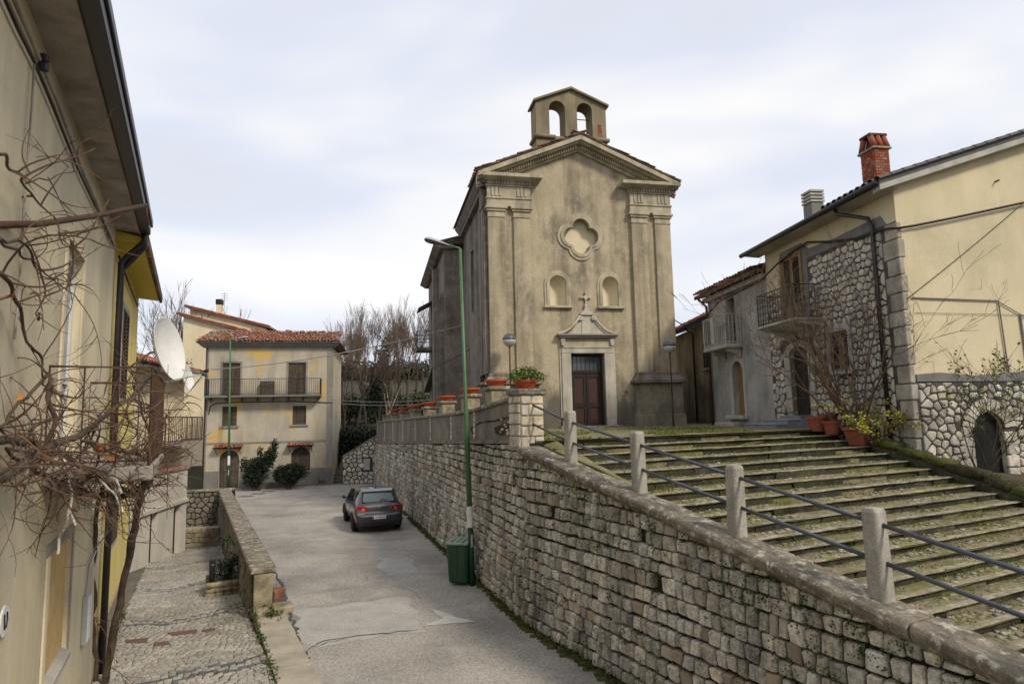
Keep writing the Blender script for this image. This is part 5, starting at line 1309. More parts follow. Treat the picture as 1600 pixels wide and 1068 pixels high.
# ================================================================== RIGHT HOUSE (stone front, yellow gable)
RS = Frame((9.0, 14.5), (-.12, 1), flip=True); RG = Frame((9.0, 14.5), (1, .15))
rh = thing('stone_house', RS(3, -3, 3.2), 'two-storey house with rubble stone front, balcony and plain yellow gable', 'house')
bd = (3.95, 4.92, 6.58, 8.58); wl_ = (2.05, 2.82, 5.02, 6.06); dd_ = (3.92, 4.86, 3.83, 5.86)
door_arch = arch(*dd_, 8, .22)
mb = MB(); mb.fwall(RS, rect(0, 5.95, 2.0, 9.2), [rect(*bd), rect(*wl_), door_arch], 0, .4); mb.build('front_wall', M['right_yellow'], rh)
mb = MB(); mb.fwall(RS, [(.0, 2.6), (5.95, 2.6), (5.95, 7.6), (5.0, 7.6), (5.0, 6.5), (3.78, 6.5), (3.78, 8.32), (.0, 8.32)], [rect(*wl_), door_arch], .012, .02); mb.build('mortar_bed', M['rubble_mortar'], rh)
mb = MB(); mb.fwall(RS, [(3.62, 6.5), (5.1, 6.5), (5.1, 8.62), (5.0, 8.85), (3.85, 8.85), (3.5, 8.6), (2.4, 8.55), (.5, 8.6), (.3, 8.33), (3.62, 8.33)], [rect(*bd)], .02, .02); mb.build('grey_render', M['render_grey'], rh)
def keepR(s, z):
    if wl_[0] - .16 < s < wl_[1] + .16 and wl_[2] - .16 < z < wl_[3] + .2: return False
    if dd_[0] - .34 < s < dd_[1] + .34 and z < dd_[3] + .3: return False
    if s > 3.55 and z > 6.45 and s < 5.05: return False
    return s > .52
rubble(RS, .5, 3.6, lambda s: 3.0, lambda s: 8.30, .18, rh, 'rubble', 12, keepR, .012, .022, .04, 230, 1.25)
rubble(RS, 3.55, 5.93, lambda s: 3.3, lambda s: 6.48, .2, rh, 'rubble', 13, keepR, .012, .022, .04, 90, 1.25)
rubble(RS, 5.1, 5.93, lambda s: 6.5, lambda s: 7.7, .2, rh, 'rubble', 14, keepR, .012, .022, .04, 30, 1.25)
random.seed(33); z = 2.9
qn = []
k = 0
while z < 8.3:       # corner quoins wrap round the edge
    h = random.uniform(.34, .46); w = .50 if k % 2 else .40; g_ = .15 if k % 2 else .10
    v = [RS(w - .02, .05, z), RS(-.045, .05, z), RG(-.05, .05, z), RG(g_, .05, z), RG(g_, -.2, z), RS(w - .02, -.2, z)]
    mb = MB(); pts = [RS(w - .02, -.1, 0), RS(w - .02, .035, 0), RS(-.03, .035, 0), RG(g_, .032, 0), RG(g_, -.1, 0)]
    n = 5; mb.add([p + Vector((0, 0, z + .012)) for p in pts] + [p + Vector((0, 0, z + h - .012)) for p in pts], [(i, (i + 1) % n, n + (i + 1) % n, n + i) for i in range(n)] + [tuple(range(n)), tuple(range(n, 2 * n))])
    mb.build('quoin', M['quoin'], rh, bevel=.018); z += h; k += 1
# door and its dressed surround
arched = MB(); arched.fbox(RS, dd_[0] - .05, dd_[1] + .05, -.20, -.14, dd_[2] - .05, dd_[3] + .1); dv = arched.build('door', M['wood_dark'], rh)
for k in range(5):
    a = dd_[0] + (dd_[1] - dd_[0]) * k / 5; mb = MB(); mb.fbox(RS, a + .006, a + (dd_[1] - dd_[0]) / 5 - .006, -.14, -.11, dd_[2], dd_[3]); mb.build('plank', M['wood_dark'], dv)
for (a, b) in ((dd_[0] - .30, dd_[0] - .0), (dd_[1] + .0, dd_[1] + .32)):
    z = dd_[2] - .3
    while z < dd_[3] - .25:
        h = random.uniform(.38, .55); mb = MB(); mb.fbox(RS, a + random.uniform(-.04, .04) * (a < 4), b + random.uniform(-.04, .04) * (a > 4), -.2, .06, z + .01, min(z + h, dd_[3] - .2)); mb.build('jamb_stone', M['quoin'], rh, bevel=.02); z += h
for k in range(5):
    a0, a1 = R(18 + 144 * k / 5), R(18 + 144 * (k + 1) / 5 - 2); c = (dd_[0] + dd_[1]) / 2; zc = dd_[3] - .32
    P = [(c + r * 1.0 * math.cos(a), zc + r * .62 * math.sin(a)) for r, a in ((.53, a0), (.82, a0), (.82, a1), (.53, a1))]
    mb = MB(); mb.fprism(RS, P, -.1, .055); mb.build('arch_stone', M['quoin'], rh, bevel=.015)
# window with shutters
mb = MB(); mb.fwall(RS, rect(wl_[0] - .14, wl_[1] + .14, wl_[2] - .12, wl_[3] + .2), [rect(*wl_)], .05, .06); wd = mb.build('window', M['pale_surround'], rh, bevel=.01)
mb = MB(); mb.fbox(RS, wl_[0] - .2, wl_[1] + .2, 0, .14, wl_[2] - .12, wl_[2] - .05); mb.build('sill', M['pale_surround'], wd, bevel=.01)
mb = MB(); mb.fbox(RS, wl_[0], wl_[1], -.3, -.28, wl_[2], wl_[3]); mb.build('pane', M['glass_dark'], wd); shutters(RS, wl_[0], wl_[1], wl_[2], wl_[3], .0, 'wood_dark', wd, 2, True, 'shutter', 'wood_tan')
# balcony and its door
mb = MB(); mb.fwall(RS, rect(bd[0] - .10, bd[1] + .10, bd[2], bd[3] + .08), [rect(*bd)], .06, .07); bw_ = mb.build('balcony_door', M['wood_tan'], rh, bevel=.01)
shutters(RS, bd[0], bd[1], bd[2], bd[3], .03, 'wood_dark', bw_, 2, True, 'shutter', 'wood_tan')
mb = MB(); mb.fbox(RS, 3.9, 4.97, -.38, -.35, 6.5, 8.65); mb.build('door_void', M['void'], bw_)
mb = MB(); mb.fbox(RS, 4.0, 4.85, .035, .05, 6.6, 7.15); mb.build('lower_panel', M['wood_tan'], bw_)
sN = RS.px(1286, 497)[0]; sF = RS.px(1185, 519, .85)[0]
sF = min(sF, 6.0)
mb = MB(); mb.hexa([RS(sN, 0, 6.30), RS(sF, 0, 6.30), RS(sF, .55, 6.36), RS(sN, .55, 6.36), RS(sN, 0, 6.46), RS(sF, 0, 6.46), RS(sF, .85, 6.46), RS(sN, .85, 6.46)]); mb.fbox(RS, sN - .03, sF + .03, 0, .89, 6.463, 6.53); sl = mb.build('balcony_slab', M['pale_surround'], rh, bevel=.01)
rl = bar_rail(RS, sN + .03, sF - .03, 0, .84, 6.53, 7.48, sl, 'metal_black', .14, r=.012)
mb = MB(); rnd = random.Random(5)      # scrollwork of the wrought iron
def scroll(c, ax, r, z):
    P = [];
    for k in range(13): a = k * .6; rr = r * (1 - k / 16); P.append(c + ax * (rr * math.cos(a)) + Vector((0, 0, rr * math.sin(a) + z)))
    mb.tube(P, .009, 4, False)
ds = Vector((RS.d.x, RS.d.y, 0)); dn = Vector((RS.n.x, RS.n.y, 0)); k = sN + .12
while k < sF:
    for z in (6.68, 6.88, 7.08, 7.26): scroll(RS(k, .84, 0), ds, .075, z)
    k += .16
for q in range(5):
    for z in (6.68, 6.88, 7.08, 7.26): scroll(RS(sN + .03, .1 + .16 * q, 0), dn, .07, z)
mb.tube([RS(sN + .03, .84, 7.36), RS(sF - .03, .84, 7.36)], .012, 5); mb.tube([RS(sN + .03, .0, 7.36), RS(sN + .03, .84, 7.36)], .012, 5); mb.build('iron_scrolls', M['metal_black'], sl)
for s in (sN + .4, sF - .4):
    mb = MB(); mb.fprism(Frame(RS(s, 0, 0).xy, RS.n), [(0, 6.32), (.7, 6.36), (.5, 6.24), (.2, 6.16), (0, 6.0)], -.09, .09); mb.build('bracket', M['pale_surround'], sl)
# marble steps
mst = thing('door_steps', RS(4.4, .4, 3.5), 'three blue-grey marble steps up to the dark door of the stone house', 'steps')
for k, (s0, s1, o1) in enumerate(((3.95, 5.75, 1.15), (3.9, 5.3, .78), (3.85, 4.92, .42))):
    mb = MB(); mb.fbox(RS, s0, s1, .03, o1, 3.44, 3.5 + .115 * (k + 1) - .03); sp = mb.build('step', M['marble_step'], mst); mb = MB(); mb.fbox(RS, s0 - .02, s1 + .02, .03, o1 + .03, 3.5 + .115 * (k + 1) - .03, 3.5 + .115 * (k + 1)); mb.build('tread', M['marble_step'], sp, bevel=.006)
# gable wall
def rk(s): return 9.22 + .318 * (s + .3)
arG = arch(1.44, 2.24, 2.42, 3.86, 12)
mb = MB(); mb.fwall(RG, [(0, 2.0), (9, 2.0), (9, rk(0) - .1), (4.5, rk(4.5) - .06), (0, rk(0) - .1)], [arG], 0, .4); mb.build('gable_wall', M['right_yellow'], rh)
mb = MB(); mb.fwall(RG, rect(.0, 9, 2.0, 4.60), [arG], .02, .03); mb.build('gable_mortar', M['rubble_mortar'], rh)
mb = MB(); mb.fwall(RG, [(.12, 4.58), (9, 4.50), (9, 4.80), (4, 4.72), (2.9, 4.78), (1.6, 4.70), (.7, 4.78), (.12, 4.74)], (), .045, .05); mb.build('render_band', M['render_grey'], rh)
mb = MB(); mb.fwall(RG, [(.9, 6.3), (1.5, 6.25), (1.55, 8.6), (1.45, 8.72), (.95, 8.7)], (), .004, .01)
rubble(RG, .14, 8.9, lambda s: 2.1, lambda s: 4.55, .17, rh, 'rubble', 22, lambda s, z: not ((s - 1.84) ** 2 + max(0, z - 3.46) ** 2 < .72 ** 2 and z > 3.4) and not (1.30 < s < 2.38 and z <= 3.46), .02, .022, .045, 180, 1.3)
for k in range(13):      # voussoirs of the cellar arch
    a0, a1 = R(6 + 168 * k / 13), R(6 + 168 * (k + 1) / 13 - 3)
    P = [(1.84 + r * math.cos(a), 3.46 + r * math.sin(a)) for r, a in ((.41, a0), (.70, a0), (.70, a1), (.41, a1))]
    mb = MB(); mb.fprism(RG, P, -.1, .06); mb.build('arch_stone', M['rubble'], rh, bevel=.015)
for s0, s1 in ((1.16, 1.43), (2.25, 2.55)):
    z = 2.3
    while z < 3.4:
        h = random.uniform(.22, .34); mb = MB(); mb.fbox(RG, s0 + random.uniform(-.04, .02), s1, -.2, .055, z + .012, z + h - .01); mb.build('jamb_stone', M['rubble'], rh, bevel=.025); z += h
mb = MB(); mb.fbox(RG, 1.3, 2.4, -.14, -.10, 2.2, 3.95); mb.build('cellar_door', M['void'], rh)
# roof
mb = MB(); v = [RG(-.62, .28, rk(-.62) - .02), RG(4.5, .28, rk(4.5) - .02), RG(4.5, -8.2, rk(4.5) - .02), RG(-.62, -8.2, rk(-.62) - .02)]
# keep the eave parallel to the front wall
A = RS(-.28, .55, rk(-.55) - .05); B = RS(6.35, .55, rk(-.55) - .05); C_ = RG(4.5, .28, rk(4.5)); D_ = C_ + (B - A)
mb.add([A, B, D_, C_] + [p + Vector((0, 0, .10)) for p in (A, B, D_, C_)], [(0, 1, 2, 3), (4, 5, 6, 7), (0, 1, 5, 4), (1, 2, 6, 5), (2, 3, 7, 6), (3, 0, 4, 7)])
rf = mb.build('roof', M['roof_grey'], rh)
mb = MB(); G_ = RG(9.6, .28, rk(-.6)); H_ = G_ + (B - A)
mb.add([C_, D_, H_, G_] + [p + Vector((0, 0, .10)) for p in (C_, D_, H_, G_)], [(0, 1, 2, 3), (4, 5, 6, 7), (0, 1, 5, 4), (1, 2, 6, 5), (2, 3, 7, 6), (3, 0, 4, 7)]); mb.build('roof_back_slope', M['roof_grey'], rh)
mb = MB(); up_ = Vector((0, 0, 1))
mb.add([A + Vector((0, -.005, -.14)), C_ + Vector((0, -.005, -.14)), C_ + Vector((0, .3, -.14)), A + Vector((0, .3, -.14)), A + Vector((0, -.005, .0)), C_ + Vector((0, -.005, .0)), C_ + Vector((0, .3, .0)), A + Vector((0, .3, .0))], [(0, 1, 2, 3), (4, 5, 6, 7), (0, 1, 5, 4), (1, 2, 6, 5), (2, 3, 7, 6), (3, 0, 4, 7)]); mb.build('verge_board', M['pale_surround'], rf, bevel=.01)
dd = (C_ - A).normalized(); sd = (B - A).normalized(); upv = dd.cross(sd); upv = upv if upv.z > 0 else -upv; mb = MB(); t_ = 0
while t_ < (C_ - A).length - .3:
    for c in range(10): p = A + dd * t_ + sd * (.02 + .23 * c) + upv * .115; tile(mb, p, p + dd * .43, upv, sd, .1)
    t_ += .34
tag(mb.build('roof_tiles', M['roof_grey'], rf), kind='stuff')
mb = MB(); mb.tube([A + Vector((-.06, 0, .04)), B + Vector((-.06, 0, .0))], .075, 8); mb.build('gutter', M['metal_black'], rh, smooth=True)
mb = MB(); mb.add([A + Vector((.02, .1, -.02)), B + Vector((.02, 0, -.02)), RS(6.3, .02, 9.02), RS(-.2, .02, 9.02)], [(0, 1, 2, 3)]); mb.build('soffit', M['pale_surround'], rh)
sP = RS.px(1372, 400)[0]
mb = MB(); mb.tube([RS(sP + .75, .5, 9.05), RS(sP + .7, .5, 8.92), RS(sP + .08, .12, 8.62), RS(sP, .10, 8.4), RS(sP, .10, 3.3)], .05, 8); mb.build('downpipe', M['metal_black'], rh, smooth=True)
def chimney_at(px0, px1, pyb, pyt, y, o_par):
    a, b = at_y(px0, pyb, y), at_y(px1, pyb, y); return a, b, at_y((px0 + px1) / 2, pyt, y).z
c0 = at_y(1370, 285, 15.9); zt = at_y(1372, 232, 15.9).z; CH = Frame((c0.x, c0.y), RG.d); CW, CD = .42, .5
mb = MB(); mb.fbox(CH, 0, CW, -CD, 0, c0.z - .6, zt); ch = mb.build('chimney', M['tile_old'], rh)
nrow = int((zt - c0.z + .3) / .075); mb = MB()
for j in range(nrow):
    z = zt - .075 * (j + 1)
    for (fr, L_) in ((CH, CW), (Frame(CH(0, 0, 0).xy, -CH.n, flip=False), CD)):
        if fr is not CH and fr.n.dot(CH.d) > 0: fr = Frame(CH(0, 0, 0).xy, -CH.n, flip=True)
        k = -.5 * (j % 2) * .14
        while k < L_: a, b = max(k, 0), min(k + .14, L_); (mb.fbox(fr, a + .006, b - .006, 0, .012, z + .006, z + .069) if b - a > .03 else None); k += .14
tag(mb.build('bricks', M['brick_red'], ch), kind='stuff')
mb = MB(); mb.fbox(CH, -.06, CW + .06, -CD - .06, .06, zt, zt + .06); cc = mb.build('chimney_cap', M['pillar_stone'], ch, bevel=.01)
mb = MB(); zt2 = zt + .06
for s in (0.03, CW * .5, CW - .03):   # leaning tiles that make the cowl
    for o in (.0, -CD): p0 = CH(s, o, zt2); p1 = CH(s, -CD / 2 + (.12 if o == 0 else -.12), zt2 + .34); mb.tube([p0, p1], .075, 7)
mb.build('cowl_tiles', M['terracotta_dull'], cc, smooth=True)
mb = MB(); mb.fbox(CH, -.05, CW + .05, -CD / 2 - .2, -CD / 2 + .2, zt2 + .33, zt2 + .40); mb.build('cowl_slab', M['tile_old'], cc, bevel=.01)
c0 = at_y(1268, 335, 18.6); zt = at_y(1278, 316, 18.6).z; CH = Frame((c0.x, c0.y), RG.d)
mb = MB(); mb.fbox(CH, .03, .42, -.42, 0, c0.z - .5, zt); ch = mb.build('flue', M['render_grey'], rh)
for k in range(4): mb = MB(); mb.fbox(CH, 0, .45, -.45, .03, zt + .105 * k + .03, zt + .105 * k + .09); mb.fbox(CH, .08, .37, -.37, -.08, zt + .105 * k - .03, zt + .105 * k + .03); mb.build('flue_louvre', M['pale_surround'], ch)
# pipes and marks on the gable
mb = MB(); mb.tube([RG(.2, .03, 6.5), RG(2.45, .03, 6.44), RG(2.52, .03, 4.75)], .018, 5); mb.tube([RG(2.45, .03, 6.42), RG(3.6, .03, 5.8)], .012, 5); mb.tube([RG(3.0, .03, 6.1), RG(3.05, .03, 4.75)], .022, 5); mb.tube([RG(.25, .03, 6.15), RG(3.6, .03, 6.1)], .006, 4); mb.build('conduit', M['render_grey'], rh)
mb = MB(); mb.tube([RG(2.75, -.05, 9.35), RG(2.75, .12, 9.35)], .02, 6); mb.build('vent_stub', M['metal_black'], rh)

# ================================================================== GREY HOUSE next door
gh = thing('grey_house', RS(8.2, -2, 3.5), 'small grey weathered plaster house with white-barred balcony and arched doorway', 'house')
S0, S1 = 5.97, 10.55
gd = (7.98, 8.80, 3.86, 5.78); ub = (8.35, 8.95, 6.38, 8.1)
mb = MB(); mb.fwall(RS, [(S0, 2.5), (S1, 2.5), (S1, 8.42), (S0, 8.42)], [arch(*gd), rect(*ub)], -.03, .45); mb.fbox(RS, S1 - .3, S1, -5, -.481, 2.5, 8.42); mb.build('wall', M['grey_house_wall'], gh)
mb = MB(); mb.fwall(RS, arch(gd[0] - .2, gd[1] + .22, 3.5, gd[3] + .22, 12), [arch(*gd, 12)], .0, .04); mb.build('door_surround', M['pale_surround'], gh)
d = arched_door(RS, gd[0], gd[1], gd[2], gd[3], -.22, 'wood_tan', gh, 5)
mb = MB(); mb.fbox(RS, gd[0] - .25, gd[1] + .25, -.03, .22, 3.72, 3.86); mb.build('doorstep', M['pale_surround'], gh, bevel=.02); mb = MB(); mb.fbox(RS, gd[0] - .1, gd[1] + .6, .22, .5, 3.4, 3.62); mb.build('doorstep', M['pale_surround'], gh, bevel=.02)
mb = MB(); mb.fbox(RS, ub[0], ub[1], -.3, -.27, ub[2], ub[3]); ud = mb.build('balcony_door', M['wood_dark'], gh)
mb = MB(); mb.fbox(RS, ub[1] + .02, 10.1, -.03, .02, 7.2, 8.1); mb.build('pale_panel', M['pale_surround'], gh)
g0 = RS.px(1165, 545, .0)[0]; g1 = 9.75
mb = MB(); mb.fbox(RS, 7.85, g1, -.03, .62, 6.22, 6.36); gs = mb.build('balcony_slab', M['pale_surround'], gh, bevel=.02)
for s in (8.1, 9.3): mb = MB(); mb.fprism(Frame(RS(s, 0, 0).xy, RS.n), [(0, 6.22), (.5, 6.22), (.42, 6.1), (.15, 6.02), (0, 5.85)], -.12, .12); mb.build('bracket', M['pale_surround'], gs, bevel=.02)
bar_rail(RS, 7.9, g1 - .05, 0, .58, 6.36, 7.42, gs, 'pale_surround', .14, r=.013)
mb = MB(); mb.fbox(RS, 8.75, 9.05, .60, .615, 6.45, 7.4); mb.build('rail_panel', M['pale_surround'], gs)
mb = MB(); mb.lathe(RS(8.0, .58, 7.4), [(.03, 0), (.05, .05), (.02, .1), (.035, .14), (.005, .2)], 8); mb.build('finial', M['pale_surround'], gs)
mb = MB(); mb.hexa([RS(S0 - .02, .42, 8.42), RS(S1 + .25, .42, 8.42), RS(S1 + .25, -4, 9.5), RS(S0 - .02, -4, 9.5), RS(S0 - .02, .42, 8.56), RS(S1 + .25, .42, 8.56), RS(S1 + .25, -4, 9.64), RS(S0 - .02, -4, 9.64)]); r_ = mb.build('roof', M['tile_old'], gh)
tiled_roof(RS, S0, S1 + .25, .46, 8.60, -1.5, 9.08, r_, 'tile_old', .21, 5)
mb = MB(); mb.fbox(RS, S0, S1, -.03, .2, 8.26, 8.42); mb.build('eaves_moulding', M['grey_house_wall'], gh)
mb = MB(); mb.tube([RS(S1 - .1, .4, 8.4), RS(S1 - .1, .08, 8.1), RS(S1 - .1, .08, 3.4)], .05, 7); mb.build('downpipe', M['metal_brown'], gh, smooth=True)

# ================================================================== ALLEY HOUSE beyond
AF = Frame((8.62, 26.6), (-.02, 1), flip=True); ah = thing('alley_house', AF(4, -2, 3.4), 'ochre house with red tiled eaves and brown shutter in the alley beside the church', 'house')
ws = AF.px(1098, 535)[0], AF.px(1111, 575)[0]
wz = (AF.px(1105, 575)[1], AF.px(1105, 535)[1]); wa, wb = min(ws), max(ws); wa = max(wa, .3)
mb = MB(); ze_ = AF.px(1085, 512)[1]
mb.fwall(AF, rect(0, 8, 2.5, ze_), [rect(wa, wb, *wz)], 0, .3); mb.build('wall', M['church_plaster'], ah); mb = MB(); mb.fbox(AF, wa, wb, -.2, -.17, *wz); wv = mb.build('window', M['void'], ah); shutters(AF, wa, wb, wz[0], wz[1], .02, 'wood_dark', wv, 2)
mb = MB(); mb.fbox(AF, wa - .1, wb + .1, 0, .12, wz[0] - .08, wz[0]); mb.build('sill', M['pale_surround'], wv)
mb = MB(); mb.hexa([AF(-.2, .5, ze_), AF(8.2, .5, ze_), AF(8.2, -4, ze_ + 1.4), AF(-.2, -4, ze_ + 1.4), AF(-.2, .5, ze_ + .1), AF(8.2, .5, ze_ + .1), AF(8.2, -4, ze_ + 1.5), AF(-.2, -4, ze_ + 1.5)]); r_ = mb.build('roof', M['wood_dark'], ah); tiled_roof(AF, -.2, 8.2, .55, ze_ + .13, -3, ze_ + 1.25, r_, 'tile_red', .21, 6)
mb = MB(); mb.tube([AF(3.2, .45, ze_), AF(3.2, .08, ze_ - .3), AF(3.2, .08, 3.3)], .05, 7); mb.build('downpipe', M['metal_brown'], ah, smooth=True)
mb = MB(); mb.fbox(AF, .6, 1.3, .0, .04, 3.4, 5.3); mb.build('door', M['wood_dark'], ah)
BFm = Frame((5.5, 36), (1, .05)); bh = thing('back_house', BFm(2, -2, 3.4), 'pale wall with a tiled coping closing the alley behind the church', 'house')
zb_ = BFm.px(1072, 536)[1]; mb = MB(); mb.fwall(BFm, rect(0, 6, 2.5, zb_), (), 0, .3, True); mb.build('wall', M['pale_surround'], bh); mb = MB(); mb.fbox(BFm, -.2, 6.2, -.5, .2, zb_, zb_ + .08); r_ = mb.build('roof', M['tile_old'], bh); tiled_roof(BFm, -.1, 6.2, .2, zb_ + .1, -.6, zb_ + .3, r_, 'tile_old', .21, 9)

# ================================================================== pots and shrubs by the stone house
def pot(base, r, h, label, mat='terracotta_dull'):
    t = thing('clay_pot', base, label, 'flower pot', 'clay pots by the stone house'); mb = MB()
    mb.lathe(base, [(r * .68, 0), (r * .92, h * .82), (r * 1.04, h * .83), (r * 1.06, h), (r * .94, h), (r * .9, h * .86), (.01, h * .84)], 20); mb.build('pot', M[mat], t)
    mb = MB(); mb.lathe(Vector(base) + Vector((0, 0, h * .85)), [(r * .9, 0), (.01, .01)], 12); mb.build('soil', M['earth'], t); return t
pot(st(.12, 8.45, 3.45), .25, .38, 'round clay pot leftmost of the group below the marble steps')
pot(st(.48, 8.52, 3.37), .22, .34, 'round clay pot in front of the middle of the pot group', 'terracotta_dull')
pot(st(.1, 8.95, 3.49), .22, .40, 'round clay pot standing rearmost of the pot group')
c = st(1.2, 8.6, 3.12); t = thing('square_planter', c, 'large square red clay planter at the right end of the steps', 'planter'); mb = MB(); QF = Frame((c.x, c.y), V2); a = .27
mb.hexa([QF(-a * .75, -a * .75, c.z), QF(a * .75, -a * .75, c.z), QF(a * .75, a * .75, c.z), QF(-a * .75, a * .75, c.z), QF(-a, -a, c.z + .36), QF(a, -a, c.z + .36), QF(a, a, c.z + .36), QF(-a, a, c.z + .36)]); mb.fbox(QF, -a - .03, a + .03, -a - .03, a + .03, c.z + .36, c.z + .43); mb.build('planter', M['terracotta_dull'], t, bevel=.01)
mb = MB(); mb.fbox(QF, -a + .02, a - .02, -a + .02, a - .02, c.z + .42, c.z + .435); mb.build('soil', M['earth'], t)
mb = MB(); p_ = st(1.35, 8.75, 3.2)
for k in range(3): add_tmpl(mb, BLOCK[k + 2], Matrix.Translation(st(1.1 + .28 * k, 8.95 - .04 * k, 3.15 - .05 * k)) @ Matrix.Rotation(.4 * k, 4, 'Z') @ Matrix.Diagonal((.55, .4, .42 - .05 * k, 1)))
tag(mb.build('rough_rocks', M['cap_stone'], smooth=True), 'pile of rough grey rocks behind the square planter', 'rocks', kind='stuff')
def bush(mb, base, h, nst, spread, rnd, depth=4, r0=.022, lean=Vector((0, 0, 0)), leafmb=None, leaf=None, up=.25):
    def grow(p, d, L_, r, lv):
        n = 4; P = [p]; rr = [r]; q = p
        for k in range(n):
            d = (d + Vector((rnd.gauss(0, .14), rnd.gauss(0, .14), rnd.gauss(0, .1) + up * .12))).normalized(); q = q + d * L_ / n; P.append(q); rr.append(max(r * (1 - .55 * (k + 1) / n), .0035))
        mb.tube(P, rr, 4 if r < .012 else 6, False)
        if leafmb is not None and lv <= leaf[0]:
            for w in P[1:]:
                if rnd.random() < leaf[1]: leaf_bits(leafmb, w, leaf[2], .035, leaf[3], rnd)
        if lv > 0:
            for k in range(rnd.randint(2, 4)):
                t = rnd.uniform(.3, 1); i = min(n - 1, int(t * n)); w = P[i].lerp(P[i + 1], t * n - i if t < 1 else 1)
                dv_ = (d + Vector((rnd.gauss(0, .55), rnd.gauss(0, .55), rnd.gauss(0, .35) + up))).normalized(); grow(w, dv_, L_ * rnd.uniform(.45, .75), rr[min(i + 1, n)] * .7, lv - 1)
    for k in range(nst):
        a = rnd.uniform(0, 6.28); d = (Vector((math.cos(a) * spread, math.sin(a) * spread, 1)) + lean).normalized(); grow(Vector(base) + Vector((math.cos(a) * .06, math.sin(a) * .06, 0)), d, h * rnd.uniform(.4, .6), r0 * rnd.uniform(.6, 1.1), depth)
sb = RS(1.5, .32, 3.2); t = thing('bare_shrub', sb, 'tall leafless many-stemmed shrub against the stone house front', 'shrub'); mb = MB(); rnd = random.Random(3); lm = MB()
bush(mb, sb, 5.2, 20, .5, rnd, 4, .04, Vector((-.12, .08, 0))); mb.build('branches', M['bark_red'], t)
sb = RS(.75, .45, 3.15); t = thing('yellow_leaf_shrub', sb, 'low shrub with yellow-green leaves beside the stone house downpipe', 'shrub'); mb = MB(); lm = MB(); rnd = random.Random(13)
bush(mb, sb, 1.4, 9, .9, rnd, 2, .014, Vector((0, 0, 0)), lm, (2, .6, 4, .07), .1); mb.build('branches', M['bark_twig'], t); lm.build('leaves', M['leaf_yellow'], t)
gb = RG(1.0, .55, 2.45); t = thing('rose_bush', gb, 'thorny climbing bush with sparse green leaves against the yellow gable', 'bush'); mb = MB(); lm = MB(); rnd = random.Random(8)
bush(mb, gb, 3.3, 9, .55, rnd, 3, .02, Vector((0, 0, 0)), lm, (1, .16, 3, .06), .12); mb.build('branches', M['bark_dark'], t); lm.build('leaves', M['leaf_green'], t)
t = thing('garden_trough', RG(2.6, 1.2, 2.45), 'dull red low garden trough in front of the cellar arch', 'planter'); mb = MB(); mb.fbox(RG, 1.9, 4.2, 1.0, 1.35, 2.40, 2.62); mb.build('trough', M['lane_red'], t, bevel=.02); mb = MB(); mb.fbox(RG, 1.95, 4.15, 1.05, 1.30, 2.62, 2.64); mb.build('soil', M['earth'], t)
# ================================================================== LEFT HOUSES along the lane
SE = -1.3
lh = thing('plaster_house', LF(-5, -2, 0), 'beige plaster house at the left edge with concrete soffit and black gutter', 'house')
fd = (-5.78, -4.62, 3.58, 6.08); nic = (-5.85, -4.30, 1.25, 2.66)
mb = MB(); mb.fwall(LF, rect(-14, SE, -.6, 7.40), [rect(*fd), rect(*nic)], 0, .3); mb.fbox(LF, SE - .3, SE, -6, -.301, -.6, 7.4); mb.build('wall', M['left_plaster'], lh)
mb = MB(); mb.fbox(LF, -14, SE + .02, -.3, .36, 7.40, 7.56); mb.build('soffit', M['left_soffit'], lh)
mb = MB(); mb.fbox(LF, -14, SE + .06, .365, .53, 7.36, 7.60); mb.build('gutter', M['metal_black'], lh, bevel=.03)
mb = MB(); mb.fbox(LF, -14, SE + .07, .53, .56, 7.52, 7.64); mb.build('gutter_lip', M['metal_black'], lh, bevel=.01)
mb = MB(); mb.hexa([LF(-14, .50, 7.66), LF(SE + .1, .50, 7.66), LF(SE + .1, -6, 9.6), LF(-14, -6, 9.6), LF(-14, .50, 7.70), LF(SE + .1, .50, 7.70), LF(SE + .1, -6, 9.66), LF(-14, -6, 9.66)]); mb.build('roof', M['roof_grey'], lh)
# french window
mb = MB(); mb.fwall(LF, rect(fd[0] - .1, fd[1] + .1, fd[2], fd[3] + .1), [rect(*fd)], .02, .03); fw = mb.build('french_window', M['cream_wall'], lh, bevel=.01)
mb = MB(); mb.fbox(LF, fd[0], fd[1], -.28, -.25, fd[2], fd[3]); mb.build('curtain', M['curtain'], fw)
m_ = (fd[0] + fd[1]) / 2
for a, b in ((fd[0], m_ - .005), (m_ + .005, fd[1])):
    mb = MB(); mb.fwall(LF, rect(a, b, fd[2], fd[3]), [rect(a + .08, b - .08, fd[2] + .1, 4.5), rect(a + .08, b - .08, 4.58, fd[3] - .1)], -.08, .06); sh = mb.build('sash', M['white_paint'], fw)
    mb = MB(); mb.fbox(LF, a + .08, b - .08, -.12, -.11, fd[2] + .1, fd[3] - .1); mb.build('pane', M['glass_grey'], sh)
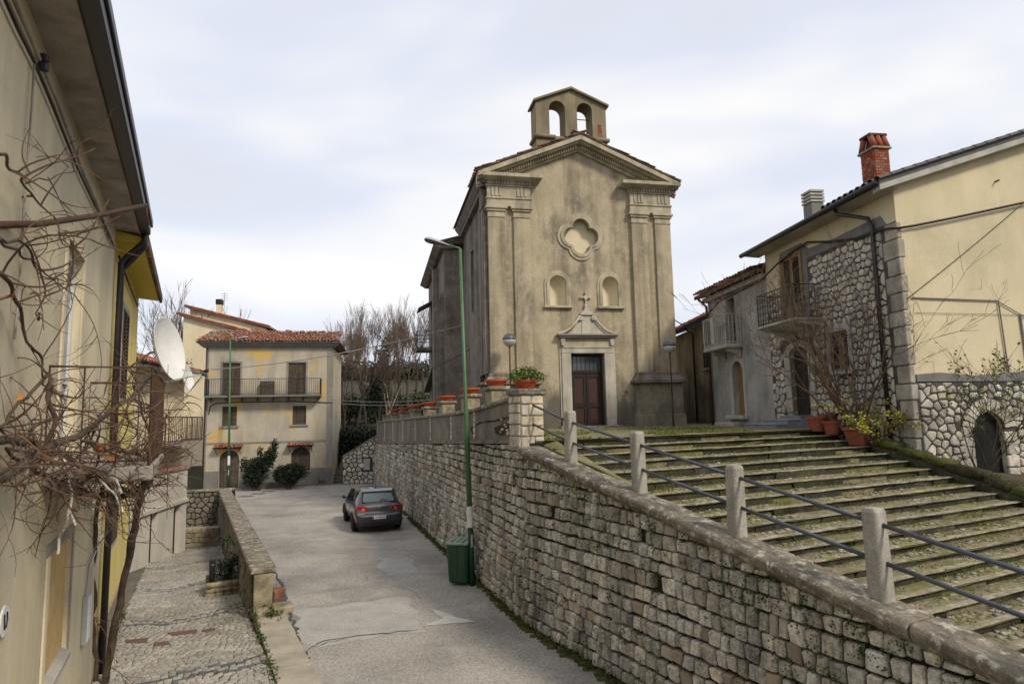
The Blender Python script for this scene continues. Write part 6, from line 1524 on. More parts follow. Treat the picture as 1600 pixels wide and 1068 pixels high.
# recessed ochre panel with sloping sill
mb = MB(); mb.fbox(LF, nic[0], nic[1], -.30, -.05, nic[2], nic[3]); np_ = mb.build('recess_panel', M['ochre_panel'], lh)
mb = MB(); mb.fwall(LF, rect(nic[0] - .14, nic[1] + .12, nic[2] - .02, nic[3] + .12), [rect(*nic)], .012, .02); mb.build('recess_border', M['left_soffit'], np_)
mb = MB(); mb.fbox(LF, nic[0] - .14, nic[0], .01, .03, .0, nic[3]); mb.build('recess_jamb', M['cream_wall'], np_)
mb = MB(); mb.hexa([LF(nic[0], -.049, nic[2] - .05), LF(nic[1], -.049, nic[2] - .05), LF(nic[1], .05, nic[2] - .05), LF(nic[0], .05, nic[2] - .05), LF(nic[0], -.049, nic[2] + .06), LF(nic[1], -.049, nic[2] + .06), LF(nic[1], .05, nic[2]), LF(nic[0], .05, nic[2])]); mb.build('recess_sill', M['pale_surround'], np_)
# meter board and house number plaque
a = LF.px(126, 985); b = LF.px(141, 1045)
mb = MB(); mb.fbox(LF, a[0], a[0] + .35, 0, .07, .95, 1.6); bx_ = mb.build('meter_board', M['plastic_grey'], lh, bevel=.01); mb = MB(); mb.fbox(LF, a[0] + .03, a[0] + .32, .07, .08, .98, 1.57); mb.build('meter_cover', M['white_paint'], bx_)
mb = MB(); mb.tube([LF(a[0] + .1, .03, 1.6), LF(a[0] + .3, .03, 1.95), LF(-1.4, .03, 2.2)], .015, 5); mb.build('meter_conduit', M['plastic_grey'], bx_)
a = LF.px(3, 970); mb = MB(); mb.fprism(LF, [(a[0] + .14 * math.cos(k * .5236), a[1] + .12 * math.sin(k * .5236)) for k in range(12)], .005, .02); pq = mb.build('number_plaque', M['white_paint'], lh)
mb = MB(); mb.tube([LF(a[0] - .05, .025, a[1] + .06), LF(a[0] - .03, .025, a[1] - .06)], .008, 4); mb.tube([LF(a[0] + .03, .025, a[1] + .06), LF(a[0] + .05, .025, a[1]), LF(a[0] + .02, .025, a[1] - .06)], .008, 4); mb.build('plaque_figures', M['ink'], pq)
# cables on the wall under the eaves
def wall_cable(pts, r, o=.035, mat='wire_black', fr=LF, parent=lh, name='cable'):
    mb = MB(); P = []
    for p in pts:
        s, z = fr.px(p[0], p[1], o); P.append(fr(s, o, z))
    mb.tube(P, r, 6); return mb.build(name, M[mat], parent, smooth=True)
wall_cable([(22, 0), (48, 60), (90, 160), (130, 270), (165, 350), (178, 385)], .018, mat='left_soffit')
wall_cable([(8, 0), (30, 50), (55, 100), (80, 160), (120, 260), (150, 325), (176, 380)], .014)
wall_cable([(54, 95), (50, 160), (43, 250), (36, 350), (28, 480), (22, 530)], .009, mat='left_soffit')
mb = MB(); s_, z_ = LF.px(55, 95); mb.lathe(LF(s_, .06, z_ - .07), [(.04, 0), (.045, .05), (.02, .06), (.04, .08), (.04, .13), (.01, .15)], 10); mb.build('insulator', M['metal_black'], lh)
# downpipes with offset under the gutter
for k, (ds_, o_) in enumerate(((0, .09), (.11, .09))):
    mb = MB(); s0 = SE + .12 + ds_ * 1.0; mb.tube([LF(SE - .05 + .1 * k, .45 - .03 * k, 7.40), LF(SE - .02 + .1 * k, .44, 7.22 - .06 * k), LF(s0, .18, 6.98 - .12 * k), LF(s0, o_, 6.85 - .12 * k), LF(s0, o_, -.25)], .05, 9); mb.build('downpipe', M['metal_black'], lh, smooth=True)
# balcony
mb = MB(); mb.fbox(LF, -6.42, -3.4, 0, .95, 3.42, 3.57); bl = mb.build('balcony_slab', M['left_soffit'], lh, bevel=.015)
bar_rail(LF, -6.38, -3.44, 0, .91, 3.57, 4.60, bl, 'metal_rust', .24, r=.009)
# iron bar of the pergola
mb = MB(); mb.tube([at_y(-40, 352, 4.1), at_y(60, 350, 5.2), at_y(150, 337, 6.2), at_y(228, 321, 7.2)], .028, 8); mb.tube([at_y(228, 321, 7.3), at_y(232, 352, 7.35)], .015, 6); tag(mb.build('iron_bar', M['metal_rust'], smooth=True), 'rusty iron pergola bar sticking out below the black gutter', 'iron bar')

# yellow house adjoining
yl = thing('yellow_lane_house', LF(1, -2, 0), 'bright yellow house along the lane with yellow soffit and tiled eaves', 'house'); YE = 4.6
yw = (.75, 2.0, 4.55, 6.35); yw2 = (.2, 1.5, 1.75, 3.0)
mb = MB(); mb.fwall(LF, rect(SE + .005, YE, .55, 7.28), [rect(*yw), rect(*yw2)], -.02, .3); mb.fbox(LF, YE - .3, YE, -6, -.321, -.8, 7.18); mb.build('wall', M['left_yellow'], yl)
mb = MB(); mb.fwall(LF, rect(SE + .005, YE, -1.0, .56), (), .03, .3); mb.build('stone_base', M['pier_mortar'], yl)
for w in (yw, yw2):
    mb = MB(); mb.fbox(LF, w[0], w[1], -.3, -.27, w[2], w[3]); wi = mb.build('window', M['glass_dark'], yl); mb = MB(); mb.fwall(LF, rect(w[0] - .12, w[1] + .12, w[2] - .1, w[3] + .12), [rect(*w)], .0, .03); mb.build('window_surround', M['pale_surround'], wi); shutters(LF, w[0], w[1], w[2], w[3], .01, 'wood_brown', wi, 2)
mb = MB(); mb.hexa([LF(SE + .03, -.1, 7.25), LF(YE + .15, -.1, 7.25), LF(YE + .15, .42, 7.20), LF(SE + .03, .42, 7.20), LF(SE + .03, -.1, 7.42), LF(YE + .15, -.1, 7.42), LF(YE + .15, .42, 7.32), LF(SE + .03, .42, 7.32)]); mb.build('soffit', M['soffit_yellow'], yl)
mb = MB(); mb.hexa([LF(SE + .03, .47, 7.33), LF(YE + .2, .47, 7.33), LF(YE + .2, -5, 8.4), LF(SE + .08, -5, 8.4), LF(SE + .03, .47, 7.38), LF(YE + .2, .47, 7.38), LF(YE + .2, -5, 8.46), LF(SE + .08, -5, 8.46)]); r_ = mb.build('roof', M['roof_grey'], yl)
k = SE + .1
while k < YE + .1: mb = MB(); mb.fbox(LF, k, k + .42, .43, .50, 7.18, 7.40); mb.build('eave_tile', M['tile_old'], r_, bevel=.015); k += .44
wall_cable([(186, 400), (200, 440), (215, 478)], .02, parent=yl)

# satellite dishes
def dish(name_label, c, r, aim, lnb, arm_from):
    t = thing('satellite_dish', c, name_label, 'satellite dish', 'satellite dishes'); q = Vector(aim).normalized().to_track_quat('Z', 'Y').to_matrix(); mb = MB()
    prof = [(.01, 0)] + [(r * k / 6, .16 * r * (k / 6) ** 2 * 2) for k in range(1, 7)] + [(r * 1.02, .33 * r), (r * 1.0, .30 * r)] + [(r * k / 6, .16 * r * (k / 6) ** 2 * 2 - .012) for k in range(5, 0, -1)] + [(.01, -.012)]
    mb.lathe(c, prof, 28, q); mb.build('reflector', M['dish_white'], t, smooth=True)
    mb = MB(); e = Vector(c) + q @ Vector((0, -r * .98, .3 * r)); mb.tube([e, lnb], .014, 6); mb.tube([Vector(c) + q @ Vector((r * .7, -r * .6, .28 * r)), lnb], .008, 5); mb.build('arm', M['plastic_grey'], t)
    mb = MB(); d = (Vector(c) - Vector(lnb)).normalized(); mb.tube([Vector(lnb) - d * .06, Vector(lnb) + d * .02, Vector(lnb) + d * .07], [.03, .035, .022], 8); mb.build('receiver', M['metal_black'], t)
    mb = MB(); mb.tube([Vector(c) - q @ Vector((0, 0, .02)), Vector(c) - q @ Vector((0, 0, .18)), arm_from], .022, 7); mb.build('mount', M['plastic_grey'], t)
c = at_y(250, 548, 11.5); dish('large white satellite dish seen nearly edge-on beside the yellow house', c, .58, (.97, .08, .2), at_y(318, 584, 11.9), LF(2.0, 0, 5.2))
c = at_y(288, 592, 14.5); dish('smaller white satellite dish just right of the large one', c, .29, (.97, .1, .2), at_y(322, 579, 14.3), LF(3.6, .0, 4.9))

# arched lane house and cross wall
AWF = Frame(at_y(214, 800, 22.5).xy, at_y(291, 800, 27.0).xy - at_y(214, 800, 22.5).xy); al = thing('lane_house', AWF(3, -2, -1.3), 'whitewashed lane house with two arched doorways and a small iron balcony', 'house'); AL = (at_y(291, 800, 27.0).xy - at_y(214, 800, 22.5).xy).length
da = AWF.px(233, 852), AWF.px(247, 790); db = AWF.px(270, 838), AWF.px(283, 783); sw_ = AWF.px(275, 718), AWF.px(281, 705)
hd = [arch(da[0][0], da[1][0], -1.35, da[1][1]), arch(db[0][0], db[1][0], -1.35, db[1][1])]
zf = 3.3
mb = MB(); mb.fwall(AWF, rect(-3, AL, -1.6, 2.2), hd + [rect(sw_[0][0], sw_[1][0], sw_[0][1], sw_[1][1])], 0, .4); mb.build('lower_wall', M['white_wall'], al)
mb = MB(); mb.fwall(AWF, rect(-3, AL, 2.2, 6.0), [rect(AL - 3.0, AL - 2.0, 3.5, 5.4)], -.25, .3); mb.fbox(AWF, AL - .3, AL, -5, -.5, -1.5, 6.0); mb.build('upper_wall', M['cream_wall'], al)
mb = MB(); mb.fbox(AWF, -3, AL + .05, -.3, .06, 2.15, 2.3); mb.build('ledge', M['tile_red'], al)
mb = MB(); mb.fbox(AWF, -3, AL + .02, 0, .08, .82, .95); mb.build('ledge', M['white_wall'], al)
for d_ in ((da[0][0], da[1][0], -1.35, da[1][1]), (db[0][0], db[1][0], -1.35, db[1][1])): arched_door(AWF, *d_, -.2, 'wood_dark' if d_[0] < 4 else 'wood_brown', al, 3)
mb = MB(); mb.fbox(AWF, AL - 3.1, AL - 1.9, -.5, -.47, 3.4, 5.5); mb.fbox(AWF, sw_[0][0], sw_[1][0], -.3, -.28, sw_[0][1], sw_[1][1]); mb.build('window', M['olive_panel'], al)
mb = MB(); mb.fbox(AWF, AL - 3.6, AL - .1, -.25, .6, 3.18, 3.3); b_ = mb.build('balcony_slab', M['left_soffit'], al); bar_rail(AWF, AL - 3.55, AL - .15, -.25, .56, 3.3, 4.25, b_, 'metal_rust', .17, r=.012)
mb = MB(); mb.hexa([AWF(-3.2, .5, 6.0), AWF(AL + .3, .5, 6.0), AWF(AL + .3, -4, 7.3), AWF(-3.2, -4, 7.3), AWF(-3.2, .5, 6.1), AWF(AL + .3, .5, 6.1), AWF(AL + .3, -4, 7.4), AWF(-3.2, -4, 7.4)]); r_ = mb.build('roof', M['wood_dark'], al); tiled_roof(AWF, -3.2, AL + .3, .55, 6.12, -2, 6.86, r_, 'tile_red', .22, 3)
t = thing('window_box', AWF(AL - 1.2, .9, 4.3), 'red flower box with yellow-green plant on the lane balcony', 'flower box'); c = at_y(283, 590, 26.5); mb = MB(); mb.box(c.x - .55, c.x + .45, c.y - .15, c.y + .15, c.z - .2, c.z + .12); mb.build('box', M['terracotta'], t); lm = MB(); rnd = random.Random(2)
for k in range(40): leaf_bits(lm, (c.x + rnd.uniform(-.5, .4), c.y, c.z + .2 + rnd.random() * .5), 4, .08, .08, rnd)
lm.build('leaves', M['leaf_green'], t)
XW = Frame(at_y(288, 800, 30.4).xy, at_y(354, 800, 30.9).xy - at_y(288, 800, 30.4).xy); XL = (at_y(354, 800, 30.9).xy - at_y(288, 800, 30.4).xy).length
xw = thing('cross_wall', XW(1, 0, -1.2), 'dark rubble wall closing the lower end of the lane', 'wall'); zx = XW.px(320, 765)[1]
mb = MB(); mb.fbox(XW, -.3, XL + .3, -.5, 0, -1.8, zx - .1); mb.build('backing', M['mortar_dark'], xw); rubble(XW, -.2, XL + .1, lambda s: -1.6, lambda s: zx - .12, .24, xw, 'parapet_plaster', 41, lambda s, z: True, 0, .02, .04, 60); mb = MB(); mb.fbox(XW, -.35, XL + .3, -.5, .06, zx - .1, zx); mb.build('coping', M['cap_stone'], xw, bevel=.02)
LW = Frame(at_y(274, 830, 28.6).xy, at_y(342, 830, 28.9).xy - at_y(274, 830, 28.6).xy); LL = (at_y(342, 830, 28.9).xy - at_y(274, 830, 28.6).xy).length
lw = thing('low_wall', LW(1, 0, -1.3), 'low stone wall at the bottom of the lane', 'wall'); zl_ = LW.px(305, 825)[1]; mb = MB(); mb.fbox(LW, 0, LL, -.5, 0, -1.8, zl_); mb.build('backing', M['pier_mortar'], lw); random.seed(2)
for r in range(3):
    s = random.uniform(0, .1)
    while s < LL - .1: w = random.uniform(.2, .4); o = bpy.data.objects.new('stone', tmesh('s', random.randrange(8), 'pillar_stone')); COL.objects.link(o); o.parent = lw; o.matrix_local = Matrix.Translation(-lw.location) @ fmat(LW, s, min(s + w, LL) - .02, 0, zl_ - .2 * (r + 1) + .01, zl_ - .2 * r - .01, .04, False); s += w
# road parapet on the lane side
pp = thing('road_parapet', LF(10, 2.8, 0), 'dark stone parapet with a pale concrete coping between road and sunken lane', 'parapet wall')
mb = MB(); n = 9
for k in range(n):
    a, b = 1.12 + 18.3 * k / n, 1.12 + 18.3 * (k + 1) / n; mb.fbox(LF, a, b, 2.6, 3.0, -1.9, .74)
mb.build('backing', M['mortar_dark'], pp)
PL = Frame(LF(19.4, 2.6, 0).xy, -LF.d)      # lane-side face
if PL.n.dot(LF.n) > 0: PL = Frame(LF(19.4, 2.6, 0).xy, -LF.d, flip=True)
rubble(PL, 0, 18.2, lambda s: -1.8, lambda s: .73, .26, pp, 'parapet_plaster', 51, lambda s, z: z > zlane(19.4 - s) - .1, 0, .02, .05, 200, 1.3)
EN = Frame(LF(1.12, 2.6, 0).xy, LF.n); EN = EN if EN.n.dot(LF.d) < 0 else Frame(LF(1.12, 2.6, 0).xy, LF.n, flip=True)
mb = MB(); mb.fbox(EN, 0, .4, 0, .05, -.3, .735); mb.build('end_face', M['pillar_stone'], pp, bevel=.02)
mb = MB(); mb.fbox(LF, 1.02, 1.3, 3.0, 3.22, -.1, .38); mb.build('brick_stub', M['tile_old'], pp, bevel=.02)
s = 1.05; random.seed(8)
while s < 19.4:
    w = random.uniform(1.6, 2.4); mb = MB(); mb.fbox(LF, s, min(s + w, 19.5) - .015, 2.53, 3.06, .742, .86); mb.build('coping_slab', M['cap_stone'], pp, bevel=.025); s += w
# things in the lane
b = at_z(243, 862, zlane(14.5)); mb = MB(); add_tmpl(mb, BLOCK[3], Matrix.Translation((b.x - .3, b.y - .2, zlane(14.5) - .05)) @ Matrix.Diagonal((.62, .45, .48, 1))); o = mb.build('boulder', M['pale_surround'], smooth=True); o.modifiers.new('s', 'SUBSURF').render_levels = 2; tag(o, 'rounded white boulder beside the arched lane doorway', 'boulder')
s0 = 4.6; pl_ = thing('stone_planter', LF(s0, 2.2, zlane(s0)), 'low stone planter against the parapet in the lane', 'planter'); z = zlane(s0)
for k in range(3):
    for j in range(4): mb = MB(); add_tmpl(mb, BLOCK[(k * 3 + j) % 8], Matrix(((LF.n.x * .22, LF.d.x * .24, 0, LF(s0, 1.75 + .21 * j, 0).x), (LF.n.y * .22, LF.d.y * .24, 0, LF(s0, 1.75 + .21 * j, 0).y), (0, 0, .13, z - .03 + .12 * k), (0, 0, 0, 1)))); mb.build('stone', M['pillar_stone'], pl_, smooth=True)
mb = MB(); mb.fbox(LF, s0 + .15, s0 + 1.3, 1.78, 2.6, z - .1, z + .32); mb.build('planter_fill', M['earth'], pl_, bevel=.04)
pp_ = LF(s0 + .8, 2.25, z + .3); t = thing('palm_plant', pp_, 'spiky green palm-like plant in the lane planter', 'plant'); lm = MB(); sm = MB(); rnd = random.Random(4); sm.tube([pp_, pp_ + Vector((0, 0, .95))], [.035, .025], 6)
for k in range(34):
    a = rnd.uniform(0, 6.28); top = pp_ + Vector((0, 0, .95)); d = Vector((math.cos(a), math.sin(a), 0)); L_ = rnd.uniform(.3, .5); e = rnd.uniform(-.1, .3); sd = Vector((-d.y, d.x, 0)) * .018
    p1 = top + d * L_ * .5 + Vector((0, 0, e * .6)); p2 = top + d * L_ + Vector((0, 0, e - .25)); lm.add([top - sd, top + sd, p1 + sd, p1 - sd, p2], [(0, 1, 2, 3), (3, 2, 4)])
lm.build('leaves', M['leaf_hedge'], t); sm.build('stem', M['bark_dark'], t)
c = LF(s0 + .5, 2.2, z + .3); leafy('planter_shrub', 'straggly dark shrub filling the lane planter', 'shrub', c, [(0, 0, .25, .35, .35, .25), (.2, .1, .45, .25, .25, .2)], 'leaf_dark', 600, .07, 9)
c = LF(s0 + .25, 1.9, z + .3); t = thing('garden_post', c, 'dark hand-shaped post standing on the lane planter', 'ornament'); mb = MB(); mb.tube([c, c + Vector((0, 0, .42)), c + Vector((0, 0, .5))], [.07, .075, .09], 8); mb.build('post', M['metal_black'], t, smooth=True)
for k in range(4): mb = MB(); q = c + Vector((-.06 + .04 * k, 0, .48)); mb.tube([q, q + Vector((.01 * (k - 1.5), 0, .16 + .03 * (k % 2)))], [.02, .014], 6); mb.build('finger', M['metal_black'], t, smooth=True)

# ================================================================== VINE over the balcony
vine = thing('grape_vine', LF(-1.1, .45, -.25), 'tangled leafless grape vine climbing over the left house balcony', 'vine')
rnd = random.Random(19)
def wall_y(px, py):
    s_, z_ = LF.px(px, py); return LF(s_, 0, z_).y
def P3(l): return [at_y(x, y, min(d, wall_y(x, y) - .35) if x < 140 else d) for x, y, d in l]
def smooth_path(P, n=5, amp=.03, seed=0):
    o = []
    for i in range(len(P) - 1):
        for k in range(n):
            t = k / n; q = P[i].lerp(P[i + 1], t); o.append(q + Vector((noise.noise(q * 4 + Vector((seed, 0, 0))), noise.noise(q * 4 + Vector((0, seed, 5))), noise.noise(q * 4 + Vector((9, 0, seed))))) * amp)
    o.append(P[-1]); return o
cord = [([(160, 1080, 10.6), (178, 985, 10.4), (200, 880, 10.1), (213, 810, 9.6), (222, 765, 8.9), (232, 740, 8.2)], .058, .045),
        ([(150, 1075, 10.7), (147, 960, 10.6), (146, 880, 10.4), (150, 800, 9.8), (160, 760, 9.2)], .035, .028),
        ([(-30, 760, 4.6), (20, 735, 4.9), (75, 700, 5.3), (120, 680, 5.7), (165, 650, 6.2), (200, 620, 6.6), (235, 590, 7)], .05, .012),
        ([(-30, 690, 4.8), (40, 690, 5.2), (95, 705, 5.7), (150, 740, 6.4), (200, 775, 7.2), (225, 765, 7.8), (235, 735, 8)], .03, .02),
        ([(232, 745, 8.1), (215, 770, 7.6), (170, 780, 7.0), (120, 760, 6.4), (70, 745, 5.8), (10, 700, 5.1)], .045, .012),
        ([(232, 740, 8.1), (240, 700, 8.1), (228, 660, 8.0), (215, 625, 7.8), (205, 580, 7.6)], .022, .008),
        ([(75, 700, 5.3), (82, 650, 5.4), (75, 600, 5.4), (68, 585, 5.5), (30, 630, 5.2), (-10, 680, 4.9)], .022, .01),
        ([(-20, 415, 4.9), (10, 435, 5.0), (30, 480, 5.2), (38, 530, 5.3), (62, 560, 5.4), (66, 600, 5.4)], .018, .008),
        ([(-20, 370, 4.8), (20, 385, 5), (55, 410, 5.2), (80, 430, 5.4), (110, 455, 5.6), (125, 470, 5.8)], .012, .004),
        ([(-20, 235, 4.6), (15, 255, 4.8), (40, 280, 5.0), (60, 315, 5.2), (85, 340, 5.4), (105, 380, 5.6), (135, 395, 5.7)], .012, .004),
        ([(40, 280, 5.0), (75, 280, 5.2), (105, 275, 5.4), (130, 262, 5.6)], .008, .003),
        ([(-10, 365, 4.9), (40, 380, 5.1), (65, 425, 5.3), (68, 470, 5.4), (60, 500, 5.4)], .012, .005),
        ([(225, 760, 8.4), (242, 690, 8.6), (255, 660, 8.8), (262, 715, 8.9), (240, 740, 8.6)], .018, .007),
        ([(130, 690, 5.9), (160, 700, 6.2), (205, 705, 6.9), (235, 720, 7.8)], .02, .012)]
paths = []
for i, (pts, r0, r1) in enumerate(cord):
    P = smooth_path(P3(pts), 5, .05, i * 3.1); rr = [r0 + (r1 - r0) * k / (len(P) - 1) for k in range(len(P))]; rr = [r * (1 + .25 * noise.noise(P[k] * 9)) for k, r in enumerate(rr)]
    mb = MB(); mb.tube(P, rr, 7 if r0 > .02 else 5); mb.build('trunk' if r0 > .06 else 'cane', M['vine_old'], vine, smooth=True); paths.append(P)
def offwall(p): return (Vector((p.x, p.y)) - LF.p).dot(LF.n)
tw = MB()
def twig(p, d, L_, r, lv):
    n = 9; P = [p]; q = p; cv = Vector((rnd.gauss(0, .13), rnd.gauss(0, .13), rnd.gauss(-.02, .13)))
    for k in range(n): d = (d + cv + Vector((rnd.gauss(0, .07), rnd.gauss(0, .07), rnd.gauss(0, .07)))).normalized(); q = q + d * L_ / n; P.append(q if offwall(q) < 1.25 else P[-1].lerp(q, .3))
    tw.tube(P, [r * (1 - .65 * k / n) for k in range(n + 1)], 4, False)
    if lv:
        for k in range(rnd.randint(1, 3)): i = rnd.randint(1, n); twig(P[i], (d + Vector((rnd.gauss(0, .8), rnd.gauss(0, .8), rnd.gauss(0, .7)))).normalized(), L_ * rnd.uniform(.35, .7), r * .6, lv - 1)
for i, P in enumerate(paths):
    cnt = int(.72 * [14, 6, 46, 60, 80, 34, 30, 16, 9, 12, 5, 12, 26, 46][i])
    for _ in range(cnt):
        k = rnd.randrange(len(P)) if i not in (0,) else rnd.randrange(int(len(P) * .7), len(P)); p = P[k]
        d = Vector((rnd.gauss(.15, .5), rnd.gauss(0, .6), rnd.gauss(.12, .55))).normalized(); o_ = offwall(p)
        if o_ < .25: d += Vector((LF.n.x, LF.n.y, 0)) * .5
        twig(p, d.normalized(), rnd.uniform(.3, .95), rnd.uniform(.005, .012), 2 if rnd.random() < .45 else 1)
tag(tw.build('twigs', M['vine_twig'], vine), kind='stuff')
mb = MB(); lb = MB()
for k, pts in enumerate([[(160, 745, 6.4), (172, 740, 6.5), (182, 750, 6.5), (190, 770, 6.5)], [(105, 735, 6.0), (112, 770, 6.1), (108, 800, 6.1), (118, 820, 6.1)], [(150, 750, 6.4), (165, 765, 6.4), (178, 772, 6.4), (188, 765, 6.4)], [(180, 765, 6.4), (185, 785, 6.4), (192, 800, 6.4)], [(110, 790, 6.1), (106, 805, 6.1), (92, 840, 6.2), (90, 865, 6.2)]]): mb.tube(smooth_path(P3(pts), 4, .03, k), .011, 5)
mb.build('tie_strings', M['string_white'], vine)
for (x, y, d) in [(150, 700, 6), (165, 708, 6.2), (175, 712, 6.3), (200, 755, 6.8), (20, 628, 5), (205, 752, 6.9), (155, 704, 6.1), (185, 770, 6.6)]: leaf_bits(lb, at_y(x, y, d), 5, .03, .06, rnd)
lb.build('dead_leaves', M['dead_leaf'], vine)
# ================================================================== CAR
def make_car():
    car = thing('parked_car', (0, 0, 0), 'dark grey five-door hatchback parked close to the retaining wall', 'car')
    def station(y, top, wid=1.0, bot=.28, belt=.94, rail=None):
        b = min(belt, top - .03); r_ = rail if rail is not None else max(top - .07, b + .005); wt = .64 if top > 1.2 else .80 - .16 * max(0, (top - 1.0)) / .2
        return [(0, bot), (.66 * wid, bot), (.82 * wid, bot + .10), (.875 * wid, min(.55, b - .02)), (.865 * wid, min(.74, b - .01)), (.83 * wid, b), (wt * wid, r_), (.40 * wid, top - .012), (0, top)]
    S = [(-.03, station(0, .60, .70, .42, .58)), (.01, station(.03, .655, .90, .34, .63)), (.06, station(.07, .70, .94, .28, .67)), (.09, station(.1, .90, .945, .28, .86)), (.14, station(.14, 1.00, .965, .28, .95)), (.26, station(.26, 1.10, .995, .26, .96)), (.46, station(.46, 1.27, 1, .25, .96)), (.64, station(.64, 1.405, 1, .24, .96)), (.78, station(.78, 1.45, 1, .24, .96)), (1.5, station(1.5, 1.485, 1, .22, .95)), (2.2, station(2.2, 1.47, 1, .22, .93)), (2.6, station(2.6, 1.39, 1, .22, .92)), (3.0, station(3.0, 1.15, 1, .22, .91)), (3.2, station(3.2, .99, .99, .22, .90)), (3.7, station(3.7, .90, .97, .22, .80)), (4.0, station(4.0, .78, .90, .24, .72)), (4.15, station(4.15, .62, .80, .30, .58)), (4.2, station(4.2, .50, .7, .36, .48))]
    mb = MB(); n = 9
    for y, P in S:
        full = P + [(-x, z) for x, z in reversed(P[1:-1])]
        for x, z in full: mb.v.append(Vector((x, y, z)))
    m = 2 * n - 2
    for i in range(len(S) - 1):
        for k in range(m): mb.f.append((i * m + k, i * m + (k + 1) % m, (i + 1) * m + (k + 1) % m, (i + 1) * m + k))
    mb.f.append(tuple(range(m))); mb.f.append(tuple((len(S) - 1) * m + k for k in range(m)))
    body = mb.build('body', M['car_paint'], car, smooth=True); sm = body.modifiers.new('sub', 'SUBSURF'); sm.levels = 1; sm.render_levels = 2
    def quadpanel(name, pts, mat, parent=car, th=.012, sub=False):
        c = MB(); P = [Vector(p) for p in pts]; nrm = (P[1] - P[0]).cross(P[-1] - P[0]).normalized(); cen = sum(P, Vector()) / len(P)
        if nrm.dot(cen - Vector((0, 2.0, .8))) < 0: nrm = -nrm
        k = len(P); c.add([p + nrm * .006 for p in P] + [p - nrm * th for p in P], [tuple(range(k))] + [(i, (i + 1) % k, k + (i + 1) % k, k + i) for i in range(k)]); return c.build(name, M[mat], parent, bevel=.004)
    # rear window, spoiler, side glass
    rw = quadpanel('rear_window', [(-.60, .205, 1.045), (.60, .205, 1.045), (.60, .30, 1.13), (.53, .575, 1.365), (-.53, .575, 1.365), (-.60, .30, 1.13)], 'car_black'); quadpanel('pane', [(-.55, .215, 1.06), (.55, .215, 1.06), (.55, .31, 1.145), (.49, .545, 1.345), (-.49, .545, 1.345), (-.55, .31, 1.145)], 'glass_car', rw, .001)
    mb = MB(); mb.hexa([(-.56, .50, 1.375), (.56, .50, 1.375), (.60, .80, 1.43), (-.60, .80, 1.43), (-.55, .52, 1.405), (.55, .52, 1.405), (.60, .80, 1.47), (-.60, .80, 1.47)]); mb.build('spoiler', M['car_paint'], car, bevel=.02)
    for sx in (-1, 1):
        quadpanel('side_window', [(sx * .835, .75, .985), (sx * .835, 1.62, .97), (sx * .665, 1.62, 1.415), (sx * .67, .98, 1.395)], 'glass_dark'); quadpanel('side_window', [(sx * .835, 1.68, .97), (sx * .83, 2.85, .955), (sx * .70, 2.42, 1.36), (sx * .665, 1.68, 1.415)], 'glass_dark')
        for y0 in (1.65, 2.8): mb = MB(); mb.box(sx * .873 - .003, sx * .873 + .003, y0 - .004, y0 + .004, .40, .93); mb.build('door_gap', M['car_black'], car)
        mb = MB(); mb.box(min(sx * .872, sx * .888), max(sx * .872, sx * .888), .98, 2.85, .50, .545); mb.build('side_strip', M['car_black'], car, bevel=.006)
        for y0 in (1.35, 2.2): mb = MB(); mb.tube([(sx * .872, y0, .83), (sx * .892, y0 + .05, .835), (sx * .892, y0 + .14, .835), (sx * .872, y0 + .19, .83)], .013, 6); mb.build('door_handle', M['car_paint'], car)
        mb = MB(); mb.hexa([(sx * .84, 2.60, .98), (sx * 1.02, 2.58, .98), (sx * 1.03, 2.70, .98), (sx * .86, 2.72, .97), (sx * .86, 2.60, 1.03), (sx * 1.01, 2.58, 1.10), (sx * 1.02, 2.70, 1.10), (sx * .88, 2.72, 1.04)]); mb.build('wing_mirror', M['car_black'], car, bevel=.03)
        # tail light: rounded block wrapping the corner
        P = [(.37, .79), (.41, .72), (.58, .69), (.80, .70), (.855, .78), (.845, .92), (.74, .96), (.56, .945), (.40, .88)]
        c = MB(); k = len(P); yb = lambda x: .075 + .22 * max(0, x - .66) ** 1.2
        c.add([(sx * x, yb(x) - .012, z) for x, z in P] + [(sx * x * .99, yb(x) + .12, z) for x, z in P], [tuple(range(k))] + [(i, (i + 1) % k, k + (i + 1) % k, k + i) for i in range(k)]); tl = c.build('tail_light', M['tail_red'], car, bevel=.012)
        c = MB(); c.lathe((sx * .57, yb(.57) - .018, .82), [(.001, 0), (.05, .0), (.055, .01)], 14, Matrix.Rotation(R(90), 3, 'X')); c.build('lamp_ring', M['tail_clear'], tl)
        c = MB(); c.box(sx * .80 - .07, sx * .80 + .07, -.005, .04, .42, .46); c.build('reflector', M['tail_red'], car)
        for y0 in (.80, 3.38):
            t = Matrix.Rotation(R(90), 3, 'Y'); mb = MB(); mb.lathe((sx * .77, y0, .315), [(.20, -.10), (.29, -.105), (.315, -.07), (.317, .07), (.29, .105), (.20, .10)], 24, t); w = mb.build('wheel', M['rubber'], car, smooth=True)
            mb = MB(); mb.lathe((sx * .77, y0, .315), [(.02, sx * .085), (.06, sx * .095), (.2, sx * .08), (.215, sx * .10), (.2, sx * -.05), (.01, sx * -.05)], 20, t); mb.build('rim', M['rim'], w, smooth=False)
            mb = MB()
            for k in range(7): a = k * 2 * math.pi / 7; mb.box(sx * .862 - .003, sx * .862 + .003, y0 + .13 * math.cos(a) - .025, y0 + .13 * math.cos(a) + .025, .315 + .13 * math.sin(a) - .025, .315 + .13 * math.sin(a) + .025)
            mb.build('rim_hole', M['car_black'], w)
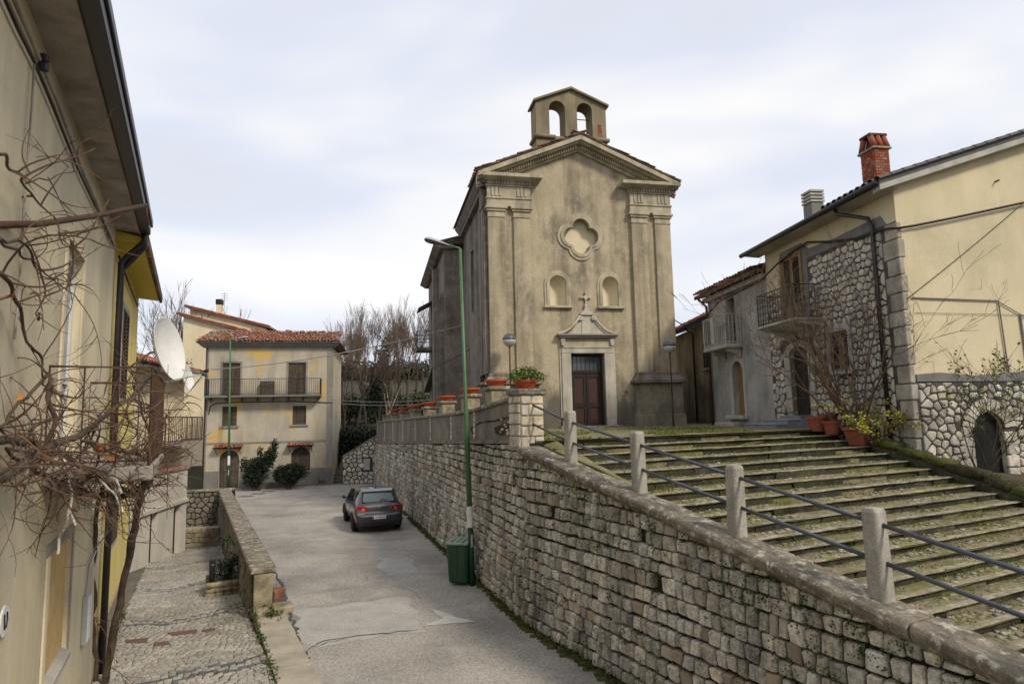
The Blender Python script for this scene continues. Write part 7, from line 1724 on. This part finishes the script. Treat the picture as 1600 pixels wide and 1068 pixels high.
            mb = MB(); arc = [(sx * .868, y0 + .365 * math.cos(R(a)), .315 + .365 * math.sin(R(a))) for a in range(-5, 186, 10)]; mb.tube(arc, .028, 6); mb.build('wheel_arch', M['car_black'], car, smooth=True)
    mb = MB(); mb.box(-.80, .80, .005, .30, .20, .40); mb.build('bumper_skirt', M['car_black'], car, bevel=.05)
    mb = MB(); mb.box(-.52, .52, .03, .075, .668, .684); mb.build('hatch_gap', M['car_black'], car)
    mb = MB(); mb.lathe((0, .055, .86), [(.001, 0), (.05, 0), (.055, .006), (.05, .014)], 18, Matrix.Rotation(R(90), 3, 'X')); mb.build('badge', M['chrome'], car)
    mb = MB(); mb.box(-.50, -.28, .068, .08, .725, .745); mb.build('model_script', M['chrome'], car)
    mb = MB(); mb.tube([(.02, .19, 1.04), (.12, .26, 1.13), (.3, .24, 1.10)], .012, 5); mb.build('wiper', M['car_black'], car); mb = MB(); mb.tube([(0, .95, 1.46), (0, .88, 1.53)], [.02, .006], 6); mb.build('aerial', M['car_black'], car)
    # registration plate
    mb = MB(); mb.box(-.26, .26, -.062, .0, .49, .60); pl = mb.build('number_plate', M['plate_white'], car); 
    for sx in (-1, 1): mb = MB(); mb.box(sx * .235 - .025, sx * .235 + .025, -.066, -.061, .49, .60); mb.build('plate_band', M['plate_blue'], pl)
    cu = bpy.data.curves.new('t', 'FONT'); cu.body = 'DE 090WE'; cu.size = .105; cu.align_x = 'CENTER'; cu.align_y = 'CENTER'; cu.extrude = .001
    ob = bpy.data.objects.new('t', cu); COL.objects.link(ob); dg = bpy.context.evaluated_depsgraph_get(); me = bpy.data.meshes.new_from_object(ob.evaluated_get(dg)); bpy.data.objects.remove(ob)
    me.transform(Matrix.Translation((0, -.064, .545)) @ Matrix.Rotation(R(90), 4, 'X') @ Matrix.Diagonal((.72, 1, 1, 1))); me.materials.clear(); me.materials.append(M['ink']); tx = bpy.data.objects.new('plate_text', me); COL.objects.link(tx); tx.parent = pl
    return car
car = make_car()
c = (at_z(561, 829, 0) + at_z(634, 831, 0)) / 2
car.location = (c.x - .05, c.y - .2, 0); car.rotation_euler = (0, 0, math.atan2(W1.d.y, W1.d.x) - R(90) + R(3))

# ================================================================== WHEELIE BIN
b = at_z(721, 911, 0); bn = thing('wheelie_bin', (0, 0, 0), 'dark green wheelie bin with a pale lid standing by the lamp post', 'bin'); mb = MB(); v = []
for z, wx, wy, oy in ((.06, .23, .26, .02), (.12, .25, .28, .01), (.95, .285, .35, 0), (1.0, .30, .37, 0)):
    for x, y in ((-1, -.8), (-.8, -1), (.8, -1), (1, -.8), (1, .8), (.8, 1), (-.8, 1), (-1, .8)): v.append((x * wx, y * wy + oy, z))
mb.add(v, [(i * 8 + k, i * 8 + (k + 1) % 8, i * 8 + 8 + (k + 1) % 8, i * 8 + 8 + k) for i in range(3) for k in range(8)] + [tuple(range(8)), tuple(range(24, 32))]); mb.build('body', M['bin_green'], bn, bevel=.01)
for x in (-.17, .0, .17): mb = MB(); mb.hexa([(x - .02, -.28, .14), (x + .02, -.28, .14), (x + .02, -.25, .14), (x - .02, -.25, .14), (x - .02, -.365, .9), (x + .02, -.365, .9), (x + .02, -.33, .9), (x - .02, -.33, .9)]); mb.build('rib', M['bin_green'], bn)
mb = MB(); mb.hexa([(-.31, -.39, 1.0), (.31, -.39, 1.0), (.31, .38, 1.0), (-.31, .38, 1.0), (-.29, -.36, 1.055), (.29, -.36, 1.055), (.28, .36, 1.085), (-.28, .36, 1.085)]); ld = mb.build('lid', M['bin_lid'], bn, bevel=.015)
for x in (-.15, 0, .15): mb = MB(); mb.box(x - .03, x + .03, -.32, .3, 1.06, 1.09); mb.build('lid_rib', M['bin_lid'], ld, bevel=.01)
mb = MB(); mb.tube([(-.26, .36, 1.0), (-.26, .44, 1.02), (.26, .44, 1.02), (.26, .36, 1.0)], .018, 6); mb.build('handle', M['bin_green'], bn)
for x in (-.27, .27):
    mb = MB(); mb.lathe((x, .26, .10), [(.03, -.03), (.1, -.03), (.1, .03), (.03, .03)], 16, Matrix.Rotation(R(90), 3, 'Y')); mb.build('wheel', M['rubber'], bn)
bn.location = (b.x - .02, b.y + .02, 0); bn.scale = (.95, .95, .97); bn.rotation_euler = (0, 0, R(-12))

# ================================================================== LAMP POSTS
def lamp_post(base, top, head, label, r0, r1, band=True):
    t = thing('street_lamp', base, label, 'street lamp', 'green street lamps'); base, top, head = Vector(base), Vector(top), Vector(head); L_ = top - base
    mb = MB(); mb.tube([base + Vector((0, 0, -.05)), base + L_ * .16], r0, 12); mb.build('lower_pole', M['pole_dark'], t, smooth=True)
    mb = MB(); mb.tube([base + L_ * .16, base + L_ * .5, base + L_ * .52, top], [r0 * .96, r0 * .85, r1, r1 * .8], 12); mb.build('pole', M['pole_green'], t, smooth=True)
    if band: mb = MB(); mb.tube([base + L_ * .165, base + L_ * .225], r0 * 1.03, 12, False); mb.build('white_band', M['white_paint'], t, smooth=True)
    mb = MB(); mb.box(base.x - r0 * .4, base.x + r0 * .4, base.y - r0 * 1.05, base.y - r0 * .9, base.z + .9, base.z + 1.2); mb.build('access_door', M['plastic_grey'], t)
    d = (head - top); mid = top + d * .30
    mb = MB(); mb.tube([top, top + d * .06 + Vector((0, 0, .0)), mid], r1 * .6, 8); mb.build('arm', M['pole_green'], t, smooth=True)
    dn_ = d.normalized(); sd = dn_.cross(Vector((0, 0, 1))).normalized(); up = sd.cross(dn_); hl = d.length * .72; mb = MB(); low = MB(); n = 10; prof = [(0, .03), (.12, .06), (.35, .10), (.6, .145), (.8, .15), (.93, .12), (1, .04)]
    for mbx, sg in ((mb, 1), (low, -1)):
        rows = []
        for tt, w in prof:
            c = mid + dn_ * hl * tt; rows.append([c + sd * (w * math.cos(math.pi * k / n)) + up * (sg * (w * (.55 if sg > 0 else .42)) * math.sin(math.pi * k / n)) for k in range(n + 1)])
        for r in rows: mbx.v += r
        for i in range(len(rows) - 1):
            for k in range(n): mbx.f.append((i * (n + 1) + k, i * (n + 1) + k + 1, (i + 1) * (n + 1) + k + 1, (i + 1) * (n + 1) + k))
    hd = mb.build('lamp_head', M['plastic_grey'], t, smooth=True); low.build('diffuser', M['globe_top'], hd, smooth=True)
    return t
b = at_z(738, 914, 0); tp = at_y(719, 388, b.y - .05); hd_ = at_y(664, 374, b.y - .15)
lamp_post(b, tp, hd_, 'tall green street lamp beside the bin at the retaining wall', .07, .045)
b = at_z(357, 766, 0); lamp_post(b, at_y(360, 530, b.y), at_y(387, 527, b.y - .3), 'thin green street lamp in front of the three-storey house', .07, .055)

# ================================================================== WIRES
def wire(p, q, sag, r, mat, label, pts=None, n=14):
    p, q = Vector(p), Vector(q); mb = MB(); P = [p.lerp(q, k / n) - Vector((0, 0, sag * 4 * (k / n) * (1 - k / n))) for k in range(n + 1)] if pts is None else pts
    mb.tube(P, r, 5); return tag(mb.build('overhead_wire', M[mat], smooth=True), label, 'wire')
wire(at_y(330, 577, 37.5), SD(6.5, .2, 0) + Vector((0, 0, at_y(672, 508, 30).z)), .35, .028, 'wire_pale', 'pale twisted cable slung from the three-storey house to the church')
wire(YF(7.5, .1, 5.3), SD(11, 1.0, 5.0), .15, .016, 'wire_pale', 'upper of the two thin wires between house corner and church wall')
wire(YF(7.5, .1, 5.1), SD(11, 1.0, 4.8), .15, .016, 'wire_pale', 'lower of the two thin wires between house corner and church wall')
wire(at_y(640, 588, 30), at_y(735, 545, 23.5), .1, .015, 'wire_black', 'dark wire running up the left church side')
def on(fr, pts, o):
    r = []
    for p in pts: s, z = fr.px(p[0], p[1], o); r.append(fr(s, o, z))
    return r
Pa = [RG(8.9, .09, 10.2)] + on(RG, [(1620, 312), (1560, 325), (1490, 340), (1430, 352), (1405, 356)], .09); Pb = on(RS, [(1385, 357), (1340, 372), (1300, 377), (1262, 378), (1240, 392), (1215, 412)], .09); Pc = on(RS, [(1190, 437), (1150, 458), (1125, 470), (1108, 488)], .4)
wire((0, 0, 0), (0, 0, 0), 0, .030, 'wire_black', 'thick black cable crossing the yellow gable and stone front', Pa + Pb + Pc)
wire(Pc[-1], CF(WD, .05, CF.px(1052, 499)[1]), .35, .022, 'wire_black', 'black cable hanging between the grey house and the church corner')
wire(on(RG, [(1598, 318)], .12)[0], on(RG, [(1418, 466)], .05)[0], .03, .010, 'wire_black', 'thin dark wire running diagonally across the yellow gable')

# ================================================================== TREES
def tree_mesh(seed, h, spread, levels=5, r0=.16, fork=.28, twig_r=.010, forks=(3, 4)):
    rnd = random.Random(seed); tr, crn = MB(), MB()
    def grow(p, d, L_, r, lv, top):
        n = 5 if lv > 2 else 3; P = [p]; rr = [r]; q = p
        for k in range(n):
            d = (d + Vector((rnd.gauss(0, .09), rnd.gauss(0, .09), .05))).normalized(); q = q + d * L_ / n; P.append(q); rr.append(max(twig_r * .7, r * (1 - .5 * (k + 1) / n)))
        (tr if lv >= levels - 1 else crn).tube(P, rr, 7 if lv >= levels - 1 else (4 if lv > 1 else 3), False)
        if lv == 0: return
        nb = rnd.randint(*forks)
        for k in range(nb):
            t = rnd.uniform(.35, 1) if lv < levels else rnd.uniform(.55, 1); i = min(n - 1, int(t * n)); w = P[i].lerp(P[i + 1], min(1, t * n - i))
            a = rnd.uniform(0, 6.28); sp = spread * rnd.uniform(.6, 1.3); dv_ = (d + Vector((math.cos(a) * sp, math.sin(a) * sp, .12))).normalized()
            grow(w, dv_, L_ * rnd.uniform(.55, .8), max(twig_r, rr[min(n, i + 1)] * rnd.uniform(.5, .75)), lv - 1, False)
    grow(Vector((0, 0, 0)), Vector((rnd.gauss(0, .05), rnd.gauss(0, .05), 1)).normalized(), h * fork * 1.3, r0, levels, True)
    return tr, crn
TM = []
for i, (seed, h, sp, bark, twg) in enumerate(((1, 11, .45, 'bark_dark', 'bark_twig'), (2, 11, .38, 'bark_dark', 'bark_red'), (3, 10, .5, 'bark_pale', 'bark_twig'), (4, 11, .35, 'bark_dark', 'bark_red'))):
    a, b = tree_mesh(seed, h, sp); ta = thing('t', (0, 0, 0), 'x', 'tree'); o1 = a.build('trunk', M[bark], ta); o2 = b.build('crown', M[twg], ta); zz = max(v.co.z for v in o2.data.vertices); TM.append((o1.data, o2.data, zz)); 
    for o in (o1, o2, ta): bpy.data.objects.remove(o)
def plant_tree(k, px, top, y, label, rot=0, zb=None, wid=1.0, name='bare_tree', group='bare trees behind the houses'):
    p = at_y(px, 640, y); z0 = hill(p.x, y) - .2 if zb is None else zb; zt = at_y(px, top, y).z; s = (zt - z0) / TM[k][2]
    t = thing(name, (p.x, y, z0), label, 'tree', group); t.rotation_euler = (0, 0, rot); t.scale = (s * wid, s * wid, s)
    for nm, me in (('trunk', TM[k][0]), ('crown', TM[k][1])): o = bpy.data.objects.new(nm, me); COL.objects.link(o); o.parent = t
trees = [(0, 541, 478, 50, 'slender bare tree nearest the three-storey house'), (1, 556, 470, 53, 'bare tree with two dark upright trunks right of the slender one'), (3, 571, 465, 55, 'bare dark tree in the middle of the row behind the road'), (2, 597, 530, 51, 'bare tree with a pale ivory trunk'), (1, 612, 458, 57, 'tall reddish bare tree left of the church'), (3, 640, 462, 56, 'reddish bare tree nearest the left church side')]
for i, (k, px, top, y, lab) in enumerate(trees): plant_tree(k, px, top, y, lab, i * 1.7, wid=.8 if k != 2 else 1)
for i, (px, top, y) in enumerate([(530, 500, 66), (552, 492, 70), (580, 480, 68), (604, 476, 72), (628, 470, 69), (650, 468, 74), (592, 470, 64), (566, 500, 80), (606, 512, 90), (640, 500, 92), (662, 470, 66)]):
    plant_tree([1, 3, 0, 1][i % 4], px, top, y, 'bare reddish tree deep in the thicket between house and church', i * 2.3, wid=.9, group='bare trees of the thicket')
plant_tree(0, 252, 440, 52, 'left of the two bare trees above the yellow lane house', .5, 0, 1.0); plant_tree(1, 274, 425, 54, 'right of the two bare trees above the yellow lane house', 2.1, 0, .9)
c = at_y(592, 560, 58); leafy('ivy_tree', 'dark ivy-clad tree in the thicket behind the pale trunk', 'tree', (c.x, c.y, hill(c.x, 58)), [(0, 0, 4.2, .9, .8, 2.0), (.3, 0, 6.5, .6, .6, 1.8), (-.5, 0, 3.0, 1.1, .9, 1.3)], 'leaf_dark', 2600, .22, 12)
c = at_y(545, 620, 62); leafy('thicket_shrubs', 'dark undergrowth among the bare trees', 'shrubs', (c.x, c.y, hill(c.x, 62)), [(k * 2.2 - 2, 0, 1.6, 1.6, 1.2, 1.5) for k in range(6)], 'leaf_hedge', 9000, .22, 14)
for i, (px, y) in enumerate([(530, 88), (556, 94), (583, 90), (610, 95), (636, 89), (660, 93)]):
    c = at_y(px, 600, y); leafy('hillside_scrub', '%s dark green scrub clump on the rise behind the bare trees' % ['leftmost', 'second from left', 'third from left', 'third from right', 'second from right', 'rightmost'][i], 'scrub', (c.x, y, hill(c.x, y) - .3), [(-1.5, 0, 1.1, 1.9, 1.2, 1.3), (1.2, .3, 1.4, 1.7, 1.2, 1.6)], 'leaf_hedge', 1600, .3, 60 + i, 'scrub on the rise')
